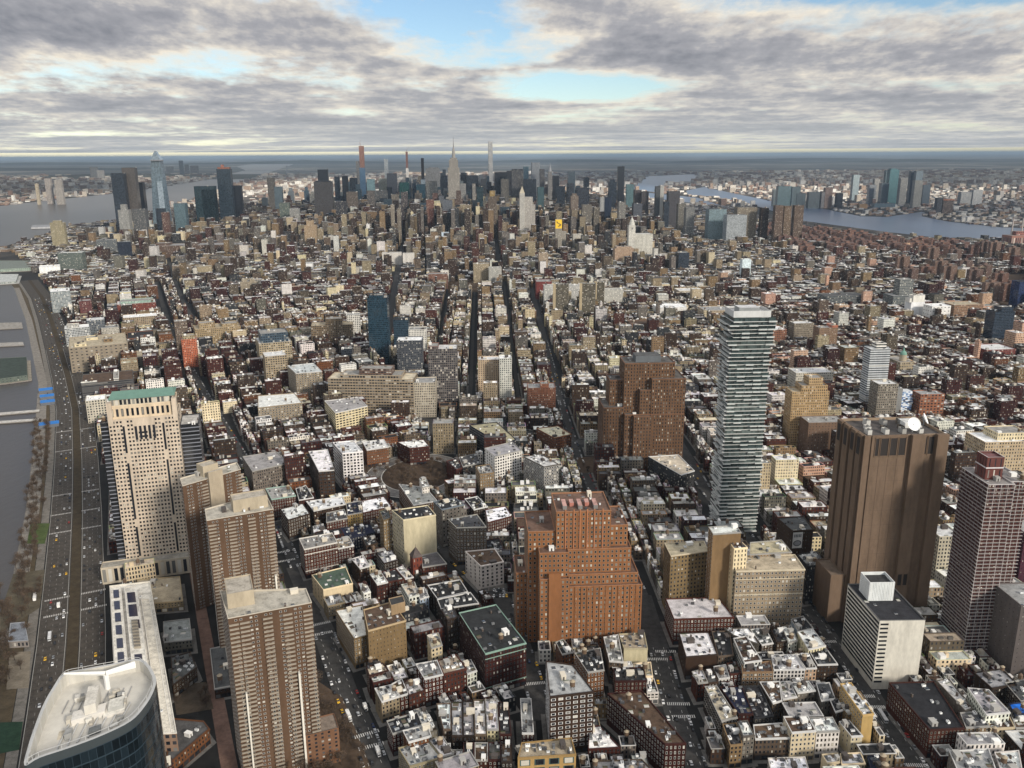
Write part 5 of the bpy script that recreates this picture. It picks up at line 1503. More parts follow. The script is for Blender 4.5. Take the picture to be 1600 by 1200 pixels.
MID = [
 (672, 716, 545, 640, 32, -2, (0.15, 0.13, 0.12), 'm', 3, 3.6, (.75, .72, 0), 'slim brown-edged tower of pale balcony bays behind the curved beige office', 'slim brown-edged bay tower', 'pale grey', [(0, .35, 0, .9, 4, (0.17, .08, .06))]),
 (579, 609, 466, 578, 34, -2, (0.012, 0.028, 0.042), 'c', 1.8, 3.6, WG, 'tall dark blue glass hotel tower standing alone', 'tall dark blue glass tower', 'black', [(.1, .8, .1, .8, 5, None)]),
 (617, 640, 500, 560, 30, -2, (0.02, 0.035, 0.05), 'c', 2, 3.6, WG, 'short dark glass block just right of the tall dark blue tower', None, 'black'),
 (622, 661, 532, 590, 34, -2, (0.07, 0.075, 0.085), 'm', 2.6, 3.5, (.6, .6, 0), 'dark grey gridded hotel with white tanks on its roof', 'dark grey gridded hotel', 'white'),
 (640, 667, 515, 560, 30, -2, 'white', 'm', 3, 3.6, W3, 'white gridded block half hidden behind the dark grey hotel'),
 (515, 648, 592, 652, 40, 4, (0.27, 0.215, 0.15), 'm', 4.2, 4.2, (.8, .48, 0), 'wide bowed beige office block with a brown penthouse', 'wide bowed beige office', 'cream', [(.36, .74, .2, .8, 14, (.13, .08, .06)), (.14, .86, .1, .9, 5, (.3, .24, .17))]),
 (646, 682, 598, 652, 34, -2, (0.42, 0.37, 0.29), 'm', 2.8, 3.9, (.5, .6, 0), 'narrow pale loft wedged against the right end of the bowed office', None, 'grey'),
 (748, 781, 562, 626, 26, -3, (0.42, 0.32, 0.22), 'm', 3.4, 3.5, (.4, .5, 0), 'salmon and beige apartment block with a plain side wall', None, 'pale grey'),
 (781, 800, 560, 634, 24, -3, (0.50, 0.50, 0.45), 'm', 3, 3.5, W3, 'slender pale green apartment slab beside the beige block', 'slender pale apartment slab', 'white'),
 (825, 868, 606, 652, 30, -2, (0.19, 0.08, 0.045), 'm', 2.2, 3.4, (.42, .6, 0), 'red-brown ribbed apartment block with a raised centre', 'red-brown ribbed block', 'grey', [(.45, .75, 0, .6, 6, (.25, .1, .055))]),
 (535, 552, 545, 585, 20, -2, (0.02, 0.024, 0.03), 'c', 3, 3.6, WG, 'narrow black and white striped block left of the dark blue tower'),
 (490, 553, 508, 555, 40, -10, (0.17, 0.125, 0.08), 'm', 3.4, 3.9, W3, 'stepped brown office block left of the dark blue tower', None, 'tan', [(.35, .75, .1, .7, 12, None)]),
 (545, 565, 492, 548, 26, -10, (0.6, 0.58, 0.53), 'm', 3.6, 3.8, (.6, .6, 0), 'white gridded block far left of the dark blue tower'),
 (410, 459, 535, 590, 60, -22, (0.33, 0.27, 0.18), 'm', 4, 4, (.6, .5, 0), 'beige printing house with a dark blue glass top', 'beige block with blue glass top', 'pale grey', [(.08, .92, .1, .8, 16, (0.05, .075, .1))]),
 (419, 452, 556, 612, 40, -22, (0.3, 0.24, 0.16), 'm', 4, 4, (.62, .52, 0), 'lower beige wing in front of the blue-topped block', None, 'pale grey'),
 (300, 315, 545, 572, 24, -24, (0.55, 0.52, 0.46), 'm', 3, 3.6, (.3, .4, 0), 'pale block half hidden beside the orange netted tower'),
 (311, 378, 512, 552, 50, -24, (0.30, 0.225, 0.13), 'm', 3.6, 3.9, (.5, .5, 0), 'wide tan loft block stepping up in the middle', 'wide tan stepped loft', 'tan', [(.1, .45, .2, .7, 10, None), (.6, .95, .2, .8, 5, None)]),
 (289, 311, 530, 574, 24, -24, (0.42, 0.13, 0.068), 'm', 3, 3.4, (.5, .55, 0), 'tower wrapped in bright orange safety netting', 'orange netted tower', 'grey', [(.1, .9, .1, .8, 7, (.32, .26, .16))]),
 (278, 296, 502, 548, 26, -24, (0.16, 0.12, 0.09), 'm', 3, 3.6, W3, 'brown tower standing behind the orange netted one'),
 (204, 247, 527, 546, 70, -24, (0.16, 0.075, 0.05), 'm', 5, 4, (.3, .3, 0), 'long low brown shed with a black roof', None, 'black'),
 (213, 250, 540, 556, 30, -24, (0.32, 0.25, 0.17), 'm', 4, 4, (.5, .4, 0), 'low tan shed in front of the black-roofed one', None, 'tan'),
 (188, 243, 474, 492, 60, -24, (0.17, 0.05, 0.035), 'm', 3.4, 4, (.45, .5, 0), 'broad red brick block with a green copper top', 'red block with green top', 'pale grey', [(.1, .95, .15, .85, 5, (.28, .38, .32))]),
 (197, 246, 495, 515, 46, -24, (0.3, 0.235, 0.16), 'm', 4, 4, W3, 'beige loft just below the green-topped red block', None, 'white'),
 (107, 141, 512, 540, 36, -26, (0.5, 0.51, 0.5), 'm', 3, 3.5, (.72, .7, 0), 'white framed glass apartment block by the highway', 'white framed glass block', 'white', [(.1, .6, .2, .8, 5, 'white')]),
 (141, 166, 500, 532, 34, -26, (0.16, 0.175, 0.19), 'm', 3, 3.5, (.8, .6, 0), 'grey glass apartment block next to the white framed one', None, 'pale grey'),
 (162, 187, 512, 532, 34, -26, (0.45, 0.42, 0.36), 'm', 3, 3.6, W3, 'pale lofts at the end of the row by the highway', None, 'grey'),
 (128, 145, 470, 497, 30, -28, (0.14, 0.05, 0.045), 'm', 3, 3.6, W3, 'narrow red-brown tower in the row by the highway'),
 (85, 112, 455, 488, 60, -28, (0.35, 0.38, 0.38), 'm', 3, 3.4, (.7, .6, 0), 'terraced grey glass apartment house near the piers', None, 'white'),
 (65, 93, 417, 430, 60, -26, (0.72, 0.72, 0.7), 'm', 8, 6, (.1, .2, 0), 'white tented salt shed at the highway bend', 'white shed at the highway bend', 'white'),
 (95, 130, 395, 425, 40, -10, (0.12, 0.14, 0.12), 'm', 3, 3.6, (.6, .55, 0), 'dark green glass hotel slab on legs', 'dark green hotel slab', 'pale grey'),
 (135, 208, 596, 622, 70, -24, (0.085, 0.082, 0.08), 'm', 40, 3.4, (1, .35, 0), 'low dark depot with a dark red roof framed in white', 'low dark depot', 'brown', [(.62, .72, .05, .95, 3, 'white'), (.0, .3, .02, .1, 2, 'white')]),
 (118, 200, 540, 578, 110, -26, (0.24, 0.2, 0.15), 'm', 8, 6, (.4, .3, 0), 'huge tan warehouse by the highway', 'huge tan warehouse', 'tan', [(.1, .3, .1, .2, 4, 'cream'), (.6, .75, .3, .5, 5, 'tan'), (.3, .5, .6, .8, 4, 'cream')]),
 (218, 263, 556, 575, 60, -24, (0.35, 0.31, 0.25), 'm', 6, 4, (.5, .3, 0), 'flat tan parking garage with cars on its roof', 'tan rooftop parking garage', 'tan'),
 (140, 168, 625, 660, 30, -24, (0.46, 0.42, 0.34), 'm', 4, 4, W3, 'pale block tucked left of the green-crowned tower', None, 'white'),
 # around the housing slabs
 (864, 887, 444, 498, 20, 10, (0.17, 0.145, 0.10), 'm', 3, 3, (.75, .6, 0), 'left one of the three tan housing slabs', 'left tan housing slab', None, [], 'c'),
 (905, 929, 443, 499, 20, 10, (0.17, 0.145, 0.10), 'm', 3, 3, (.75, .6, 0), 'middle one of the three tan housing slabs', 'middle tan housing slab'),
 (928, 943, 440, 492, 20, 10, (0.17, 0.145, 0.10), 'm', 3, 3, (.75, .6, 0), 'right one of the three tan housing slabs', 'right tan housing slab'),
 (850, 866, 446, 482, 24, -3, (0.58, 0.57, 0.53), 'm', 2.6, 3, (.62, .6, 0), 'white apartment slab left of the tan housing slabs'),
 (887, 906, 446, 476, 24, -3, (0.56, 0.55, 0.52), 'm', 2.6, 3, (.62, .6, 0), 'white apartment slab seen between the tan housing slabs'),
 (941, 973, 452, 482, 24, -3, (0.58, 0.56, 0.50), 'm', 2.6, 3, (.62, .6, 0), 'white apartment slab right of the tan housing slabs'),
 (838, 862, 440, 468, 50, -3, (0.15, 0.035, 0.03), 'm', 4, 5, (.2, .5, 0), 'dark red library block by the square', 'dark red library block'),
 (1026, 1073, 480, 499, 50, -4, (0.72, 0.70, 0.66), 'm', 3, 4, (.3, .4, 0), 'bright white wide loft in the middle distance', 'bright white wide loft', 'white'),
 (1100, 1142, 485, 508, 60, -4, (0.40, 0.32, 0.22), 'm', 3.4, 4, W3, 'wide beige department store left of the balcony tower', None, 'grey'),
 (985, 1035, 505, 524, 40, -4, (0.17, 0.11, 0.075), 'm', 4, 4, (.35, .45, 0), 'long brown brick factory in the middle distance', None, 'brown'),
 (1060, 1100, 454, 470, 50, -5, (0.55, 0.48, 0.37), 'm', 3, 4, W3, 'cream department store behind the bright white loft', None, 'pale grey'),
 (960, 990, 388, 415, 34, -6, (0.40, 0.28, 0.19), 'm', 3, 3.6, W3, 'pink brick apartment block in the far middle', 'pink brick block', 'tan', [(.1, .9, .1, .9, 5, None)]),
 (993, 1047, 398, 414, 50, -6, (0.46, 0.40, 0.31), 'm', 3, 4, W3, 'long beige office block right of the pink brick one'),
 (1059, 1076, 395, 425, 40, -6, (0.018, 0.024, 0.034), 'c', 2, 3.8, WG, 'black glass office block in the far middle', 'black glass block'),
 (1158, 1172, 405, 438, 20, -6, (0.45, 0.52, 0.54), 'c', 2, 3.5, WG, 'thin pale glass hotel tower far beyond the balcony tower', 'thin pale glass tower', 'white'),
 # right-hand side
 (1230, 1288, 612, 705, 26, -2, (0.36, 0.245, 0.125), 'm', 2.6, 3.6, (.42, .55, 0), 'golden brown stepped tower with a dark cap', 'golden stepped tower', 'tan', [(.45, .82, .1, .9, 18, (.4, .28, .15)), (.25, .95, .05, .95, 8, None)]),
 (1258, 1318, 660, 718, 30, -3, (0.14, 0.09, 0.062), 'm', 4, 3.6, (.2, .35, 0), 'plain brown loft in front of the golden stepped tower', None, 'grey'),
 (1350, 1382, 545, 640, 22, -4, (0.46, 0.48, 0.49), 'm', 30, 3.6, (1, .42, 0), 'pale grey banded hotel tower with a white cap', 'pale grey banded tower', 'white', [(.3, .8, .1, .8, 8, 'white')]),
 (1366, 1398, 600, 660, 26, -4, (0.20, 0.175, 0.14), 'm', 3, 3.7, W3, 'grey-brown loft leaning on the pale banded tower', None, 'pale grey'),
 (1378, 1406, 607, 656, 22, -4, (0.20, 0.20, 0.195), 'm', 3, 3.8, (.1, .2, 0), 'plain grey slab with a white panel on its side', None, 'grey'),
 (1433, 1472, 616, 658, 24, -4, (0.24, 0.10, 0.055), 'm', 5, 4, (.55, .5, 0), 'orange brick loft right of the two white dishes', None, 'grey'),
 (1528, 1612, 690, 760, 40, -4, (0.43, 0.335, 0.22), 'm', 3.4, 4, (.42, .5, 0), 'large tan courthouse-like block with a white roof', 'large tan block with white roof', 'white', [(.3, .9, .2, .9, 8, 'cream')]),
 (1586, 1640, 832, 925, 30, -3, (0.062, 0.022, 0.034), 'm', 3.4, 3.6, (.2, .3, 0), 'maroon brick tower cut by the right edge', None, 'grey'),
 (1575, 1640, 945, 1064, 34, -3, (0.10, 0.085, 0.08), 'm', 5, 3.8, (.12, .2, 0), 'plain grey-brown block cut by the right edge', None, 'grey'),
 (1457, 1492, 838, 918, 26, -3, (0.42, 0.38, 0.29), 'm', 3, 3.7, (.5, .55, 0), 'pale loft squeezed between the windowless and dark red towers', None, 'pale grey'),
 (1184, 1200, 724, 790, 26, -3, (0.46, 0.37, 0.24), 'm', 2.6, 3.6, (.45, .5, 0), 'tan tower just behind the right side of the balcony tower'),
 (1240, 1300, 582, 620, 34, -4, (0.46, 0.43, 0.36), 'm', 3.4, 4, (.5, .5, 0), 'cream loft behind the golden stepped tower', None, 'pale grey'),
 (1392, 1434, 462, 484, 46, -8, (0.17, 0.185, 0.18), 'm', 3, 4, (.7, .6, 0), 'grey glass college base with a tower rising from it', None, 'grey', [(.3, .85, .2, .8, 40, (.2, .21, .2))]),
 (1420, 1443, 472, 500, 26, -8, (0.68, 0.68, 0.68), 'm', 6, 9, (.02, .05, 0), 'white museum of shifted stacked boxes', 'white stacked museum', 'white', [(-.1, .9, .1, .8, 9, 'white'), (.1, .95, 0, .7, 16, 'white')]),
 (1452, 1484, 478, 506, 34, -8, (0.70, 0.69, 0.66), 'm', 9, 8, (.4, .2, 0), 'white block with one dark band across its top', None, 'white'),
 (1546, 1580, 487, 540, 28, -8, (0.014, 0.022, 0.034), 'c', 2, 3.4, WG, 'dark blue glass hotel tower on the right', 'dark blue hotel tower', 'black', [(.35, .95, .1, .9, 9, None)]),
 (1586, 1618, 440, 482, 30, -8, (0.012, 0.022, 0.06), 'c', 2, 3.4, WG, 'navy glass condominium cut by the right edge', None, 'black'),
 (1536, 1588, 546, 568, 50, -8, (0.17, 0.05, 0.04), 'm', 4, 4, (.5, .5, 0), 'square red brick printing house on the right', 'square red printing house', 'pale grey'),
 (1288, 1352, 462, 482, 50, -8, (0.13, 0.14, 0.14), 'm', 3, 4, (.75, .6, 0), 'long dark glass loft in the right middle distance', None, 'dark grey'),
 (1238, 1270, 505, 540, 28, -6, (0.22, 0.185, 0.14), 'm', 3, 3.8, (.45, .55, 0), 'grey-brown loft tower in the right middle distance', None, 'pale grey'),
 (1276, 1306, 512, 555, 26, -6, (0.20, 0.13, 0.085), 'm', 3, 3.8, (.3, .5, 0), 'brown tower with a rust coloured end wall', 'brown tower with rusty end wall', 'grey', [(.7, 1, 0, 1, 4, (.4, .14, .08))]),
 (1196, 1228, 515, 545, 40, -5, (0.22, 0.10, 0.06), 'm', 3.4, 4, W3, 'orange-brown loft just right of the balcony tower top', None, 'white'),
 (1486, 1536, 476, 500, 50, -8, (0.26, 0.16, 0.10), 'm', 3.4, 4, W3, 'tan palazzo school block on the right', None, 'tan'),
 # far band of lofts and slabs
 (240, 376, 383, 402, 90, -7, (0.135, 0.085, 0.06), 'm', 4, 4, (.7, .5, 0), 'enormous brown brick block as long as a street', 'enormous brown block', 'grey', [(.05, .2, .2, .8, 8, None), (.4, .5, .2, .8, 6, None)]),
 (155, 183, 375, 402, 40, -20, (0.14, 0.15, 0.15), 'm', 3, 3.6, (.6, .6, 0), 'grey hotel slab left of the enormous brown block'),
 (188, 207, 378, 410, 30, -20, (0.012, 0.016, 0.026), 'c', 2, 3.6, WG, 'black glass slab left of the enormous brown block'),
 (84, 104, 348, 388, 24, -8, (0.33, 0.28, 0.17), 'm', 3, 3.6, (.4, .8, 0), 'striped yellow-brown factory tower by the river', None, None, [(.2, .8, .2, .8, 8, None)]),
 (272, 300, 415, 436, 30, -20, (0.20, 0.155, 0.11), 'm', 3, 3.4, W3, 'brown apartment block in the far left village'),
 (310, 332, 416, 434, 30, -20, (0.34, 0.28, 0.18), 'm', 3, 3.4, W3, 'tan apartment block in the far left village'),
 (378, 402, 440, 462, 30, -20, (0.30, 0.25, 0.18), 'm', 3, 3.4, W3, 'two-topped tan apartment block in the left village', None, None, [(.1, .4, .2, .8, 6, None), (.6, .9, .2, .8, 6, None)]),
 (598, 628, 395, 414, 28, -6, (0.58, 0.55, 0.5), 'm', 3, 3.3, (.3, .5, 0), 'white apartment slab left of the wide avenue'),
 (630, 648, 396, 416, 24, -6, (0.62, 0.59, 0.54), 'm', 3, 3.3, (.3, .5, 0), 'white apartment slab right of the wide avenue'),
 (454, 488, 412, 424, 46, -8, (0.7, 0.69, 0.68), 'm', 4, 4, (.3, .3, 0), 'low bright white block left of the wide avenue'),
 (543, 562, 418, 438, 26, -8, (0.5, 0.46, 0.4), 'm', 3, 3.3, W3, 'pale apartment block left of the dark blue tower top'),
 (670, 700, 428, 452, 34, -5, (0.19, 0.095, 0.065), 'm', 3, 3.4, W3, 'red-brown apartment block by the far square'),
 (740, 765, 412, 442, 24, -5, (0.33, 0.27, 0.18), 'm', 3, 3.4, W3, 'tan apartment tower at the foot of the far avenue', 'tan tower at the far avenue'),
 (764, 784, 418, 444, 24, -5, (0.42, 0.41, 0.37), 'm', 3, 3.4, W3, 'pale apartment tower at the foot of the far avenue'),
 (842, 856, 395, 432, 20, -5, (0.36, 0.28, 0.2), 'm', 3, 3.4, W3, 'slender tan apartment tower right of the far avenue'),
 (478, 496, 352, 395, 30, -6, (0.36, 0.26, 0.16), 'm', 3, 3.4, W3, 'tan stepped apartment tower in the far left', None, None, [(.2, .8, .1, .9, 18, None)]),
 (690, 702, 363, 386, 20, -6, (0.38, 0.45, 0.52), 'c', 2, 3.5, WG, 'pale blue glass slab right of the wide avenue'),
 (895, 910, 366, 398, 24, -6, (0.48, 0.45, 0.39), 'm', 3, 3.6, W3, 'pale office tower below the yellow billboard wall'),
 (868, 885, 362, 395, 26, -6, (0.34, 0.31, 0.26), 'm', 3, 3.6, W3, 'grey-beige office block under the yellow painted wall', None),
]
for row in MID:
    row = list(row)
    lab, rest = row[11], row[12:]
    anc = rest[0] if len(rest) > 0 else None
    roof = rest[1] if len(rest) > 1 else None
    ti = rest[2] if len(rest) > 2 else ()
    mid(*row[:11], lab, anc, roof, tiers=ti)
# pale end walls on the three tan housing slabs
for nm, o in [(o.name, o) for o in COL.objects if 'tan housing slabs' in str(o.get('label', '')) and 'one of the three' in o['label']]:
    wl = [c for c in o.children if c.name.startswith('wall')][0]
    vs = [v.co for v in wl.data.vertices][:4]
    ox, oy, oz = o['_o']
    a, b = vs[0], vs[1]
    d = Vector((b.x - a.x, b.y - a.y, 0)).normalized(); n = Vector((d.y, -d.x, 0)); top = vs[2].z
    m = MB()
    q = [a - d * .3 + n * .5, a + d * 6 + n * .5, a + d * 6 + n * .03, a - d * .3 + n * .03]
    m.prism([(v.x + ox, v.y + oy) for v in q], 0, top + .5, (.42, .34, .22), FAC, (.4, .35, .25)); m.build('end_wall', o)
# the wrapped tower, the oval sign, the dome, the fire station turret
x, y = G(1413, 655)
hw_ = height_at(1413, 655, 612)
wr = thing('wrapped_tower', 'building', x, y, 0, label='narrow tower wrapped in crinkled white and blue sheeting')
anchor('tower wrapped in white and blue sheeting', x, y)
rw = random.Random(2)
FOOT.append(rect(x, y, 22, 18, -4))
for i in range(9):
    m = MB(); z0, z1 = hw_ * i / 9, hw_ * (i + 1) / 9
    P0 = rect(x + rw.uniform(-.8, .8), y, 17 + rw.uniform(-2.4, 2.4), 16, -4)
    for e in range(4):
        a, b = P0[e], P0[(e + 1) % 4]
        for k in range(5):
            t0, t1 = k / 5, (k + 1) / 5
            for zz in range(3):
                za, zb = z0 + (z1 - z0) * zz / 3, z0 + (z1 - z0) * (zz + 1) / 3
                t = rw.choice(((.66, .7, .74), (.7, .72, .74), (.1, .17, .34), (.3, .4, .55), (.05, .06, .09)))
                m.face([(a[0] + (b[0] - a[0]) * t0, a[1] + (b[1] - a[1]) * t0, za), (a[0] + (b[0] - a[0]) * t1, a[1] + (b[1] - a[1]) * t1, za), (a[0] + (b[0] - a[0]) * t1, a[1] + (b[1] - a[1]) * t1, zb), (a[0] + (b[0] - a[0]) * t0, a[1] + (b[1] - a[1]) * t0, zb)], t)
    m.face([(*q, z1) for q in P0], (.6, .62, .64))
    m.build('sheeting', wr)
sgn = [o for o in COL.objects if o.get('label') == 'brown loft with a painted oval sign'][0]
p = [G(*q, 48) for q in ((1238, 829), (1271, 827))]
d = Vector((p[1][0] - p[0][0], p[1][1] - p[0][1], 0)).normalized(); n = Vector((d.y, -d.x, 0))
m = MB()
b0 = Vector((*p[0], 0)) + n * .25 + d * 1.0
def onwall(u, z): q = b0 + d * u; return (q.x, q.y, z)
m.face([onwall(0, 30), onwall(9.5, 30), onwall(9.5, 46), onwall(0, 46)], (.62, .62, .6))
b0 = b0 + n * .06
m.face([onwall(4.75 + 4 * math.cos(t), 35 + 3 * math.sin(t)) for t in [2 * math.pi * i / 20 for i in range(20)]], (.06, .07, .08))
b0 = b0 + n * .06
m.face([onwall(4.75 + 3.2 * math.cos(t), 35 + 2.2 * math.sin(t)) for t in [2 * math.pi * i / 20 for i in range(20)]], (.3, .31, .32))
for i in range(5): m.face([onwall(1.2 + i * 1.5, 41), onwall(2.2 + i * 1.5, 41), onwall(2.2 + i * 1.5, 44), onwall(1.2 + i * 1.5, 44)], (.12, .13, .14))
m.build('sign', sgn)
fs = [o for o in COL.objects if o.get('label') == 'red brick fire station with a pyramid turret'][0]
x, y = G(650, 868, 27)
m = MB(); m.prism(rect(x, y, 9, 9, -24, 'c'), 0, 27, (.16, .042, .026), FAC, (.2, .15, .1), bay=3, flr=5, win=(.3, .5, 0), rim=(.4, .3, .2)); m.build('turret', fs)
m = MB()
q = rect(x, y, 10, 10, -24, 'c')
for i in range(4): m.face([(*q[i], 27), (*q[(i + 1) % 4], 27), (x, y, 36)], (.10, .08, .075), ROOF)
m.tube((x, y, 35.5), (x, y, 39), .25, .1, (.1, .08, .07)); m.build('turret_roof', fs)
x, y = G(1415, 588)
dm = thing('domed_building', 'building', x, y, 0, label='tan long hall with a small green dome')
anchor('tan hall with a green dome', x, y)
FOOT.append(rect(x, y, 30, 50, -8))
m = MB(); m.prism(rect(x, y, 26, 50, -8), 0, 26, (.34, .28, .19), FAC, (.35, .33, .3), bay=3.4, flr=5, win=W3, parapet=.8); m.build('wall', dm)
x2, y2 = loc2((x, y), -8, 0, 14)
m = MB(); m.lathe(x2, y2, [(6, 25.5), (6, 36), (6.6, 36), (6.6, 37)], (.4, .34, .25), FAC, 16); m.build('drum', dm)
m = MB(); m.lathe(x2, y2, [(5.8, 37), (5.2, 40), (3.8, 42.5), (1.6, 44), (1.4, 47), (0, 50)], (.16, .3, .24), PLAIN, 16); m.build('dome', dm)
# yellow billboard wall
x, y, zt_ = atY(868, 343, 3400); x1, _, zb_ = atY(878, 357, 3400)
bb = thing('painted_wall_tower', 'building', (x + x1) / 2, 3400, 0, label='tower with a bright yellow painted advertising wall')
anchor('yellow painted wall', x, 3400)
m = MB(); m.prism(rect((x + x1) / 2, 3400.6, x1 - x, 26, -3), 0, zt_, (.3, .27, .22), FAC, (.3, .3, .3), bay=3, flr=3.6, win=W3); m.build('wall', bb)
m = MB(); m.prism(rect((x + x1) / 2, 3400, x1 - x, .55, -3), zb_, zt_, (.78, .50, .03), PLAIN, (.7, .5, .1))
U_, V_ = UV(-3)
for i in range(9):
    t = i / 8.0
    px_, pz_ = (x + x1) / 2 + (math.sin(t * 5) * .28) * (x1 - x), zb_ + (.25 + .5 * t) * (zt_ - zb_)
    m.box(px_ - 1.6, px_ + 1.6, 3399.2, 3399.6, pz_ - 1.8, pz_ + 1.8, (.06, .05, .04))
m.build('painted_sign', bb)

# ------------------------------------------------------------ the far skyline, each tower a thing
# left x, right x, top y, distance ahead (m), depth, colour, style, label/look, extra
def far(xl, xr, yt, D, dep, col, sty, win, label, name='skyscraper', tiers=(), anc=None, bay=3.5, flr=4.0, ang=-5.7, group=None):
    a, b = atY(xl, yt, D), atY(xr, yt, D)
    h = (a[2] + b[2]) / 2
    wd = b[0] - a[0]
    o = rect((a[0] + b[0]) / 2, D, wd, dep, ang)
    col = WALL[col] if isinstance(col, str) else col
    col = tuple(x * (.6 if sty == 'm' else .7) for x in col)
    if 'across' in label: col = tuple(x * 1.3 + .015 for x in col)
    mat = CUR if sty == 'c' else FAC
    base = o[0]
    tl = [dict(p=o, z1=h, tint=col, mat=mat, bay=bay, flr=flr, win=win, roof=(.16, .16, .16), clut=1, rim=tuple(x * .9 for x in col))]
    for (u0, u1, v0, v1, z0, z1, tc) in tiers:      # extra blocks: fractions of the footprint, heights as fractions of the main one
        tl.append(dict(p=lrect(base, ang, u0 * wd, u1 * wd, v0 * dep, v1 * dep), z0=z0 * h, z1=z1 * h, tint=tc or col, mat=mat, bay=bay, flr=flr, win=win, roof=(.2, .2, .2), clut=0))
    t = tower(name, 'building', tl, label=label, anc=anc, seed=int(xl * 13 + D), clut=0, group=group)
    return t, o, h, wd
WD = (.9, .75, 1.6); WM = (.5, .6, 0)
BLUE = (0.024, 0.031, 0.042); TEAL = (0.022, 0.042, 0.05); STONE = (0.30, 0.26, 0.21); GREY = (0.17, 0.17, 0.17); PALE = (0.46, 0.45, 0.42); BRN = (0.16, 0.10, 0.07); BLK = (0.014, 0.016, 0.022)
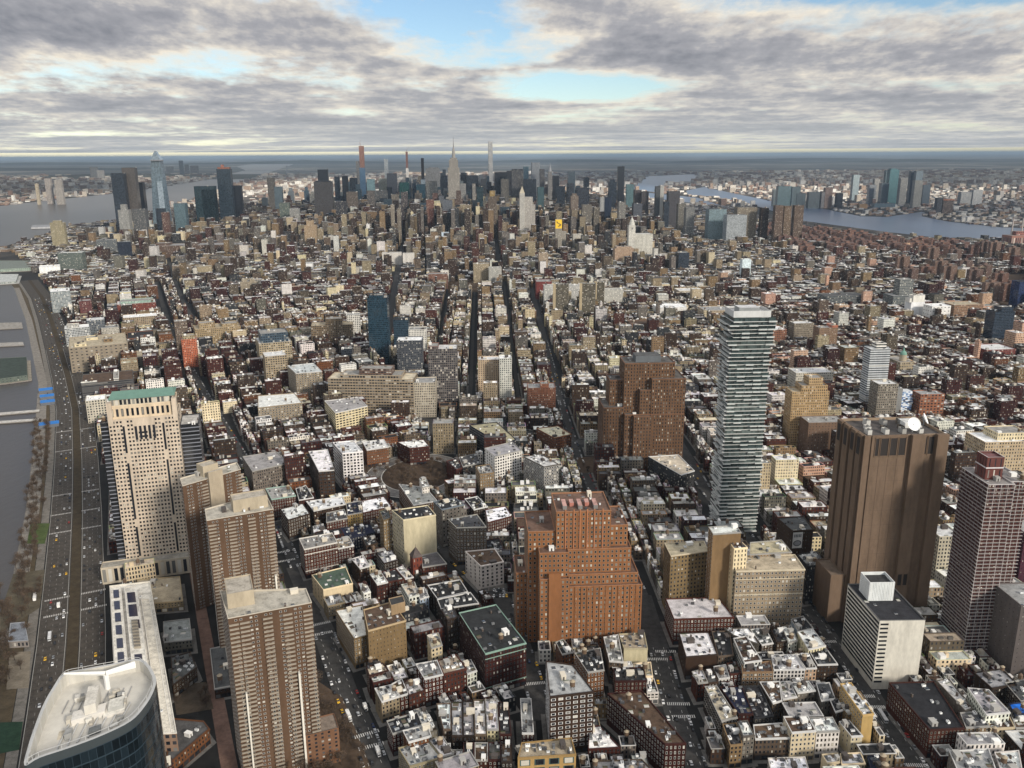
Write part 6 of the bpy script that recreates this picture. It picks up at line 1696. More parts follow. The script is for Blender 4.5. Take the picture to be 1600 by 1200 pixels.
FAR = [
 (173, 192, 271, 4300, 40, BLUE, 'c', WD, 'dark glass tower leftmost of the riverside cluster'),
 (190, 209, 262, 4350, 45, (0.10, 0.085, 0.075), 'c', WD, 'brown glass tower second from left in the riverside cluster'),
 (208, 222, 285, 4500, 40, BLK, 'c', WD, 'short black tower behind the brown riverside one'),
 (303, 334, 291, 4600, 50, TEAL, 'c', WD, 'stepped dark teal block in the riverside cluster', [(0.35, 1, 0, 1, 0, .93, None)]),
 (338, 359, 264, 4750, 48, (0.03, 0.045, 0.06), 'c', WD, 'dark glass tower with a rust coloured unfinished top', [(.08, .92, .05, .95, .99, 1.03, (.22, .09, .055)), (.3, .5, .3, .6, 1.0, 1.07, (.3, .12, .08))]),
 (360, 376, 290, 4800, 40, BLK, 'c', WD, 'black box tower right of the unfinished one'),
 (271, 288, 318, 4200, 50, (0.1, 0.15, 0.17), 'c', WD, 'low blue glass block at the foot of the riverside cluster'),
 (184, 200, 328, 3950, 40, PALE, 'm', (.3, .8, 0), 'pale stepped factory tower below the riverside cluster', [(.25, .75, .2, .8, .9, 1.15, None)]),
 (206, 226, 327, 4000, 40, GREY, 'm', WM, 'grey apartment slab below the riverside cluster'),
 (243, 256, 326, 4100, 30, BLUE, 'c', WD, 'slim dark block below the crowned glass tower'),
 (252, 262, 332, 3900, 30, (0.2, 0.1, 0.07), 'm', WM, 'red-brown slab below the crowned glass tower'),
 (490, 518, 284, 4520, 60, (0.055, 0.05, 0.05), 'c', (.5, .9, 1.5), 'broad dark slab office over the railway station', [(.1, .9, .1, .9, .97, 1.02, BLK)]),
 (496, 512, 265, 5900, 40, BLK, 'c', WD, 'black slab far behind the broad dark office'),
 (436, 451, 317, 4300, 50, (0.2, 0.24, 0.2), 'm', WM, 'pale green block left of the broad dark office'),
 (452, 467, 326, 4200, 40, PALE, 'm', WM, 'pale block left of the broad dark office'),
 (428, 440, 292, 5200, 40, (0.13, 0.17, 0.19), 'c', WD, 'blue-grey slab at the left edge of the skyline'),
 (417, 428, 278, 5600, 30, STONE, 'm', WM, 'stone apartment tower at the left edge of the skyline'),
 (524, 541, 315, 4250, 40, (0.06, 0.055, 0.06), 'm', (.4, .95, 0), 'dark ribbed block right of the broad dark office'),
 (541, 558, 300, 4700, 50, (0.24, 0.19, 0.15), 'm', WM, 'brown stone block below the red-topped tall tower'),
 (546, 558, 278, 5800, 40, BLUE, 'c', WD, 'dark glass slab left of the red-topped tall tower'),
 (556, 561, 252, 6450, 26, GREY, 'm', WM, 'grey slender tower touching the red-topped tall tower'),
 (534, 543, 275, 5700, 40, BLK, 'c', WD, 'black tower left of the red-topped tall tower'),
 (522, 530, 276, 5750, 40, BLUE, 'c', WD, 'dark blue tower midway along the left skyline'),
 (573, 585, 280, 5500, 50, (0.22, 0.34, 0.36), 'c', WD, 'pale mint glass tower in the left skyline'),
 (591, 604, 279, 5600, 40, (0.4, 0.38, 0.3), 'c', WD, 'tower catching yellow light among the left skyline'),
 (600, 606, 249, 6300, 24, (0.25, 0.27, 0.28), 'c', WD, 'slim tower with paired tops behind the left skyline'),
 (586, 605, 298, 4900, 40, GREY, 'm', WM, 'grey stone block in front of the left skyline'),
 (604, 620, 271, 5500, 50, (0.07, 0.075, 0.09), 'c', WD, 'dark slab right of the yellow lit tower'),
 (573, 585, 298, 4800, 40, (0.22, 0.19, 0.17), 'm', WM, 'brown-grey slab in the left skyline foreground'),
 (624, 639, 285, 5100, 40, (0.012, 0.07, 0.065), 'c', WD, 'emerald glass tower below the thin rusty tower'),
 (611, 623, 304, 4700, 40, STONE, 'm', WM, 'stone block left of the emerald tower'),
 (610, 616, 320, 3900, 30, (0.42, 0.36, 0.28), 'm', WM, 'first of two tan slabs beside the dark avenue gap'),
 (620, 626, 326, 3900, 30, (0.33, 0.28, 0.22), 'm', WM, 'second of two tan slabs beside the dark avenue gap'),
 (626, 637, 300, 4300, 30, (0.10, 0.08, 0.08), 'm', WM, 'dark brown tower at the dark avenue gap'),
 (650, 664, 288, 5000, 50, (0.02, 0.06, 0.085), 'c', WD, 'dark blue block left of the pale slab by the spire tower'),
 (665, 687, 263, 5350, 50, (0.25, 0.245, 0.24), 'c', WD, 'tall grey glass office left of the spire tower', [(.2, .9, .1, .9, .97, 1.02, GREY)]),
 (666, 683, 283, 4700, 40, (0.42, 0.41, 0.38), 'm', (.6, .6, 0), 'pale gridded slab left of the spire tower'),
 (666, 678, 312, 4000, 30, (0.28, 0.13, 0.09), 'm', WM, 'brick apartment tower left of the spire tower'),
 (688, 699, 275, 5600, 40, BLUE, 'c', WD, 'dark blue slab just left of the spire tower'),
 (719, 728, 287, 4700, 30, (0.5, 0.49, 0.47), 'm', WM, 'white slab just right of the spire tower'),
 (720, 747, 274, 5500, 50, BLUE, 'c', WD, 'wide navy slab right of the spire tower', [(0, .35, 0, 1, 0, 1.06, None)]),
 (738, 743, 287, 4400, 18, (0.40, 0.37, 0.33), 'm', WM, 'slender pale tower right of the spire tower'),
 (745, 755, 292, 4600, 34, TEAL, 'c', WD, 'teal slab right of the spire tower'),
 (773, 792, 269, 5500, 50, BLK, 'c', WD, 'black wide office right of the thin white pillar', [(.2, 1, 0, 1, 0, .9, BLUE)]),
 (792, 802, 267, 5600, 40, (0.06, 0.06, 0.065), 'c', WD, 'dark slab beside the black wide office'),
 (783, 795, 280, 4900, 40, (0.22, 0.2, 0.17), 'm', WM, 'stone block in front of the black wide office'),
 (763, 776, 307, 4000, 30, (0.2, 0.15, 0.11), 'm', WM, 'brown tower with a gilded pyramid top', [(.2, .8, .2, .8, 1, 1.12, (.32, .22, .08))]),
 (800, 818, 266, 5350, 60, (0.19, 0.18, 0.175), 'm', (.4, .8, 0), 'broad grey slab right of the thin white pillar tower', [(.05, .95, .1, .9, 1, 1.02, BLK)]),
 (818, 826, 260, 5900, 34, (0.2, 0.3, 0.33), 'c', WD, 'pale teal tower in the mid skyline'),
 (831, 844, 254, 5800, 44, (0.55, 0.56, 0.57), 'c', (1, .5, .6), 'white banded tower with a slanted top'),
 (818, 838, 280, 5200, 50, BLUE, 'c', WD, 'wide dark blue office below the white banded tower'),
 (844, 851, 264, 5700, 30, (0.25, 0.23, 0.22), 'm', WM, 'grey brown slab right of the white banded tower'),
 (840, 850, 292, 4300, 28, (0.045, 0.085, 0.095), 'c', WD, 'slender dark teal tower left of the white clock tower base'),
 (864, 874, 275, 5600, 36, BLK, 'c', WD, 'black block right of the crowned steel spire'),
 (870, 883, 291, 5000, 40, BLUE, 'c', WD, 'dark blue block in the right mid skyline'),
 (888, 899, 268, 5900, 40, (0.11, 0.14, 0.16), 'c', WD, 'blue-grey tower in the right mid skyline'),
 (887, 897, 287, 5100, 40, (0.035, 0.04, 0.05), 'c', WD, 'charcoal block in the right mid skyline'),
 (901, 920, 293, 4700, 44, (0.03, 0.034, 0.045), 'c', WD, 'broad charcoal apartment slab in the right skyline'),
 (913, 921, 277, 5600, 36, BLUE, 'c', WD, 'dark tower behind the broad charcoal slab'),
 (892, 904, 306, 4200, 30, (0.3, 0.23, 0.18), 'm', WM, 'brick tower with a rounded top in the right skyline', [(.2, .8, .2, .8, 1, 1.05, None)]),
 (910, 925, 320, 3900, 30, (0.26, 0.23, 0.19), 'm', WM, 'stone apartment block in the right skyline foreground'),
 (928, 937, 324, 3900, 28, (0.2, 0.17, 0.13), 'm', WM, 'brown slab left of the white-edged pair'),
 (938, 945, 308, 4200, 22, (0.5, 0.5, 0.49), 'm', (.3, .5, 0), 'thin white slab of the white-edged pair'),
 (945, 956, 308, 4200, 26, (0.012, 0.02, 0.04), 'c', WD, 'dark slab of the white-edged pair'),
 (952, 964, 284, 5200, 36, (0.03, 0.04, 0.055), 'c', WD, 'dark tower with a sloped top in the right skyline', [(.2, .8, .1, .9, 1, 1.06, None)]),
 (966, 976, 260, 5750, 26, (0.02, 0.022, 0.028), 'c', WD, 'tall black slab tower near the east river'),
 (979, 991, 288, 5150, 22, (0.12, 0.2, 0.21), 'c', WD, 'green glass slab by the east river'),
 (992, 1003, 297, 4700, 34, (0.09, 0.075, 0.075), 'c', WD, 'brown slab right of the green glass slab'),
 (1003, 1014, 299, 4650, 34, (0.07, 0.06, 0.06), 'c', WD, 'dark brown tower by the east river'),
 (1025, 1032, 291, 4600, 24, (0.08, 0.085, 0.09), 'c', WD, 'grey half of the two-tone slab by the river'),
 (1032, 1038, 290, 4600, 24, (0.62, 0.61, 0.57), 'm', (.1, .4, 0), 'bright white half of the two-tone slab by the river'),
 (1045, 1063, 299, 4500, 40, (0.07, 0.065, 0.07), 'c', WD, 'wide dark block right of the two-tone slab'),
 (1038, 1046, 315, 4300, 24, BLUE, 'c', WD, 'low dark block between the two-tone slab and the wide one'),
 (990, 1004, 318, 4100, 34, (0.08, 0.085, 0.1), 'c', WD, 'dark glass apartment block in the right foreground skyline'),
 (967, 978, 316, 4000, 30, (0.32, 0.30, 0.27), 'm', WM, 'pale hospital block in the right skyline'),
 (1060, 1072, 318, 4100, 30, (0.26, 0.24, 0.2), 'm', WM, 'beige slab at the river bank'),
 (1072, 1086, 324, 4000, 30, (0.3, 0.3, 0.29), 'm', WM, 'grey slab at the river bank'),
 (1108, 1136, 327, 3900, 50, (0.17, 0.23, 0.25), 'c', WD, 'wide pale blue hospital block by the river'),
 (1136, 1168, 336, 3800, 50, (0.3, 0.32, 0.33), 'c', WD, 'low glass hospital wing by the river'),
 (1152, 1184, 324, 3900, 40, (0.36, 0.30, 0.22), 'm', WM, 'tan hospital block by the river'),
 (1190, 1202, 325, 3850, 24, (0.12, 0.075, 0.055), 'm', WM, 'brown riverside tower standing left of the group of three', [(0, 1, 0, 1, 0, 1, None)]),
 (1212, 1225, 321, 3800, 26, (0.2, 0.13, 0.09), 'm', WM, 'left one of the three brown riverside towers'),
 (1226, 1238, 322, 3820, 26, (0.24, 0.16, 0.10), 'm', WM, 'middle one of the three brown riverside towers'),
 (1242, 1257, 321, 3850, 26, (0.19, 0.125, 0.085), 'm', WM, 'right one of the three brown riverside towers'),
 # across the east river
 (1385, 1391, 266, 6300, 30, (0.03, 0.055, 0.065), 'c', WD, 'dark slim tower left of the green glass tower across the river'),
 (1391, 1406, 265, 6100, 44, (0.02, 0.075, 0.085), 'c', WD, 'tall green glass tower across the river', [(.1, .75, .1, .9, 1, 1.03, None)]),
 (1378, 1390, 286, 6000, 40, (0.04, 0.06, 0.075), 'c', WD, 'short dark tower left of the green glass tower across the river'),
 (1408, 1419, 278, 5900, 36, (0.3, 0.29, 0.27), 'm', WM, 'pale tower right of the green glass tower across the river'),
 (1424, 1431, 267, 6300, 34, (0.028, 0.04, 0.055), 'c', WD, 'left one of the dark twin towers across the river'),
 (1432, 1443, 267, 6250, 36, (0.05, 0.07, 0.085), 'c', WD, 'right one of the dark twin towers across the river'),
 (1430, 1443, 282, 5600, 36, (0.32, 0.31, 0.28), 'm', WM, 'pale apartment tower below the dark twins across the river'),
 (1443, 1455, 289, 6000, 36, (0.03, 0.045, 0.06), 'c', WD, 'dark block right of the twins across the river'),
 (1334, 1344, 273, 6700, 34, (0.13, 0.16, 0.17), 'c', WD, 'lone blue-grey tower across the river'),
 (1367, 1376, 280, 6300, 34, (0.27, 0.26, 0.24), 'm', WM, 'pale tower left of the green group across the river'),
 (1359, 1370, 289, 6100, 34, (0.14, 0.15, 0.16), 'c', WD, 'grey block left of the green group across the river'),
 (1209, 1216, 296, 6000, 30, (0.1, 0.12, 0.12), 'c', WD, 'narrow slab at the left of the riverfront row across the water'),
 (1216, 1238, 291, 5600, 40, (0.1, 0.15, 0.155), 'c', WD, 'wide green-grey slab of the riverfront row across the water'),
 (1238, 1252, 292, 5600, 40, (0.09, 0.12, 0.125), 'c', WD, 'second wide slab of the riverfront row across the water'),
 (1245, 1260, 302, 5400, 40, (0.06, 0.08, 0.085), 'c', WD, 'dark short slab of the riverfront row across the water'),
 (1264, 1282, 300, 5400, 40, (0.08, 0.095, 0.1), 'c', WD, 'grey twin slab of the riverfront row across the water'),
 (1284, 1298, 300, 5300, 34, (0.30, 0.28, 0.27), 'm', WM, 'pinkish tower of the riverfront row across the water'),
 (1290, 1302, 293, 5500, 34, (0.3, 0.2, 0.16), 'm', WM, 'rose tower behind the pinkish one across the water'),
 (1308, 1318, 302, 5150, 30, (0.018, 0.022, 0.03), 'c', WD, 'single black tower on the far river bank'),
 (1343, 1356, 319, 4950, 40, (0.4, 0.26, 0.14), 'm', (.1, .2, 0), 'ochre block on the far river bank'),
 (1366, 1400, 318, 5000, 50, (0.08, 0.12, 0.15), 'c', WD, 'low wide blue glass school on the far river bank'),
 (1465, 1474, 309, 4700, 30, (0.04, 0.042, 0.05), 'c', WD, 'dark riverfront tower on the point'),
 (1474, 1491, 313, 4650, 40, (0.16, 0.10, 0.075), 'm', (.6, .7, 0), 'unfinished riverfront tower with an orange top on the point', [(0, 1, 0, 1, 1, 1.07, (.5, .16, .05))]),
 (1502, 1520, 300, 6000, 40, (0.4, 0.4, 0.39), 'm', WM, 'pale industrial block far across the river'),
 (1521, 1537, 297, 6000, 40, (0.5, 0.5, 0.49), 'm', WM, 'white industrial block far across the river'),
 # far river bank on the left
 (54, 58, 287, 7400, 24, (0.5, 0.42, 0.3), 'm', WM, 'small tan tower on the far left river bank'),
 (69, 78, 279, 7500, 34, (0.36, 0.32, 0.29), 'm', WM, 'left one of the pale twin towers on the far left bank'),
 (84, 95, 281, 7400, 34, (0.33, 0.3, 0.27), 'm', WM, 'right one of the pale twin towers on the far left bank'),
 (140, 151, 261, 9500, 40, (0.2, 0.2, 0.2), 'm', WM, 'grey block on the far left ridge'),
 (151, 161, 266, 9300, 50, (0.42, 0.4, 0.38), 'm', WM, 'pale block on the far left ridge'),
 (279, 285, 251, 10500, 40, (0.2, 0.23, 0.26), 'm', WM, 'lone grey tower on the far ridge beyond the river'),
 (288, 294, 257, 10300, 50, (0.3, 0.28, 0.27), 'm', WM, 'first grey slab on the far ridge beyond the river'),
 (297, 309, 259, 10300, 50, (0.34, 0.31, 0.3), 'm', WM, 'wide grey slab on the far ridge beyond the river'),
 (259, 270, 260, 10200, 50, (0.42, 0.41, 0.4), 'm', WM, 'pale slab on the far ridge seen right of the crowned tower'),
]
for row in FAR:
    row = list(row)
    lb = row[8]
    if 'across' in lb: row[3] = max(row[3] * 1.1, 6300)
    if 'far river bank' in lb: row[3] = 6250
    if 'on the point' in lb: row[3] = 5650
    if 'ridge beyond' in lb or 'on the far ridge' in lb: row[3] = 20000
    if 'left ridge' in lb: row[3] = 15200
    ti = row[9] if len(row) > 9 else ()
    far(*row[:9], tiers=ti)
anchor('crowned glass tower', *atY(247, 300, 4450)[:2]); anchor('spire tower', *atY(710, 300, 4550)[:2]); anchor('thin white pillar tower', *atY(766, 300, 6400)[:2])
anchor('broad dark slab office', *atY(504, 300, 4520)[:2]); anchor('red-topped tall tower', *atY(565, 300, 6450)[:2]); anchor('tall black slab tower', *atY(971, 300, 5750)[:2]); anchor('green glass tower across the river', *atY(1398, 300, 6100)[:2])
anchor('unfinished dark glass tower', *atY(348, 300, 4750)[:2]); anchor('two-tone river slab', *atY(1032, 300, 4600)[:2])

# crowned glass tower by the river: faceted shaft, notch and sloping crown
D = 4450
a, b = atY(236, 330, D), atY(262, 330, D)
zt_ = atY(243, 247, D)[2]
zc_ = atY(240, 235, D)[2]
x0, x1 = a[0], b[0]; dep = 52
hy = thing('skyscraper', 'building', (x0 + x1) / 2, D + 20, 0, label='tallest riverside glass tower with a slanted crown and a jutting deck')
wx = x1 - x0
xa, xb = atY(234.5, 255, D)[0], atY(249.5, 255, D)[0]
m = MB()
bot = [(x0, D), (x1, D), (x1, D + dep), (x0, D + dep)]
top = [(xa + 2, D + 6), (xb, D + 6), (xb, D + dep - 4), (xa + 2, D + dep - 4)]
def taper(m, bot, top, z0, z1, t, mat=CUR, win=WD, nb=9, nf=60):
    n = len(bot)
    for i in range(n):
        j = (i + 1) % n
        m.face([(*bot[i], z0), (*bot[j], z0), (*top[j], z1), (*top[i], z1)], t, mat, [(0, 0), (nb, 0), (nb, nf), (0, nf)], win)
    m.face([(*q, z1) for q in top], (.2, .22, .24), ROOF)
zm = atY(243, 251, D)[2]
taper(m, bot, top, 0, zm, (0.10, 0.135, 0.16)); m.build('glass_shaft', hy)
m = MB()
xm = (xa + xb) / 2
ztop = atY(241, 236, D)[2]
B4 = [(xa, D + 4), (xb + 3, D + 4), (xb + 3, D + dep - 2), (xa, D + dep - 2)]
m.face([(*B4[0], zm), (*B4[1], zm), (xm + 3, D + 20, ztop), (xm - 4, D + 20, ztop)], (0.16, 0.2, 0.23), CUR, [(0, 0), (6, 0), (6, 8), (0, 8)], WD)
m.face([(*B4[1], zm), (*B4[2], zm), (xm + 3, D + 34, ztop), (xm + 3, D + 20, ztop)], (0.3, 0.35, 0.38), CUR, [(0, 0), (6, 0), (6, 8), (0, 8)], WD)
m.face([(*B4[2], zm), (*B4[3], zm), (xm - 4, D + 34, ztop), (xm + 3, D + 34, ztop)], (0.16, 0.2, 0.23), CUR, [(0, 0), (6, 0), (6, 8), (0, 8)], WD)
m.face([(*B4[3], zm), (*B4[0], zm), (xm - 4, D + 20, ztop), (xm - 4, D + 34, ztop)], (0.12, 0.15, 0.18), CUR, [(0, 0), (6, 0), (6, 8), (0, 8)], WD)
m.face([(xm - 4, D + 20, ztop), (xm + 3, D + 20, ztop), (xm + 3, D + 34, ztop), (xm - 4, D + 34, ztop)], (.2, .22, .24))
m.build('crown', hy)
m = MB(); zz = atY(243, 250, D)[2]
m.prism([(xa + 8, D - 12), (xb + 14, D - 4), (xb + 14, D + 16), (xa + 8, D + 8)], zz - 4, zz + 1, (.25, .25, .26), PLAIN, bottom=True); m.build('deck', hy)
m = MB(); xg, _, zg = atY(249, 283, D - 3); m.prism([(xg - 14, D - 2.5), (xg + 14, D - 2.5), (xg + 12, D - .2), (xg - 12, D - .2)], 40, zg, (0.24, 0.29, 0.33), CUR, (.3, .3, .3), bay=4, flr=4, win=WD); m.build('glass_shaft', hy)
# spire tower
D = 4550
def ex(px): return atY(px, 300, D)[0]
def ez(py): return atY(710, py, D)[2]
cx_ = ex(709.6)
es = thing('skyscraper', 'building', cx_, D + 25, 0, label='grey stone setback tower with a tall needle spire')
ST = (0.34, 0.31, 0.27)
for nm, w_, z0, z1, v0, v1 in (('base', 36, 0, ez(325), -8, 60), ('setback', 25, ez(325) - 1, ez(308), -3, 56), ('shaft', 17.5, ez(308) - 1, ez(262), 4, 46), ('shaft', 13.5, ez(262) - 1, ez(250), 9, 41), ('shaft', 10, ez(250) - 1, ez(246.5), 13, 37)):
    hw2 = w_ / 2 * D / FPX
    m = MB(); m.prism(rect(cx_, D + v0, hw2 * 2, v1 - v0, -5.7), z0, z1, ST, FAC, (.25, .24, .22), bay=3, flr=3.7, win=(.42, .7, 0)); m.build(nm, es)
m = MB()
m.lathe(cx_, D + 25, [(9, ez(246.5) - 1), (8.4, ez(240)), (6.5, ez(235)), (4.2, ez(231.5)), (2.6, ez(230))], (0.36, 0.34, 0.31), PLAIN, 12); m.build('mooring_mast', es)
m = MB(); m.lathe(cx_, D + 25, [(2.3, ez(230.2)), (1.6, ez(224)), (1.0, ez(222)), (.9, ez(217)), (.2, ez(212))], (0.22, 0.2, 0.2), PLAIN, 8); m.build('spire', es)
# thin white pillar tower
D = 6400
xa, xb = atY(763, 221, D)[0], atY(769.5, 221, D)[0]; zt_ = atY(766, 221, D)[2]
pk_ = thing('skyscraper', 'building', (xa + xb) / 2, D, 0, label='very thin white square pillar tower with gridded windows')
m = MB(); m.prism(rect((xa + xb) / 2, D, xb - xa, xb - xa, -5.7), 0, zt_, (0.5, 0.49, 0.47), FAC, (.4, .4, .4), bay=5, flr=5, win=(.62, .6, 0)); m.build('wall', pk_)
for k in range(1, 7):
    m = MB(); zz = zt_ * k / 7
    m.prism(rect((xa + xb) / 2, D - .4, xb - xa + .8, xb - xa + .8, -5.7), zz - 5, zz + 4, (0.3, .3, .29), PLAIN); m.build('open_storey', pk_)
# red-topped tall tower (unfinished)
D = 6450
xa, xb = atY(561, 240, D)[0], atY(568.5, 240, D)[0]
rt_ = thing('skyscraper', 'building', (xa + xb) / 2, D, 0, label='very tall unfinished tower, blue glass below and red-brown above, crane on top')
za, zb, zc2 = 0, atY(565, 262, D)[2], atY(565, 228, D)[2]
m = MB(); m.prism(rect((xa + xb) / 2, D, xb - xa + 6, 40, -5.7), za, zb, (0.04, 0.075, 0.12), CUR, (.3, .3, .3), win=WD); m.build('glass_wall', rt_)
m = MB(); m.prism(rect((xa + xb) / 2, D + 3, xb - xa, 34, -5.7), zb - 1, zc2, (0.155, 0.08, 0.06), FAC, (.3, .2, .15), bay=4, flr=4, win=(.4, .4, 0)); m.build('unfinished_storeys', rt_)
m = MB(); m.tube(((xa + xb) / 2 - 6, D + 10, zc2 - 2), ((xa + xb) / 2 - 6, D + 10, zc2 + 22), 1.4, 1.0, (.2, .12, .1)); m.tube(((xa + xb) / 2 - 16, D + 10, zc2 + 10), ((xa + xb) / 2 - 2, D + 10, zc2 + 44), 1.0, .5, (.2, .12, .1)); m.build('crane', rt_)
# thin rusty tower, thin dark tower, steel crown spire, white clock tower
D = 6450
xa, xb = atY(633.5, 245, D)[0], atY(637.5, 245, D)[0]
r2 = thing('skyscraper', 'building', (xa + xb) / 2, D, 0, label='needle-thin rusty tower under construction beside the avenue gap')
zz = atY(635, 237, D)[2]
m = MB(); m.prism(rect((xa + xb) / 2, D, xb - xa, 30, -5.7), 0, zz * .72, (.4, .38, .35), CUR, (.3, .3, .3), win=WD); m.build('glass_wall', r2)
m = MB(); m.prism(rect((xa + xb) / 2, D + 2, (xb - xa) * .85, 24, -5.7), zz * .72 - 1, zz, (.14, .075, .065), FAC, (.3, .2, .2), win=(.3, .4, 0)); m.build('unfinished_storeys', r2)
m = MB(); m.tube(((xa + xb) / 2, D + 8, zz - 2), ((xa + xb) / 2, D + 8, zz + 12), 1.3, 1, (.2, .12, .1)); m.tube(((xa + xb) / 2 - 3, D + 8, zz + 8), ((xa + xb) / 2 + 18, D + 8, zz + 34), .9, .4, (.2, .12, .1)); m.build('crane', r2)
D = 5330
xa, xb = atY(658, 260, D)[0], atY(662.5, 260, D)[0]
r3 = thing('skyscraper', 'building', (xa + xb) / 2, D, 0, label='slim black tower core under construction left of the spire tower')
zz = atY(660, 247, D)[2]
m = MB(); m.prism(rect((xa + xb) / 2, D, xb - xa, 30, -5.7), zz * .62, zz, (.025, .025, .03), FAC, (.1, .1, .1), win=(.2, .3, 0)); m.build('core', r3)
m = MB(); m.prism(rect((xa + xb) / 2, D - 6, (xb - xa) * 1.5, 44, -5.7), 0, zz * .66, (.2, .24, .27), CUR, (.1, .1, .1), win=WD); m.build('glass_wall', r3)
D = 5340
xa, xb = atY(856.5, 280, D)[0], atY(862.5, 280, D)[0]; xm = (xa + xb) / 2
cb_ = thing('skyscraper', 'building', xm, D, 0, label='slender stone tower with a stepped steel crown and needle')
zz = atY(860, 268, D)[2]; zt_ = atY(860, 253, D)[2]
m = MB(); m.prism(rect(xm, D, xb - xa, xb - xa, -5.7), 0, zz, (.3, .28, .26), FAC, (.3, .3, .3), win=(.4, .7, 0)); m.build('shaft', cb_)
m = MB(); m.lathe(xm, D + 12, [(11, zz - 1), (9, zz + 10), (5, zz + 24), (1.6, zz + 36), (.3, zt_)], (.4, .4, .4), PLAIN, 10); m.build('crown', cb_)
D = 3900
xa, xb = atY(812, 330, D)[0], atY(820, 330, D)[0]; xm = (xa + xb) / 2
ct = thing('clock_tower', 'building', xm, D, 0, label='white stone tower with a gilded top above a broad white office')
zz = atY(815, 302, D)[2]
m = MB(); m.prism(rect(xm, D, xb - xa, 22, -5.7), 0, zz, (.44, .42, .38), FAC, (.3, .3, .3), win=(.4, .6, 0)); m.build('shaft', ct)
m = MB(); q = rect(xm, D, xb - xa, 22, -5.7)
for i in range(4): m.face([(*q[i], zz), (*q[(i + 1) % 4], zz), (xm, D + 11, zz + 32)], (.4, .36, .28), PLAIN)
m.build('crown', ct)
m = MB(); m.prism(rect(xm + 28, D + 4, 62, 50, -5.7), 0, atY(828, 320, D)[2], (.4, .37, .33), FAC, (.3, .3, .3), win=WM, parapet=1); m.build('wing', ct)
m = MB(); m.prism(rect(xm + 28, D + 16, 40, 30, -5.7), atY(828, 320, D)[2] - 1, atY(828, 308, D)[2], (.42, .39, .35), FAC, (.3, .3, .3), win=WM); m.build('wing', ct)
D = 3150
xa, xb = atY(982.5, 360, D)[0], atY(993, 360, D)[0]; xm = (xa + xb) / 2
ce = thing('clock_tower', 'building', xm, D, 0, label='white clock tower with a lantern top above a long white office')
anchor('white clock tower with lantern', xm, D)
zz = atY(987, 352, D)[2]
m = MB(); m.prism(rect(xm, D, xb - xa, 24, -5.7), 0, zz, (.56, .54, .48), FAC, (.4, .4, .38), win=(.35, .6, 0), bay=4, flr=5); m.build('shaft', ce)
m = MB(); m.lathe(xm, D + 12, [(11, zz - 1), (10, zz + 9), (7.5, zz + 10), (7, zz + 17), (4, zz + 22), (1, zz + 28), (.2, zz + 36)], (.5, .49, .44), PLAIN, 10); m.build('lantern', ce)
m = MB(); m.lathe(xm - 1, D - .35, [(0, zz - 20), (0.01, zz - 19)], (.1, .1, .1)); 
m = MB()
m.face([(xm + 3.4 * math.cos(t), D - .5, zz - 12 + 3.4 * math.sin(t)) for t in [2 * math.pi * i / 16 for i in range(16)]], (.2, .2, .19)); m.build('clock_face', ce)
m = MB(); m.prism(rect(xm + 45, D + 6, 66, 46, -5.7), 0, atY(1010, 366, D)[2], (.52, .5, .44), FAC, (.5, .5, .48), win=(.35, .6, 0), bay=4, flr=5, parapet=1); m.build('wing', ce)
# power station with chimneys at the right edge
x, y = G(1600, 385)
ps = thing('power_station', 'building', x, y, 0, label='brick power station with four thin chimneys at the right edge')
m = MB(); m.prism(rect(x + 20, y, 170, 60, -8), 0, 46, (.26, .13, .1), FAC, (.3, .25, .22), bay=9, flr=46, win=(.5, .6, 0)); m.prism(rect(x + 40, y + 20, 150, 36, -8), 45, 62, (.24, .1, .08), FAC, (.3, .25, .22), bay=9, flr=8, win=(.4, .5, 0)); m.build('wall', ps)
for i in range(4):
    m = MB(); xx = x - 40 + i * 42
    m.lathe(xx, y + 36, [(3.4, 40), (2.6, 112), (2.6, 114)], (.36, .32, .3), PLAIN, 10); m.build('chimney', ps)
# slab bridge and its tower far up the river
gx, gy = G(449, 271)
br_ = thing('suspension_bridge', 'bridge', gx, gy, 0, label='grey suspension bridge tower and deck far up the wide river')
m = MB()
for dx in (-14, 14):
    for dy in (-6, 6): m.tube((gx + dx, gy + dy, 0), (gx + dx * .8, gy + dy, 175), 6, 5, (.34, .36, .4), PLAIN, 6)
m.box(gx - 16, gx + 16, gy - 8, gy + 8, 150, 176, (.34, .36, .4)); m.box(gx - 18, gx + 18, gy - 8, gy + 8, 62, 72, (.34, .36, .4)); m.build('bridge_tower', br_)
m = MB(); m.box(gx - 1300, gx + 260, gy - 12, gy + 12, 60, 68, (.3, .32, .36), bottom=True); m.build('bridge_deck', br_)
m = MB()
for i in range(24):
    t0, t1 = -1 + i / 12, -1 + (i + 1) / 12
    f = lambda t: 172 - (1 - (abs(t)) ** 1) * 0 - 100 * (1 - (2 * abs(abs(t) - .5)) ** 2) * .9
    if t1 <= .25: m.tube((gx + t0 * 1200, gy, f(t0) if t0 < 0 else 172 - t0 * 380), (gx + t1 * 1200, gy, f(t1) if t1 <= 0 else 172 - t1 * 380), 2.2, 2.2, (.3, .32, .36), PLAIN, 4, False)
m.build('cable', br_)

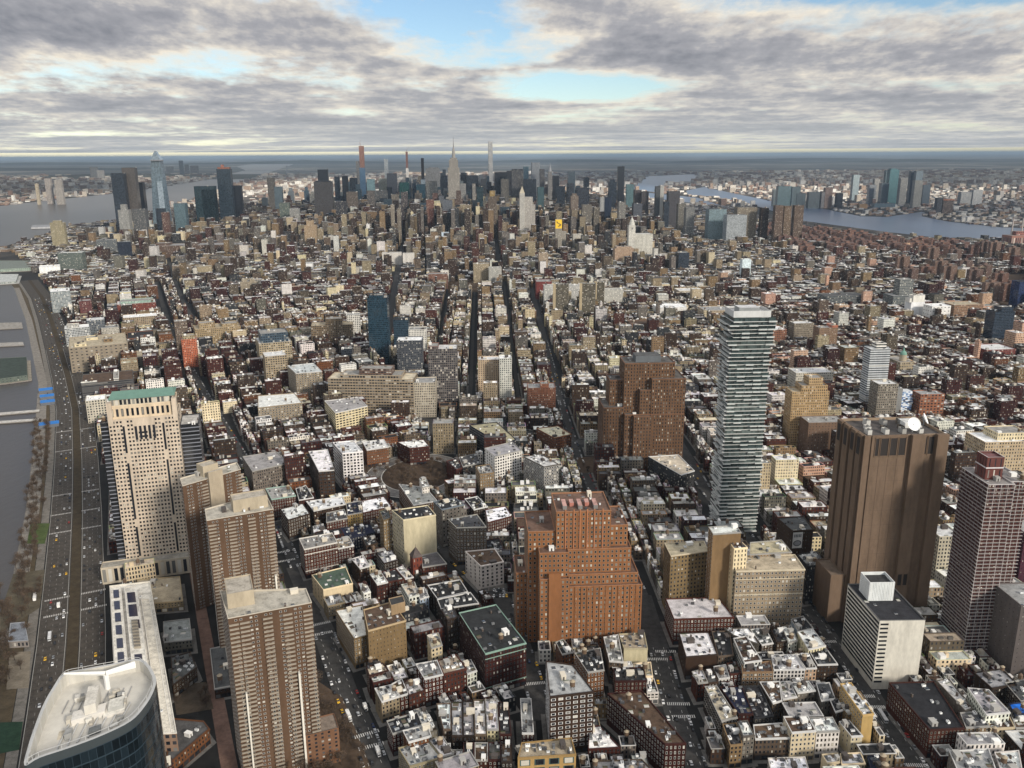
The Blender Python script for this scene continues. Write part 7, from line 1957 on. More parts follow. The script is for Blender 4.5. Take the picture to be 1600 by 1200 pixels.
# ------------------------------------------------------------ street grids fill every gap left between the buildings above
RES = 3.0
GX0, GX1, GY0, GY1 = -3400.0, 3800.0, 360.0, 6600.0
NX, NY = int((GX1 - GX0) / RES), int((GY1 - GY0) / RES)
OCC = np.zeros((NY, NX), dtype=bool)
def mark(p, grow=0.0):
    p = ccw(p)
    if grow: p = inset(p, -grow)
    xs = [q[0] for q in p]; ys = [q[1] for q in p]
    i0, i1 = max(0, int((min(xs) - GX0) / RES)), min(NX, int((max(xs) - GX0) / RES) + 2)
    j0, j1 = max(0, int((min(ys) - GY0) / RES)), min(NY, int((max(ys) - GY0) / RES) + 2)
    if i0 >= i1 or j0 >= j1: return
    X = GX0 + (np.arange(i0, i1) + .5) * RES; Y = GY0 + (np.arange(j0, j1) + .5) * RES
    XX, YY = np.meshgrid(X, Y)
    ins = np.zeros(XX.shape, dtype=bool)
    n = len(p)
    for k in range(n):
        (x0, y0), (x1, y1) = p[k], p[(k + 1) % n]
        if y0 == y1: continue
        c = ((YY >= min(y0, y1)) & (YY < max(y0, y1)))
        ins ^= c & (XX < x0 + (YY - y0) * (x1 - x0) / (y1 - y0))
    OCC[j0:j1, i0:i1] |= ins
def taken(x, y):
    i, j = int((x - GX0) / RES), int((y - GY0) / RES)
    return not (0 <= i < NX and 0 <= j < NY) or OCC[j, i]
for p in FOOT: mark(p, 1.5)
for p in PARKS: mark(p)
for nm, (pl, hw) in STREETS.items():
    for q in strip_quads(pl, -hw, hw, 0): mark([(v[0], v[1]) for v in q])
for q in strip_quads(WEST, -70, 30, 0): mark([(v[0], v[1]) for v in q])
mark([(rc[0] + 64 * math.cos(t), rc[1] + 80 * math.sin(t)) for t in [2 * math.pi * i / 24 for i in range(24)]])
for wp in (hud, er, er2, er3): mark(wp)
# paved yards of the three brown towers and the highway bend
mark([G(*q) for q in ((250, 900), (300, 900), (500, 1190), (520, 1230), (240, 1230))])

EAST = sorted([(q[1], q[0]) for q in (G(1545, 376), G(1470, 372), G(1375, 361), G(1255, 345), G(1190, 324), G(1120, 308), G(1075, 304), G(1005, 298))])
WSH = sorted([(q[1], q[0]) for q in (WEST[4:] + SHORE[10:])])
def interp(t, pts):
    if t <= pts[0][0]: return pts[0][1]
    for (a, b), (c, d) in zip(pts[:-1], pts[1:]):
        if t <= c: return b + (d - b) * (t - a) / max(1e-6, c - a)
    return pts[-1][1]
def zone(x, y):
    if y < 2700:
        # riverside limit handled by the marks of the highway; stay right of it
        if x < interp(y, [(w_[1], w_[0]) for w_ in WEST]) + 28: return None
        sp = interp(y, [(400, 40), (613, 10), (1000, -80), (1273, -195), (2192, -309), (2700, -350)])
        if x < sp: return 'W'
        if x > interp(y, [(400, 420), (900, 330), (1500, 420), (2200, 520), (2700, 600)]): return 'E'
        return 'S'
    if x < interp(y, WSH) + 50: return None
    if y > EAST[0][0] and x > interp(y, EAST) - 240: return None
    return 'N' if x < 900 + (y - 2700) * .3 or y > 3400 else 'E'
PAL = {'W': ['red brick'] * 4 + ['dark red brick'] * 2 + ['brown brick'] * 4 + ['tan', 'beige', 'grey stone', 'white', 'taupe', 'cream', 'dark grey', 'orange brick'],
       'S': ['red brick'] * 2 + ['brown brick'] * 3 + ['grey stone'] * 3 + ['beige'] * 3 + ['tan'] * 2 + ['white'] * 2 + ['cream', 'taupe', 'dark grey', 'dark red brick'],
       'E': ['red brick'] * 3 + ['brown brick'] * 5 + ['dark red brick'] * 2 + ['tan', 'beige', 'grey stone', 'taupe', 'orange brick', 'pink', 'white'],
       'N': ['brown brick'] * 6 + ['red brick'] * 2 + ['tan'] * 3 + ['beige'] * 3 + ['grey stone'] * 4 + ['taupe'] * 2 + ['white', 'dark grey', 'cream']}
ROOFS = ['white'] * 4 + ['pale grey'] * 6 + ['grey'] * 7 + ['dark grey'] * 5 + ['black'] * 4 + ['tan', 'brown', 'brown', 'cream']
LOTS = []
NEWP = []
INFILL = False
def gen(zn, ang, bu, bv, su, sv, lots, along, ymin, ymax, xmin, xmax, seed):
    r = random.Random(seed)
    U, V = UV(ang)
    cs = [(x, y) for x in (xmin, xmax) for y in (ymin, ymax)]
    us = [x * U[0] + y * U[1] for x, y in cs]; vs = [x * V[0] + y * V[1] for x, y in cs]
    u = math.floor(min(us) / (bu + su)) * (bu + su)
    while u < max(us):
        v = math.floor(min(vs) / (bv + sv)) * (bv + sv)
        while v < max(vs):
            cu, cv = u + bu / 2, v + bv / 2
            cx, cy = cu * U[0] + cv * V[0], cu * U[1] + cv * V[1]
            if ymin - 80 < cy < ymax + 80 and abs(cx) < .68 * cy + 220:
                ln, sh = (bv, bu) if along == 'v' else (bu, bv)
                for side in (0, 1):
                    t = 0.0
                    dep = sh / 2 - r.uniform(1.5, 4)
                    while t < ln - 5:
                        wd = min(r.uniform(*lots), ln - t)
                        if ln - t - wd < lots[0] * .7: wd = ln - t
                        dd = dep - (r.uniform(0, 5) if r.random() < .5 else 0)
                        s0 = 0 if side == 0 else sh - dd
                        s1 = dd if side == 0 else sh
                        if along == 'v': q = [(u + s0, v + t), (u + s1, v + t), (u + s1, v + t + wd), (u + s0, v + t + wd)]
                        else: q = [(u + t, v + s0), (u + t + wd, v + s0), (u + t + wd, v + s1), (u + t, v + s1)]
                        q = [(a + (.06 if i in (0, 3) else -.06), b) for i, (a, b) in enumerate(q)]
                        p = [(a * U[0] + b * V[0], a * U[1] + b * V[1]) for a, b in q]
                        c = cen(p)
                        t += wd
                        if not (ymin <= c[1] < ymax) or zone(*c) != zn: continue
                        px, py = proj(c[0], c[1], 20)
                        if not (-70 < px < 1670 and py < 1300): continue
                        pts = [c] + [((a[0] * .82 + c[0] * .18), (a[1] * .82 + c[1] * .18)) for a in p] + [((a[0] + b[0]) / 2 * .85 + c[0] * .15, (a[1] + b[1]) / 2 * .85 + c[1] * .15) for a, b in zip(p, p[1:] + p[:1])]
                        if any(taken(*z_) for z_ in pts): continue
                        sm = INFILL and c[1] < 1500
                        LOTS.append((c[0] ** 2 + c[1] ** 2, p, zn, r.random() * (.2 if sm else 1), r.random() * (.5 if sm else 1), r.randrange(10 ** 6)))
                        NEWP.append(p)
            v += bv + sv
        u += bu + su
gen('W', -24, 58, 80, 11, 11, (8, 17), 'v', 430, 1450, -1000, 100, 1)
gen('W', -24, 60, 98, 9, 9, (8, 24), 'v', 1450, 2700, -1900, -100, 2)
gen('S', -2, 58, 128, 10, 11, (9, 18), 'v', 430, 1300, -250, 500, 3)
gen('S', -2, 56, 132, 9, 11, (8, 27), 'v', 1300, 2700, -500, 700, 4)
gen('E', -9, 60, 104, 10, 11, (9, 18), 'v', 430, 1500, 250, 1200, 5)
gen('E', -9, 60, 104, 10, 11, (9, 26), 'v', 1500, 3400, 350, 2600, 6)
gen('N', -5.7, 242, 60, 18, 10, (12, 30), 'u', 2700, 4100, -2600, 2400, 7)
gen('N', -5.7, 242, 60, 20, 12, (18, 40), 'u', 4100, 6500, -3300, 2400, 8)
for p in NEWP: mark(p, .6)
NEWP.clear()
# second pass: the slivers beside the slanting streets
INFILL = True
for ps in range(2):
    gen('W', -24, 24 + 3 * ps, 60, 2, 6, (8, 13), 'v', 430, 2700, -1900, 100, 11 + ps)
    gen('S', -2, 24 + 3 * ps, 70, 2, 6, (8, 13), 'v', 430, 2700, -500, 700, 13 + ps)
    gen('E', -9, 24 + 3 * ps, 70, 2, 6, (8, 13), 'v', 430, 3400, 250, 2600, 15 + ps)
    gen('N', -5.7, 70, 30, 4, 3, (14, 24), 'u', 2700, 5000, -2600, 2400, 17 + ps)
    for p in NEWP: mark(p, .6)
    NEWP.clear()
LOTS.sort(key=lambda q: q[0])

def lot_height(zn, c, a, b):
    x, y = c
    if y < 900: return 10 + 14 * a
    if zn == 'W':
        if y < 1450: return 13 + 12 * a if b < .88 else 28 + 22 * a
        if -760 < x < -230 and y < 1900: return 20 + 26 * a
        return 10 + 7 * a if b < .9 else 20 + 22 * a
    if zn == 'S': return 15 + 11 * a if b < .88 else 28 + 20 * a
    if zn == 'E': return 12 + 9 * a if b < .9 else 22 + 26 * a
    if x > interp(y, EAST) - 900 or x < interp(y, WSH) + 350: return 9 + 8 * a if b < .96 else 20 + 14 * a
    if x > 700: return 11 + 9 * a if b < .9 else 24 + 22 * a
    if y < 3200: return 12 + 11 * a if b < .85 else 26 + 38 * a
    k = min(1.0, (y - 3200) / 1100)
    near_c = max(0.0, 1 - abs(x + 250) / 1500)
    if k > .6 and near_c > .25 and b > .42: return 48 + 108 * a * near_c + 24 * b
    return (15 + 16 * a) * (1 + .9 * k * near_c) if b < .8 - .3 * k * near_c else (34 + 46 * a) * (1 + .5 * k * near_c)
NIND = 300 - len(HAND)
pads = MB()
for i, p in enumerate(FOOT[:len(HAND)]):
    pads.face([(x, y, .07 + .0021 * (i % 60)) for x, y in inset(ccw(p), -3.2)], (0.17, 0.162, 0.15), ROOF)
stuff = MB()
ind = 0
for k, (d2, p, zn, a, b, sd) in enumerate(LOTS):
    r = random.Random(sd)
    c = cen(p)
    h = lot_height(zn, c, a, b)
    wl = r.choice(PAL[zn]); rf = r.choice(ROOFS)
    if d2 < 1500 ** 2:
        pads.face([(x, y, .06 + .0017 * (k % 70)) for x, y in inset(ccw(p), -2.6)], (0.16, 0.152, 0.14), ROOF)
    if ind < NIND:
        ind += 1
        nf = max(2, round(h / 3.9))
        # the front is the edge that looks most towards the camera
        q = list(p)
        bi = max(range(4), key=lambda i: -((q[i][0] + q[(i + 1) % 4][0]) / 2 * (q[(i + 1) % 4][1] - q[i][1]) - (q[i][1] + q[(i + 1) % 4][1]) / 2 * (q[(i + 1) % 4][0] - q[i][0])))
        q = q[bi:] + q[:bi]
        loft(q, h, wl, rf, look='%s %s-storey block, %s roof' % (wl, NUM[min(nf, 20)], rf), realwin=False, r=r, n=r.randint(2, 5))
        continue
    wc = vary(WALL[wl], r, .2); rc_ = vary(RF[rf], r, .22)
    wn = (r.uniform(.36, .56), r.uniform(.45, .62), 0)
    near_ = d2 < 2300 ** 2
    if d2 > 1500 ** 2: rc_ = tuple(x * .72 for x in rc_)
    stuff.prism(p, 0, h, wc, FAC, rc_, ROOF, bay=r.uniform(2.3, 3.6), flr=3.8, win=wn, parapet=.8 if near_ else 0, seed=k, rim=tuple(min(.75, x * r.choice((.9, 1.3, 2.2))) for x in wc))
    ang = math.degrees(math.atan2(-(p[1][1] - p[0][1]), p[1][0] - p[0][0]))
    zr = h - (.8 if near_ else 0)
    ww = math.hypot(p[1][0] - p[0][0], p[1][1] - p[0][1]); dd = math.hypot(p[3][0] - p[0][0], p[3][1] - p[0][1])
    for _ in range(r.randint(2, 4) if near_ else (1 if d2 < 4200 ** 2 or r.random() < .4 else 0)):
        fx, fy = r.uniform(.2, .8), r.uniform(.2, .8)
        x = p[0][0] + (p[1][0] - p[0][0]) * fx + (p[3][0] - p[0][0]) * fy
        y = p[0][1] + (p[1][1] - p[0][1]) * fx + (p[3][1] - p[0][1]) * fy
        t = r.choice(((.62, .6, .57), (.3, .29, .27), (.1, .09, .08), wc, (.75, .74, .72), (.4, .36, .3)))
        s1, s2 = min(ww * .34, r.uniform(1.8, 5)), min(dd * .4, r.uniform(1.8, 7))
        stuff.rbox(x, y, s1, s2, ang, zr, zr + r.uniform(1.2, 3.8), t)
    if near_ and r.random() < .18:
        x, y = c[0] + r.uniform(-2, 2), c[1] + r.uniform(-3, 3)
        stuff.lathe(x, y, [(1.7, zr + 2.5), (1.7, zr + 5.6), (0, zr + 7)], (.14, .095, .065), PLAIN, 7)
        for dx in (-1, 1):
            for dy in (-1, 1): stuff.box(x + dx - .15, x + dx + .15, y + dy - .15, y + dy + .15, zr, zr + 2.5, (.07, .06, .05))
so = stuff.build('low_rise_buildings')
so['kind'] = 'stuff'
structure(pads.build('pavement'))
print('LOTS', len(LOTS), 'individual', ind, 'stuff faces', len(stuff.f))

# ------------------------------------------------------------ midtown towers between the named ones
r = random.Random(77)
fm = 0
for _ in range(6000):
    if fm >= 296: break
    y = r.uniform(4050, 7200); pxm = r.triangular(395, 1010, 690)
    x = atY(pxm, 300, y)[0]
    if zone(x, min(y, 6400)) != 'N': continue
    wd, dp = r.uniform(24, 48), r.uniform(24, 44)
    if any((x - o.location.x) ** 2 + (y - o.location.y) ** 2 < 34 ** 2 for o in COL.objects if o.name.startswith(('skyscraper', 'office_block'))): continue
    mx = 118 + 100 * math.exp(-((pxm - 690) / 170.0) ** 2)
    h = r.uniform(.45, 1) * mx * (1.08 if y > 5000 else .85)
    gl = r.random() < .62
    cname, col = r.choice((('dark glass', (.022, .03, .04)), ('blue glass', (.04, .065, .085)), ('charcoal glass', (.05, .052, .056)), ('grey glass', (.13, .145, .155)))) if gl else r.choice((('grey stone', (.25, .24, .22)), ('brown brick', (.15, .10, .075)), ('tan brick', (.3, .24, .175)), ('pale stone', (.42, .39, .34)), ('red-brown brick', (.17, .085, .06)), ('taupe brick', (.2, .165, .13))))
    col = vary(tuple(x * .58 for x in col), r, .2)
    o = rect(x, y, wd, dp, -5.7)
    tl = [dict(p=o, z1=h, tint=col, mat=CUR if gl else FAC, bay=3.2, flr=3.9, win=WD if gl else (r.uniform(.4, .6), r.uniform(.5, .7), 0), roof=(.18, .18, .18), clut=0)]
    form = 'flat-topped'
    q = r.random()
    if q < .4:
        form = 'set-back'
        tl.append(dict(p=lrect(o[0], -5.7, wd * .2, wd * .8, dp * .15, dp * .85), z0=h - 1, z1=h * r.uniform(1.1, 1.25), tint=col, mat=CUR if gl else FAC, bay=3.2, flr=3.9, win=(.5, .6, 1.6), roof=(.18, .18, .18), clut=0))
    tower('office_block', 'building', tl, look='%s %s tower' % (form, cname), group='towers of the distant skyline', seed=fm, clut=0)
    fm += 1

# ------------------------------------------------------------ brick housing estate by the east river and further right
def cross_block(s, h, col):
    b = MB()
    win = (.45, .5, 0)
    b.prism([(-s, -s * .32), (s, -s * .32), (s, s * .32), (-s, s * .32)], 0, h, col, FAC, (.16, .12, .1), bay=3, flr=2.9, win=win)
    b.prism([(-s * .3, -s * .85), (s * .3, -s * .85), (s * .3, s * .85), (-s * .3, s * .85)], 0, h + .05, col, FAC, (.16, .12, .1), bay=3, flr=2.9, win=win)
    return b.mesh('wall')
def cap_block(s, h, col):
    b = MB(); b.box(-s * .25, s * .25, -s * .25, s * .25, h, h + 6, col); return b.mesh('penthouse')
HB = [(cross_block(30, 37, c), cap_block(30, 37, c)) for c in ((.15, .08, .06), (.17, .09, .065), (.135, .075, .06))]
r = random.Random(31)
nh = 0
ya, yb_ = G(1300, 398)[1], G(1300, 349)[1]
yy = ya
while yy < yb_:
    x0_, x1_ = G(1185, 372)[0], G(1540, 388)[0]
    xx = x0_ + (yy - ya) * .1
    while xx < x1_ + 120:
        jx, jy = xx + r.uniform(-14, 14), yy + r.uniform(-14, 14)
        px, py = proj(jx, jy, 0)
        if 1185 < px < 1545 and py > 15 + interp(px, [(1185, 340), (1255, 346), (1375, 361), (1470, 372), (1545, 376)]):
            o = thing('housing_block', 'building', jx, jy, 0, look='brown brick estate block of crossed wings', group='crossed brick blocks of the riverside estate')
            w_, c_ = r.choice(HB)
            a = rad(r.choice((5.7, 5.7, 50)))
            inst('wall', w_, o, jx, jy, 0, a); inst('penthouse', c_, o, jx, jy, 0, a)
            nh += 1
        xx += 92
    yy += 100
HB2 = [(cross_block(22, h, c), cap_block(22, h, c)) for c, h in (((.14, .075, .055), 48), ((.16, .1, .075), 58), ((.12, .075, .06), 52))]
for px, py in ((1408, 428), (1445, 440), (1466, 436), (1480, 445), (1505, 432), (1520, 448), (1535, 440), (1560, 452), (1575, 470), (1545, 475), (1420, 446), (1455, 412), (1490, 412), (1538, 398), (1552, 402), (1580, 412)):
    x, y = G(px, py)
    o = thing('housing_block', 'building', x, y, 0, look='tall brown brick estate tower of crossed wings', group='tall brick estate towers on the right')
    w_, c_ = r.choice(HB2)
    inst('wall', w_, o, x, y, 0, rad(8)); inst('penthouse', c_, o, x, y, 0, rad(8))

# ------------------------------------------------------------ far boroughs: a carpet of small blocks nobody could count
def inside(poly, X, Y):
    ins = np.zeros(X.shape, dtype=bool)
    n = len(poly)
    for k in range(n):
        (x0, y0), (x1, y1) = poly[k], poly[(k + 1) % n]
        if y0 == y1: continue
        c = (Y >= min(y0, y1)) & (Y < max(y0, y1))
        ins ^= c & (X < x0 + (Y - y0) * (x1 - x0) / (y1 - y0))
    return ins
nr = np.random.RandomState(5)
N0 = 26000
t = nr.rand(N0)
t[15000:] = .66 + .34 * t[15000:]
Y = 3600.0 * (19000.0 / 3600.0) ** t
X = (nr.rand(N0) * 2 - 1) * .66 * Y
bad = inside(ccw(hud), X, Y) | inside(ccw(er), X, Y) | inside(ccw(er2), X, Y) | inside(ccw(er3), X, Y)
wx_ = np.interp(Y, [q[0] for q in WSH], [q[1] for q in WSH]); ex_ = np.interp(Y, [q[0] for q in EAST], [q[1] for q in EAST])
bad |= (Y < 6500) & (X > wx_) & (X < ex_)
bad |= (Y < 4200) & (X < ex_) & (X > wx_)
fb = MB()
rr_ = random.Random(3)
for x, y in zip(X[~bad], Y[~bad]):
    s = y / 6000.0
    w_, d_ = rr_.uniform(14, 40) * max(1, s), rr_.uniform(14, 40) * max(1, s)
    h = rr_.uniform(7, 17 if y > 6500 else 11) if rr_.random() < .9 else rr_.uniform(20, 60 if y > 6500 else 26)
    if y > 9000 and rr_.random() < .12: h = rr_.uniform(25, 60)
    c = rr_.choice(((.5, .46, .4), (.38, .33, .27), (.2, .12, .085), (.15, .1, .08), (.3, .28, .26), (.6, .58, .54), (.24, .17, .12)))
    fb.prism(rect(x, y, w_, d_, rr_.uniform(-20, 20)), 0, h, c, FAC, rr_.choice(((.62, .6, .57), (.36, .35, .33), (.5, .47, .42), (.14, .13, .12))), ROOF, bay=4, flr=4, win=(.4, .5, 0))
fo = fb.build('far_borough_buildings'); fo['kind'] = 'stuff'
# hills along the horizon
hb = MB()
rh = random.Random(4)
for (x0, x1, D, hh) in ((-30000, -3500, 15500, 95), (-46000, -12000, 27000, 210), (-40000, 30000, 46000, 190), (6000, 52000, 38000, 120)):
    n = 46
    pr = [(x0 + (x1 - x0) * i / n, hh * (.55 + .45 * math.sin(i * .7 + D) * rh.uniform(.4, 1)) * min(1, (n - i) / 5.0, (i + 1) / 3.0)) for i in range(n + 1)]
    for (xa, ha), (xb, hb_) in zip(pr[:-1], pr[1:]):
        hb.face([(xa, D, .2), (xb, D, .2), (xb, D + 1500, hb_), (xa, D + 1500, ha)], (.045, .045, .035), BARK)
        hb.face([(xa, D + 1500, ha), (xb, D + 1500, hb_), (xb, D + 4500, .2), (xa, D + 4500, .2)], (.045, .045, .035), BARK)
structure(hb.build('hills'))

# ------------------------------------------------------------ riverfront
def pier(px_poly, top, label, shed=None, zt=2.4):
    p = ccw([G(*q) for q in px_poly]); c = cen(p)
    o = thing('pier', 'pier', *c, 0, label=label)
    m = MB(); m.prism(p, .8, zt, (.2, .18, .16), PLAIN, top, ROOF, bottom=True); m.build('deck', o)
    m = MB()
    for i in range(len(p)):
        a, b = p[i], p[(i + 1) % len(p)]
        for k in range(8):
            t = (k + .5) / 8; m.tube((a[0] + (b[0] - a[0]) * t, a[1] + (b[1] - a[1]) * t, -.5), (a[0] + (b[0] - a[0]) * t, a[1] + (b[1] - a[1]) * t, 1), .4, .4, (.08, .07, .06), PLAIN, 5)
    pl = m.build('pile', o); pl['kind'] = 'stuff'
    if shed:
        m = MB(); m.prism(inset(p, shed[0]), zt, zt + shed[1], shed[2], FAC, shed[3], bay=6, flr=6, win=(.4, .3, 0), parapet=.6); m.build('pier_shed', o)
    return o
pier([(-60, 652), (62, 642), (62, 645), (-60, 656)], (.5, .48, .44), 'upper one of two thin pale walkway piers in the left river')
pier([(-60, 664), (62, 656), (62, 659), (-60, 668)], (.52, .5, .46), 'lower one of two thin pale walkway piers in the left river')
pier([(-40, 608), (50, 596), (48, 565), (-40, 570)], (.3, .27, .22), 'wide pier with a dark green sports roof and cranes', (6, 9, (.1, .12, .1), (.045, .06, .05)))
pier([(-40, 545), (38, 541), (36, 536), (-40, 539)], (.36, .34, .31), 'narrow grey pier right below the middle boat basin')
pier([(-40, 518), (36, 514), (34, 505), (-40, 507)], (.3, .28, .25), 'broad brown pier between two boat basins')
pier([(-30, 448), (30, 444), (34, 432), (-20, 432)], (.42, .42, .4), 'long pale pier beside the highway bend', (8, 7, (.3, .32, .3), (.5, .52, .5)))
pier([(-30, 428), (52, 424), (56, 412), (-10, 412)], (.3, .32, .28), 'green roofed pier shed at the highway bend', (8, 10, (.25, .3, .25), (.2, .225, .2)))
pier([(47, 358.5), (81, 357.5), (82, 354), (48, 355)], (.4, .4, .4), 'low white pier shed out in the wide river', (6, 9, (.5, .5, .5), (.42, .42, .42)))
for i, (px, py, lb) in enumerate(((72, 614, 'topmost of the three blue tents by the river walk'), (74, 624, 'middle one of the three blue tents by the river walk'), (75, 633, 'lowest of the three blue tents by the river walk'), (77, 668, 'single larger blue tent beside the walkway piers'))):
    x, y = G(px, py)
    wd = 26 if i == 3 else 20
    o = thing('tent', 'tent', x, y, 0, label=lb)
    m = MB(); m.prism(rect(x, y, wd, 13, -27), 0, 4.5, (.12, .13, .15), PLAIN); m.build('wall', o)
    m = MB()
    q = rect(x, y, wd + 1, 14, -27)
    mid1, mid2 = ((q[0][0] + q[3][0]) / 2, (q[0][1] + q[3][1]) / 2), ((q[1][0] + q[2][0]) / 2, (q[1][1] + q[2][1]) / 2)
    bl = (.025, .14, .40)
    m.face([(*q[0], 4.4), (*q[1], 4.4), (*mid2, 7.5), (*mid1, 7.5)], bl); m.face([(*q[2], 4.4), (*q[3], 4.4), (*mid1, 7.5), (*mid2, 7.5)], bl)
    m.face([(*q[1], 4.4), (*q[2], 4.4), (*mid2, 7.5)], bl); m.face([(*q[3], 4.4), (*q[0], 4.4), (*mid1, 7.5)], bl); m.build('canopy', o)
for (a, b, c_, d_, hh, t, lb) in (((15, 1013), (46, 1011), (40, 982), (18, 984), 6, (.2, .215, .24), 'blue-grey roofed pavilion in the riverside park'),):
    P = ccw([G(*q) for q in (a, b, c_, d_)])
    o = thing('pavilion', 'building', *cen(P), 0, label=lb)
    m = MB(); m.prism(P, 0, hh, (.25, .22, .2), FAC, None, bay=3, flr=5, win=(.5, .5, 0)); m.build('wall', o)
    roof_part(P, hh + .4, t, o, (.3, .31, .33), .5)

# ------------------------------------------------------------ trees without leaves
def tree_meshes(seed, H, cr):
    r = random.Random(seed)
    t = MB()
    bark = (.07, .055, .045)
    t.tube((0, 0, 0), (.1, .05, H * .34), .26, .2, bark, BARK, 6, False)
    tips = []
    for i in range(6):
        a = i * 1.05 + r.uniform(-.3, .3)
        z0 = H * r.uniform(.26, .36); e = (math.cos(a) * cr * r.uniform(.4, .62), math.sin(a) * cr * r.uniform(.4, .62), H * r.uniform(.6, .86))
        t.tube((.1, .05, z0), e, .13, .045, bark, BARK, 5, False); tips.append(e)
    t.tube((.1, .05, H * .34), (0, 0, H * .9), .16, .04, bark, BARK, 5, False); tips.append((0, 0, H * .85))
    c = MB()
    for i in range(380):
        e = r.choice(tips)
        a, b = r.uniform(0, 6.28), r.uniform(-.5, 1.2)
        ln = r.uniform(.7, 2.2)
        s = Vector(e) * r.uniform(.7, 1.0) + Vector((r.gauss(0, cr * .22), r.gauss(0, cr * .22), r.gauss(0, H * .06)))
        d = Vector((math.cos(a) * math.cos(b), math.sin(a) * math.cos(b), math.sin(b)))
        sd = d.cross(Vector((r.random(), r.random(), r.random()))).normalized() * r.uniform(.04, .13)
        f = s + d * ln
        tw = vary(r.choice(((.105, .078, .058), (.075, .058, .046), (.13, .09, .06))), r, .25)
        c.face([tuple(s - sd), tuple(s + sd), tuple(f + sd * .4), tuple(f - sd * .4)], tw, BARK)
        d2 = (d + sd * 5).normalized()
        g = s + d * ln * .5
        c.face([tuple(g - sd * .6), tuple(g + sd * .6), tuple(g + d2 * ln * .6)], tw, BARK)
    return t, c
TREES = [tree_meshes(s, h, c) for s, h, c in ((1, 10, 3.6), (2, 12, 4.2), (3, 8.5, 3.2), (4, 13, 4.6))]
TM = [(t.mesh('trunk'), c.mesh('crown')) for t, c in TREES]
NTREE = [0]
def tree(x, y, r, label, group, s=1.0):
    o = thing('bare_tree', 'tree', x, y, 0.1, label=label, group=group)
    t, c = r.choice(TM)
    a = r.uniform(0, 6.28); k = s * r.uniform(.8, 1.2)
    inst('trunk', t, o, x, y, .1, a, (k, k, k)); inst('crown', c, o, x, y, .1, a, (k, k, k))
    NTREE[0] += 1
r = random.Random(12)
wl_ = [(q[0][0], q[0][1]) for q in strip_quads(WEST, -44, -44, 0)]
for x, y, a in resample(wl_, 5.2):
    if y < 560 or y > 2300: continue
    if NTREE[0] > 142: break
    tree(x + r.uniform(-11, 11), y + r.uniform(-4, 4), r, 'bare tree in the brown park strip between the highway and the river', 'bare trees of the riverside park')
def scatter(poly, n, label, group, s=1.0):
    k = 0
    xs = [q[0] for q in poly]; ys = [q[1] for q in poly]
    for _ in range(n * 6):
        x, y = r.uniform(min(xs), max(xs)), r.uniform(min(ys), max(ys))
        if inside(poly, np.array([x]), np.array([y]))[0]:
            tree(x, y, r, label, group, s); k += 1
            if k >= n: return
scatter(P_WASH, 46, 'bare brown tree in the park below the front brown apartment tower', 'bare trees of the park by the brown tower', .95)
scatter([(rc[0] + 72 * math.cos(t), rc[1] + 90 * math.sin(t)) for t in [2 * math.pi * i / 24 for i in range(24)]], 12, 'bare tree outside the curved tunnel road', 'bare trees around the tunnel road', .9)
for i in range(60):
    t = r.uniform(0, 6.28); q = math.sqrt(r.random()) if i % 3 else .9
    tree(rc[0] + 40 * q * math.cos(t), rc[1] + 52 * q * math.sin(t), r, 'bare tree inside the loop of the tunnel road', 'bare trees inside the tunnel loop', .9)
scatter(P_LEFT, 14, 'bare tree on the pale park ground at the lower left', 'bare trees at the lower left', .9)
scatter(P_ROTARY, 8, 'bare tree on the small green left of the tunnel loop', 'bare trees left of the tunnel loop', .8)
scatter(P_YARD, 10, 'bare tree in the yard between the school and the brown towers', 'bare trees in the school yard', .8)
scatter(P_TRI, 6, 'bare tree on the triangle in front of the massive brown setback tower', 'bare trees on the triangle', .8)
# distant park trees read as one mass
dt = MB()
def crowns(poly, n):
    xs = [q[0] for q in poly]; ys = [q[1] for q in poly]
    for _ in range(n):
        x, y = r.uniform(min(xs), max(xs)), r.uniform(min(ys), max(ys))
        if not inside(poly, np.array([x]), np.array([y]))[0]: continue
        _, c = r.choice(TREES)
        k = r.uniform(1.0, 1.4)
        for i in range(0, len(c.f), 5):
            f = c.f[i]
            dt.face([(x + c.v[j][0] * k * 1.2, y + c.v[j][1] * k * 1.2, c.v[j][2] * k) for j in f], c.t[i], BARK)
crowns(P_NORTH, 260); crowns(P_EAST, 320); crowns(P_EAST2, 320)
crowns(ccw([G(*q) for q in ((872, 505), (900, 500), (890, 468), (838, 470))]), 160)
o = dt.build('distant_park_trees'); o['kind'] = 'stuff'

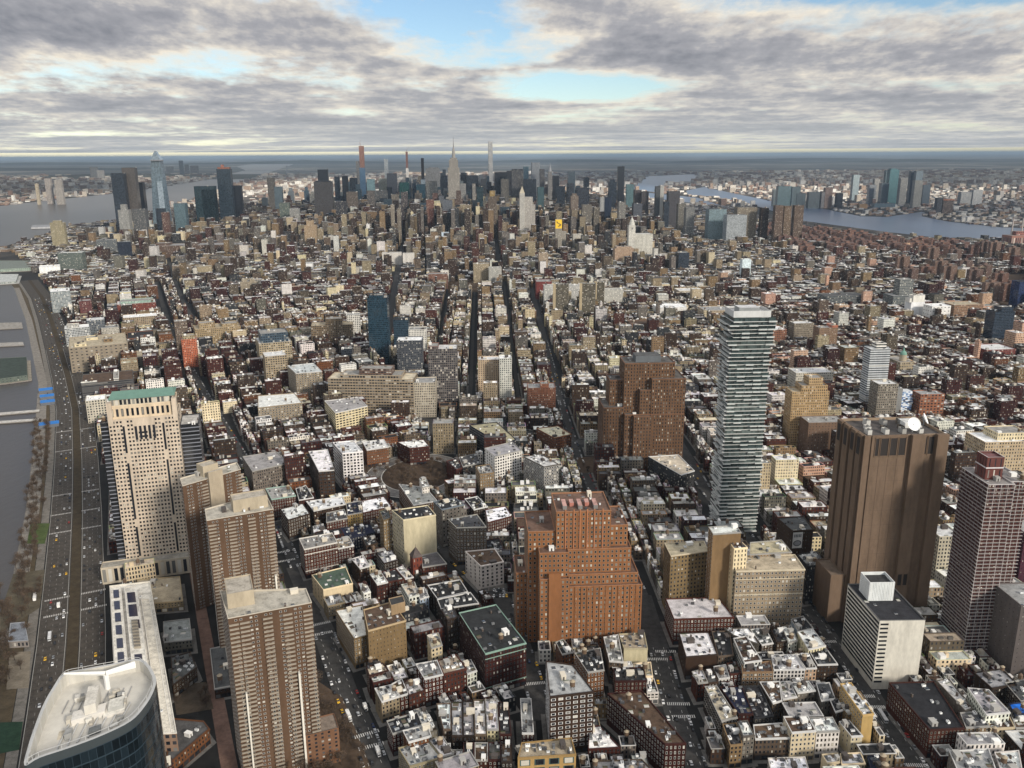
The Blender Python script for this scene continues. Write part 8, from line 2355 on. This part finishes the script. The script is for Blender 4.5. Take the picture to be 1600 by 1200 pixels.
# ------------------------------------------------------------ cars
def car_mesh(col):
    b = MB()
    L, W_, = 2.25, .9
    sec = [(-L, .35, .72), (-L + .12, .3, .88), (-1.5, .28, .95), (.75, .28, .93), (L - .25, .3, .78), (L, .35, .6)]
    for (x0, a0, h0), (x1, a1, h1) in zip(sec[:-1], sec[1:]):
        b.face([(x0, -W_, a0), (x1, -W_, a1), (x1, -W_, h1), (x0, -W_, h0)], col)
        b.face([(x1, W_, a1), (x0, W_, a0), (x0, W_, h0), (x1, W_, h1)], col)
        b.face([(x0, -W_, h0), (x1, -W_, h1), (x1, W_, h1), (x0, W_, h0)], col)
    b.face([(-L, W_, .35), (-L, -W_, .35), (-L, -W_, .72), (-L, W_, .72)], col)
    b.face([(L, -W_, .35), (L, W_, .35), (L, W_, .6), (L, -W_, .6)], col)
    gl = (.02, .022, .026)
    lo = [(-1.75, -.84, .94), (.85, -.84, .93), (.85, .84, .93), (-1.75, .84, .94)]
    hi = [(-1.2, -.66, 1.45), (.1, -.66, 1.45), (.1, .66, 1.45), (-1.2, .66, 1.45)]
    for i in range(4):
        j = (i + 1) % 4
        b.face([lo[i], lo[j], hi[j], hi[i]], gl, GLASS)
    b.face(hi, col)
    for x in (-1.35, 1.35):
        for y in (-.92, .92):
            b.face([(x + .33 * math.cos(t), y, .33 + .33 * math.sin(t)) for t in ([2 * math.pi * i / 10 for i in range(10)] if y < 0 else [-2 * math.pi * i / 10 for i in range(10)])], (.015, .015, .015))
    return b
CARC = [('white', (.72, .72, .71)), ('black', (.018, .018, .02)), ('grey', (.22, .23, .24)), ('silver', (.5, .51, .52)), ('yellow', (.72, .42, .03)), ('dark blue', (.02, .035, .09)), ('red', (.32, .03, .025))]
CARB = [(n, car_mesh(c)) for n, c in CARC]
CARM = {n: b.mesh('car') for n, b in CARB}
CARW = ['white'] * 6 + ['black'] * 6 + ['grey'] * 4 + ['silver'] * 4 + ['yellow'] * 2 + ['dark blue', 'red']
SPOTS = []
r = random.Random(40)
ST_NAME = {'west_broadway': 'the street right of the orange stepped tower', 'church': 'the street beside the pale slab with strip windows', 'greenwich': 'the street beside the three brown apartment towers', 'hudson': 'the street left of the orange stepped tower'}
for nm, phrase in list(ST_NAME.items()) + [('upper_broadway', 'the street behind the orange stepped tower'), ('upper_greenwich', 'the street behind the three brown apartment towers')]:
    pl, hw = STREETS[nm]
    for off in (-hw + 4.2, hw - 4.2):
        q = [(s[0][0], s[0][1]) for s in strip_quads(pl, off, off, 0)]
        for x, y, a in resample(q, 6.1):
            if r.random() < .5: SPOTS.append((x, y, a, 'parked along ' + phrase, 'cars parked along ' + phrase))
    for off in (-1.8, 1.8):
        q = [(s[0][0], s[0][1]) for s in strip_quads(pl, off, off, 0)]
        for x, y, a in resample(q, 9.0):
            if r.random() < .13: SPOTS.append((x, y, a, 'driving on ' + phrase, 'cars driving on ' + phrase))
for off in (-19, -13.3, -8, 7.5, 12.5, 17.5, 22):
    q = [(s[0][0], s[0][1]) for s in strip_quads(WEST, off, off, 0)]
    for x, y, a in resample(q, 11.0):
        if r.random() < .26: SPOTS.append((x, y, a, 'driving on the %s side of the wide riverside highway' % ('river' if off < 0 else 'city'), 'cars on the %s side of the riverside highway' % ('river' if off < 0 else 'city')))
cl = G(782, 932)
for i in range(10):      # small car park in front of the blank end wall
    SPOTS.append((cl[0] + (i % 5) * 2.9 - 6, cl[1] + (i // 5) * 11, math.pi / 2, 'standing in the small lot behind the dark red block', 'cars in the small lot'))
SPOTS = [s for s in SPOTS if -20 < proj(s[0], s[1], 0)[0] < 1620 and proj(s[0], s[1], 0)[1] < 1215]
SPOTS.sort(key=lambda s: s[0] ** 2 + s[1] ** 2)
rest = MB()
for i, (x, y, a, ph, gp) in enumerate(SPOTS):
    cn = r.choice(CARW)
    if i < 300:
        o = bpy.data.objects.new('car', CARM[cn]); COL.objects.link(o)
        o.location = (x, y, .22); o.rotation_euler = (0, 0, a + (math.pi if r.random() < .5 else 0))
        k = r.uniform(.96, 1.12); o.scale = (k, k, k * r.choice((1, 1, 1.2)))
        o['category'] = 'car'; o['label'] = '%s car %s' % (cn, ph); o['group'] = '%s %s' % (cn, gp)
    elif y < 2400:
        b = dict(CARB)[cn]; c, s = math.cos(a), math.sin(a)
        for f, t, m_ in zip(b.f, b.t, b.m): rest.face([(x + b.v[j][0] * c - b.v[j][1] * s, y + b.v[j][0] * s + b.v[j][1] * c, b.v[j][2] + .22) for j in f], t, m_)
if rest.f:
    o = rest.build('cars'); o['kind'] = 'stuff'
print('CARS', len(SPOTS))
def lorry(px, py, street, label, ln=7.5, bus=False, flip=False):
    x, y = G(px, py)
    pl = STREETS[street][0] if street != 'highway' else WEST
    best = min(range(len(pl) - 1), key=lambda i: math.hypot((pl[i][0] + pl[i + 1][0]) / 2 - x, (pl[i][1] + pl[i + 1][1]) / 2 - y))
    a = math.degrees(math.atan2(pl[best + 1][0] - pl[best][0], pl[best + 1][1] - pl[best][1])) + (180 if flip else 0)
    o = thing('bus' if bus else 'lorry', 'bus' if bus else 'lorry', x, y, .2, label=label)
    W_ = 2.5
    f = lambda u0, u1, v0, v1: lrect((x, y), a, u0, u1, v0, v1)
    if bus:
        m = MB(); m.prism(f(-W_ / 2, W_ / 2, -ln / 2, ln / 2), .6, 3.2, (.55, .56, .57), FAC, (.62, .62, .62), PLAIN, bay=1.5, flr=2.6, win=(.85, .4, 0)); m.build('body', o)
        m = MB(); m.prism(f(-.8, .8, -ln / 4, ln / 4), 3.2, 3.5, (.66, .66, .66)); m.build('roof_unit', o)
    else:
        m = MB(); m.prism(f(-W_ / 2, W_ / 2, -ln / 2, ln / 2 - 2.3), 1.1, 3.8, (.74, .73, .7), PLAIN, (.78, .77, .74)); m.build('cargo_box', o)
        m = MB(); m.prism(f(-1.1, 1.1, ln / 2 - 2.1, ln / 2), .6, 2.6, (.6, .6, .6), PLAIN, (.66, .66, .65)); m.build('cab', o)
        m = MB(); m.prism(f(-1.0, 1.0, ln / 2 - .05, ln / 2 + .05), 1.6, 2.4, (.02, .02, .025), GLASS); m.build('windscreen', o)
    for v in (-ln / 2 + 1.4, ln / 2 - 1.2):
        for u in (-1.05, 1.05):
            m = MB(); c0 = loc2((x, y), a, u - .15, v); c1 = loc2((x, y), a, u + .15, v)
            m.tube((*c0, .72), (*c1, .72), .5, .5, (.015, .015, .015), PLAIN, 10); m.build('wheel', o)
lorry(545, 1122, 'greenwich', 'long white lorry on the street beside the front brown tower', 11, flip=True)
lorry(591, 1178, 'greenwich', 'white box lorry just below the double zebra crossing', 8, flip=True)
lorry(571, 1108, 'greenwich', 'small white lorry parked near the beige corner building', 6, flip=True)
lorry(1379, 1122, 'church', 'long silver bus on the street below the pale slab', 13, bus=True, flip=True)
lorry(78, 997, 'highway', 'white bus on the river side of the highway', 12, bus=True, flip=True)
lorry(55, 935, 'highway', 'long white lorry parked on the pale ground beside the highway', 14)
lorry(92, 948, 'highway', 'white lorry on the highway by the zebra crossing', 8)
lorry(126, 622, 'highway', 'white lorry far up the highway near the dark depot', 8)

# ------------------------------------------------------------ labels of the things that many others resemble: look, then place
ORD = ['', 'first', 'second', 'third', 'fourth', 'fifth', 'sixth', 'seventh', 'eighth', 'ninth', 'tenth', 'eleventh', 'twelfth', 'thirteenth', 'fourteenth', 'fifteenth', 'sixteenth', 'seventeenth', 'eighteenth', 'nineteenth']
TENS = {2: 'twent', 3: 'thirt', 4: 'fort', 5: 'fift', 6: 'sixt', 7: 'sevent'}
def ordw(n):
    if n < 20: return ORD[n]
    t, u = divmod(n, 10)
    base = TENS.get(t, 'eight')
    return base + 'ieth' if u == 0 else base + 'y-' + ORD[u]
APX = [(n, x, y, *proj(x, y, 30)) for n, x, y in ANCHORS]
buck = {}
for o, look, x, y in PENDING:
    px, py = proj(x, y, 20)
    best, bd = None, 1e18
    for n, ax, ay, apx, apy in APX:
        d = math.hypot(px - apx, (py - apy) * 1.6)
        if d < bd: best, bd = (n, apx, apy), d
    n, apx, apy = best
    dx, dy = px - apx, (py - apy) * 1.3
    rel = ('right of' if dx > 0 else 'left of') if abs(dx) > abs(dy) else ('behind' if dy < 0 else 'in front of')
    buck.setdefault((look, n, rel), []).append((bd, o))
for (look, n, rel), lst in buck.items():
    lst.sort(key=lambda q: q[0])
    for i, (d, o) in enumerate(lst):
        place = '%s the %s' % (rel, n)
        if len(lst) > 1: place = ('nearest %s' if i == 0 else ordw(i + 1) + ' %s') % place
        s = '%s, %s' % (look, place)
        for a, b in ((' brick ', ' '), (' block,', ','), (' of crossed wings', ''), (' stone ', ' '), (' with ', ' '), ('-storey', ''), ('pale ', '')):
            if len(s.split()) > 16: s = s.replace(a, b)
        if len(s.split()) > 16: s = s.replace(' with ', ' ').replace(' and ', ' ').replace('large ', '').replace('long ', '')
        if len(s.split()) > 16: s = ' '.join(q for q in s.split() if not q.endswith('-storey'))
        while len(s.split()) > 16: s = ' '.join(s.split()[1:])
        o['label'] = s
for o in COL.objects:
    if '_o' in o: del o['_o']

_lb = {}
for o in COL.objects:
    if 'label' in o: _lb.setdefault(o['label'], []).append(o)
print('DUP', [(k, len(v)) for k, v in _lb.items() if len(v) > 1 and 'car' not in k and 'tree' not in k][:20])
# ------------------------------------------------------------ air
HAZE_DENSITY = 1.35e-5
def build_haze():
    R_ = 401000.0; z0, z1 = -1.5, 560.0
    me = bpy.data.meshes.new('haze')
    v = [(-R_, -R_, z0), (R_, -R_, z0), (R_, R_, z0), (-R_, R_, z0), (-R_, -R_, z1), (R_, -R_, z1), (R_, R_, z1), (-R_, R_, z1)]
    me.from_pydata(v, [], [(3, 2, 1, 0), (4, 5, 6, 7), (0, 1, 5, 4), (1, 2, 6, 5), (2, 3, 7, 6), (3, 0, 4, 7)])
    m = bpy.data.materials.new('haze'); m.use_nodes = True
    t = m.node_tree; t.nodes.clear()
    out = t.nodes.new('ShaderNodeOutputMaterial'); pv_ = t.nodes.new('ShaderNodeVolumePrincipled')
    pv_.inputs['Color'].default_value = (0.62, 0.80, 1.0, 1)
    pv_.inputs['Density'].default_value = HAZE_DENSITY
    pv_.inputs['Anisotropy'].default_value = 0.1
    t.links.new(pv_.outputs[0], out.inputs['Volume'])
    me.materials.append(m)
    o = bpy.data.objects.new('haze', me); COL.objects.link(o); structure(o, 'stuff')
build_haze()
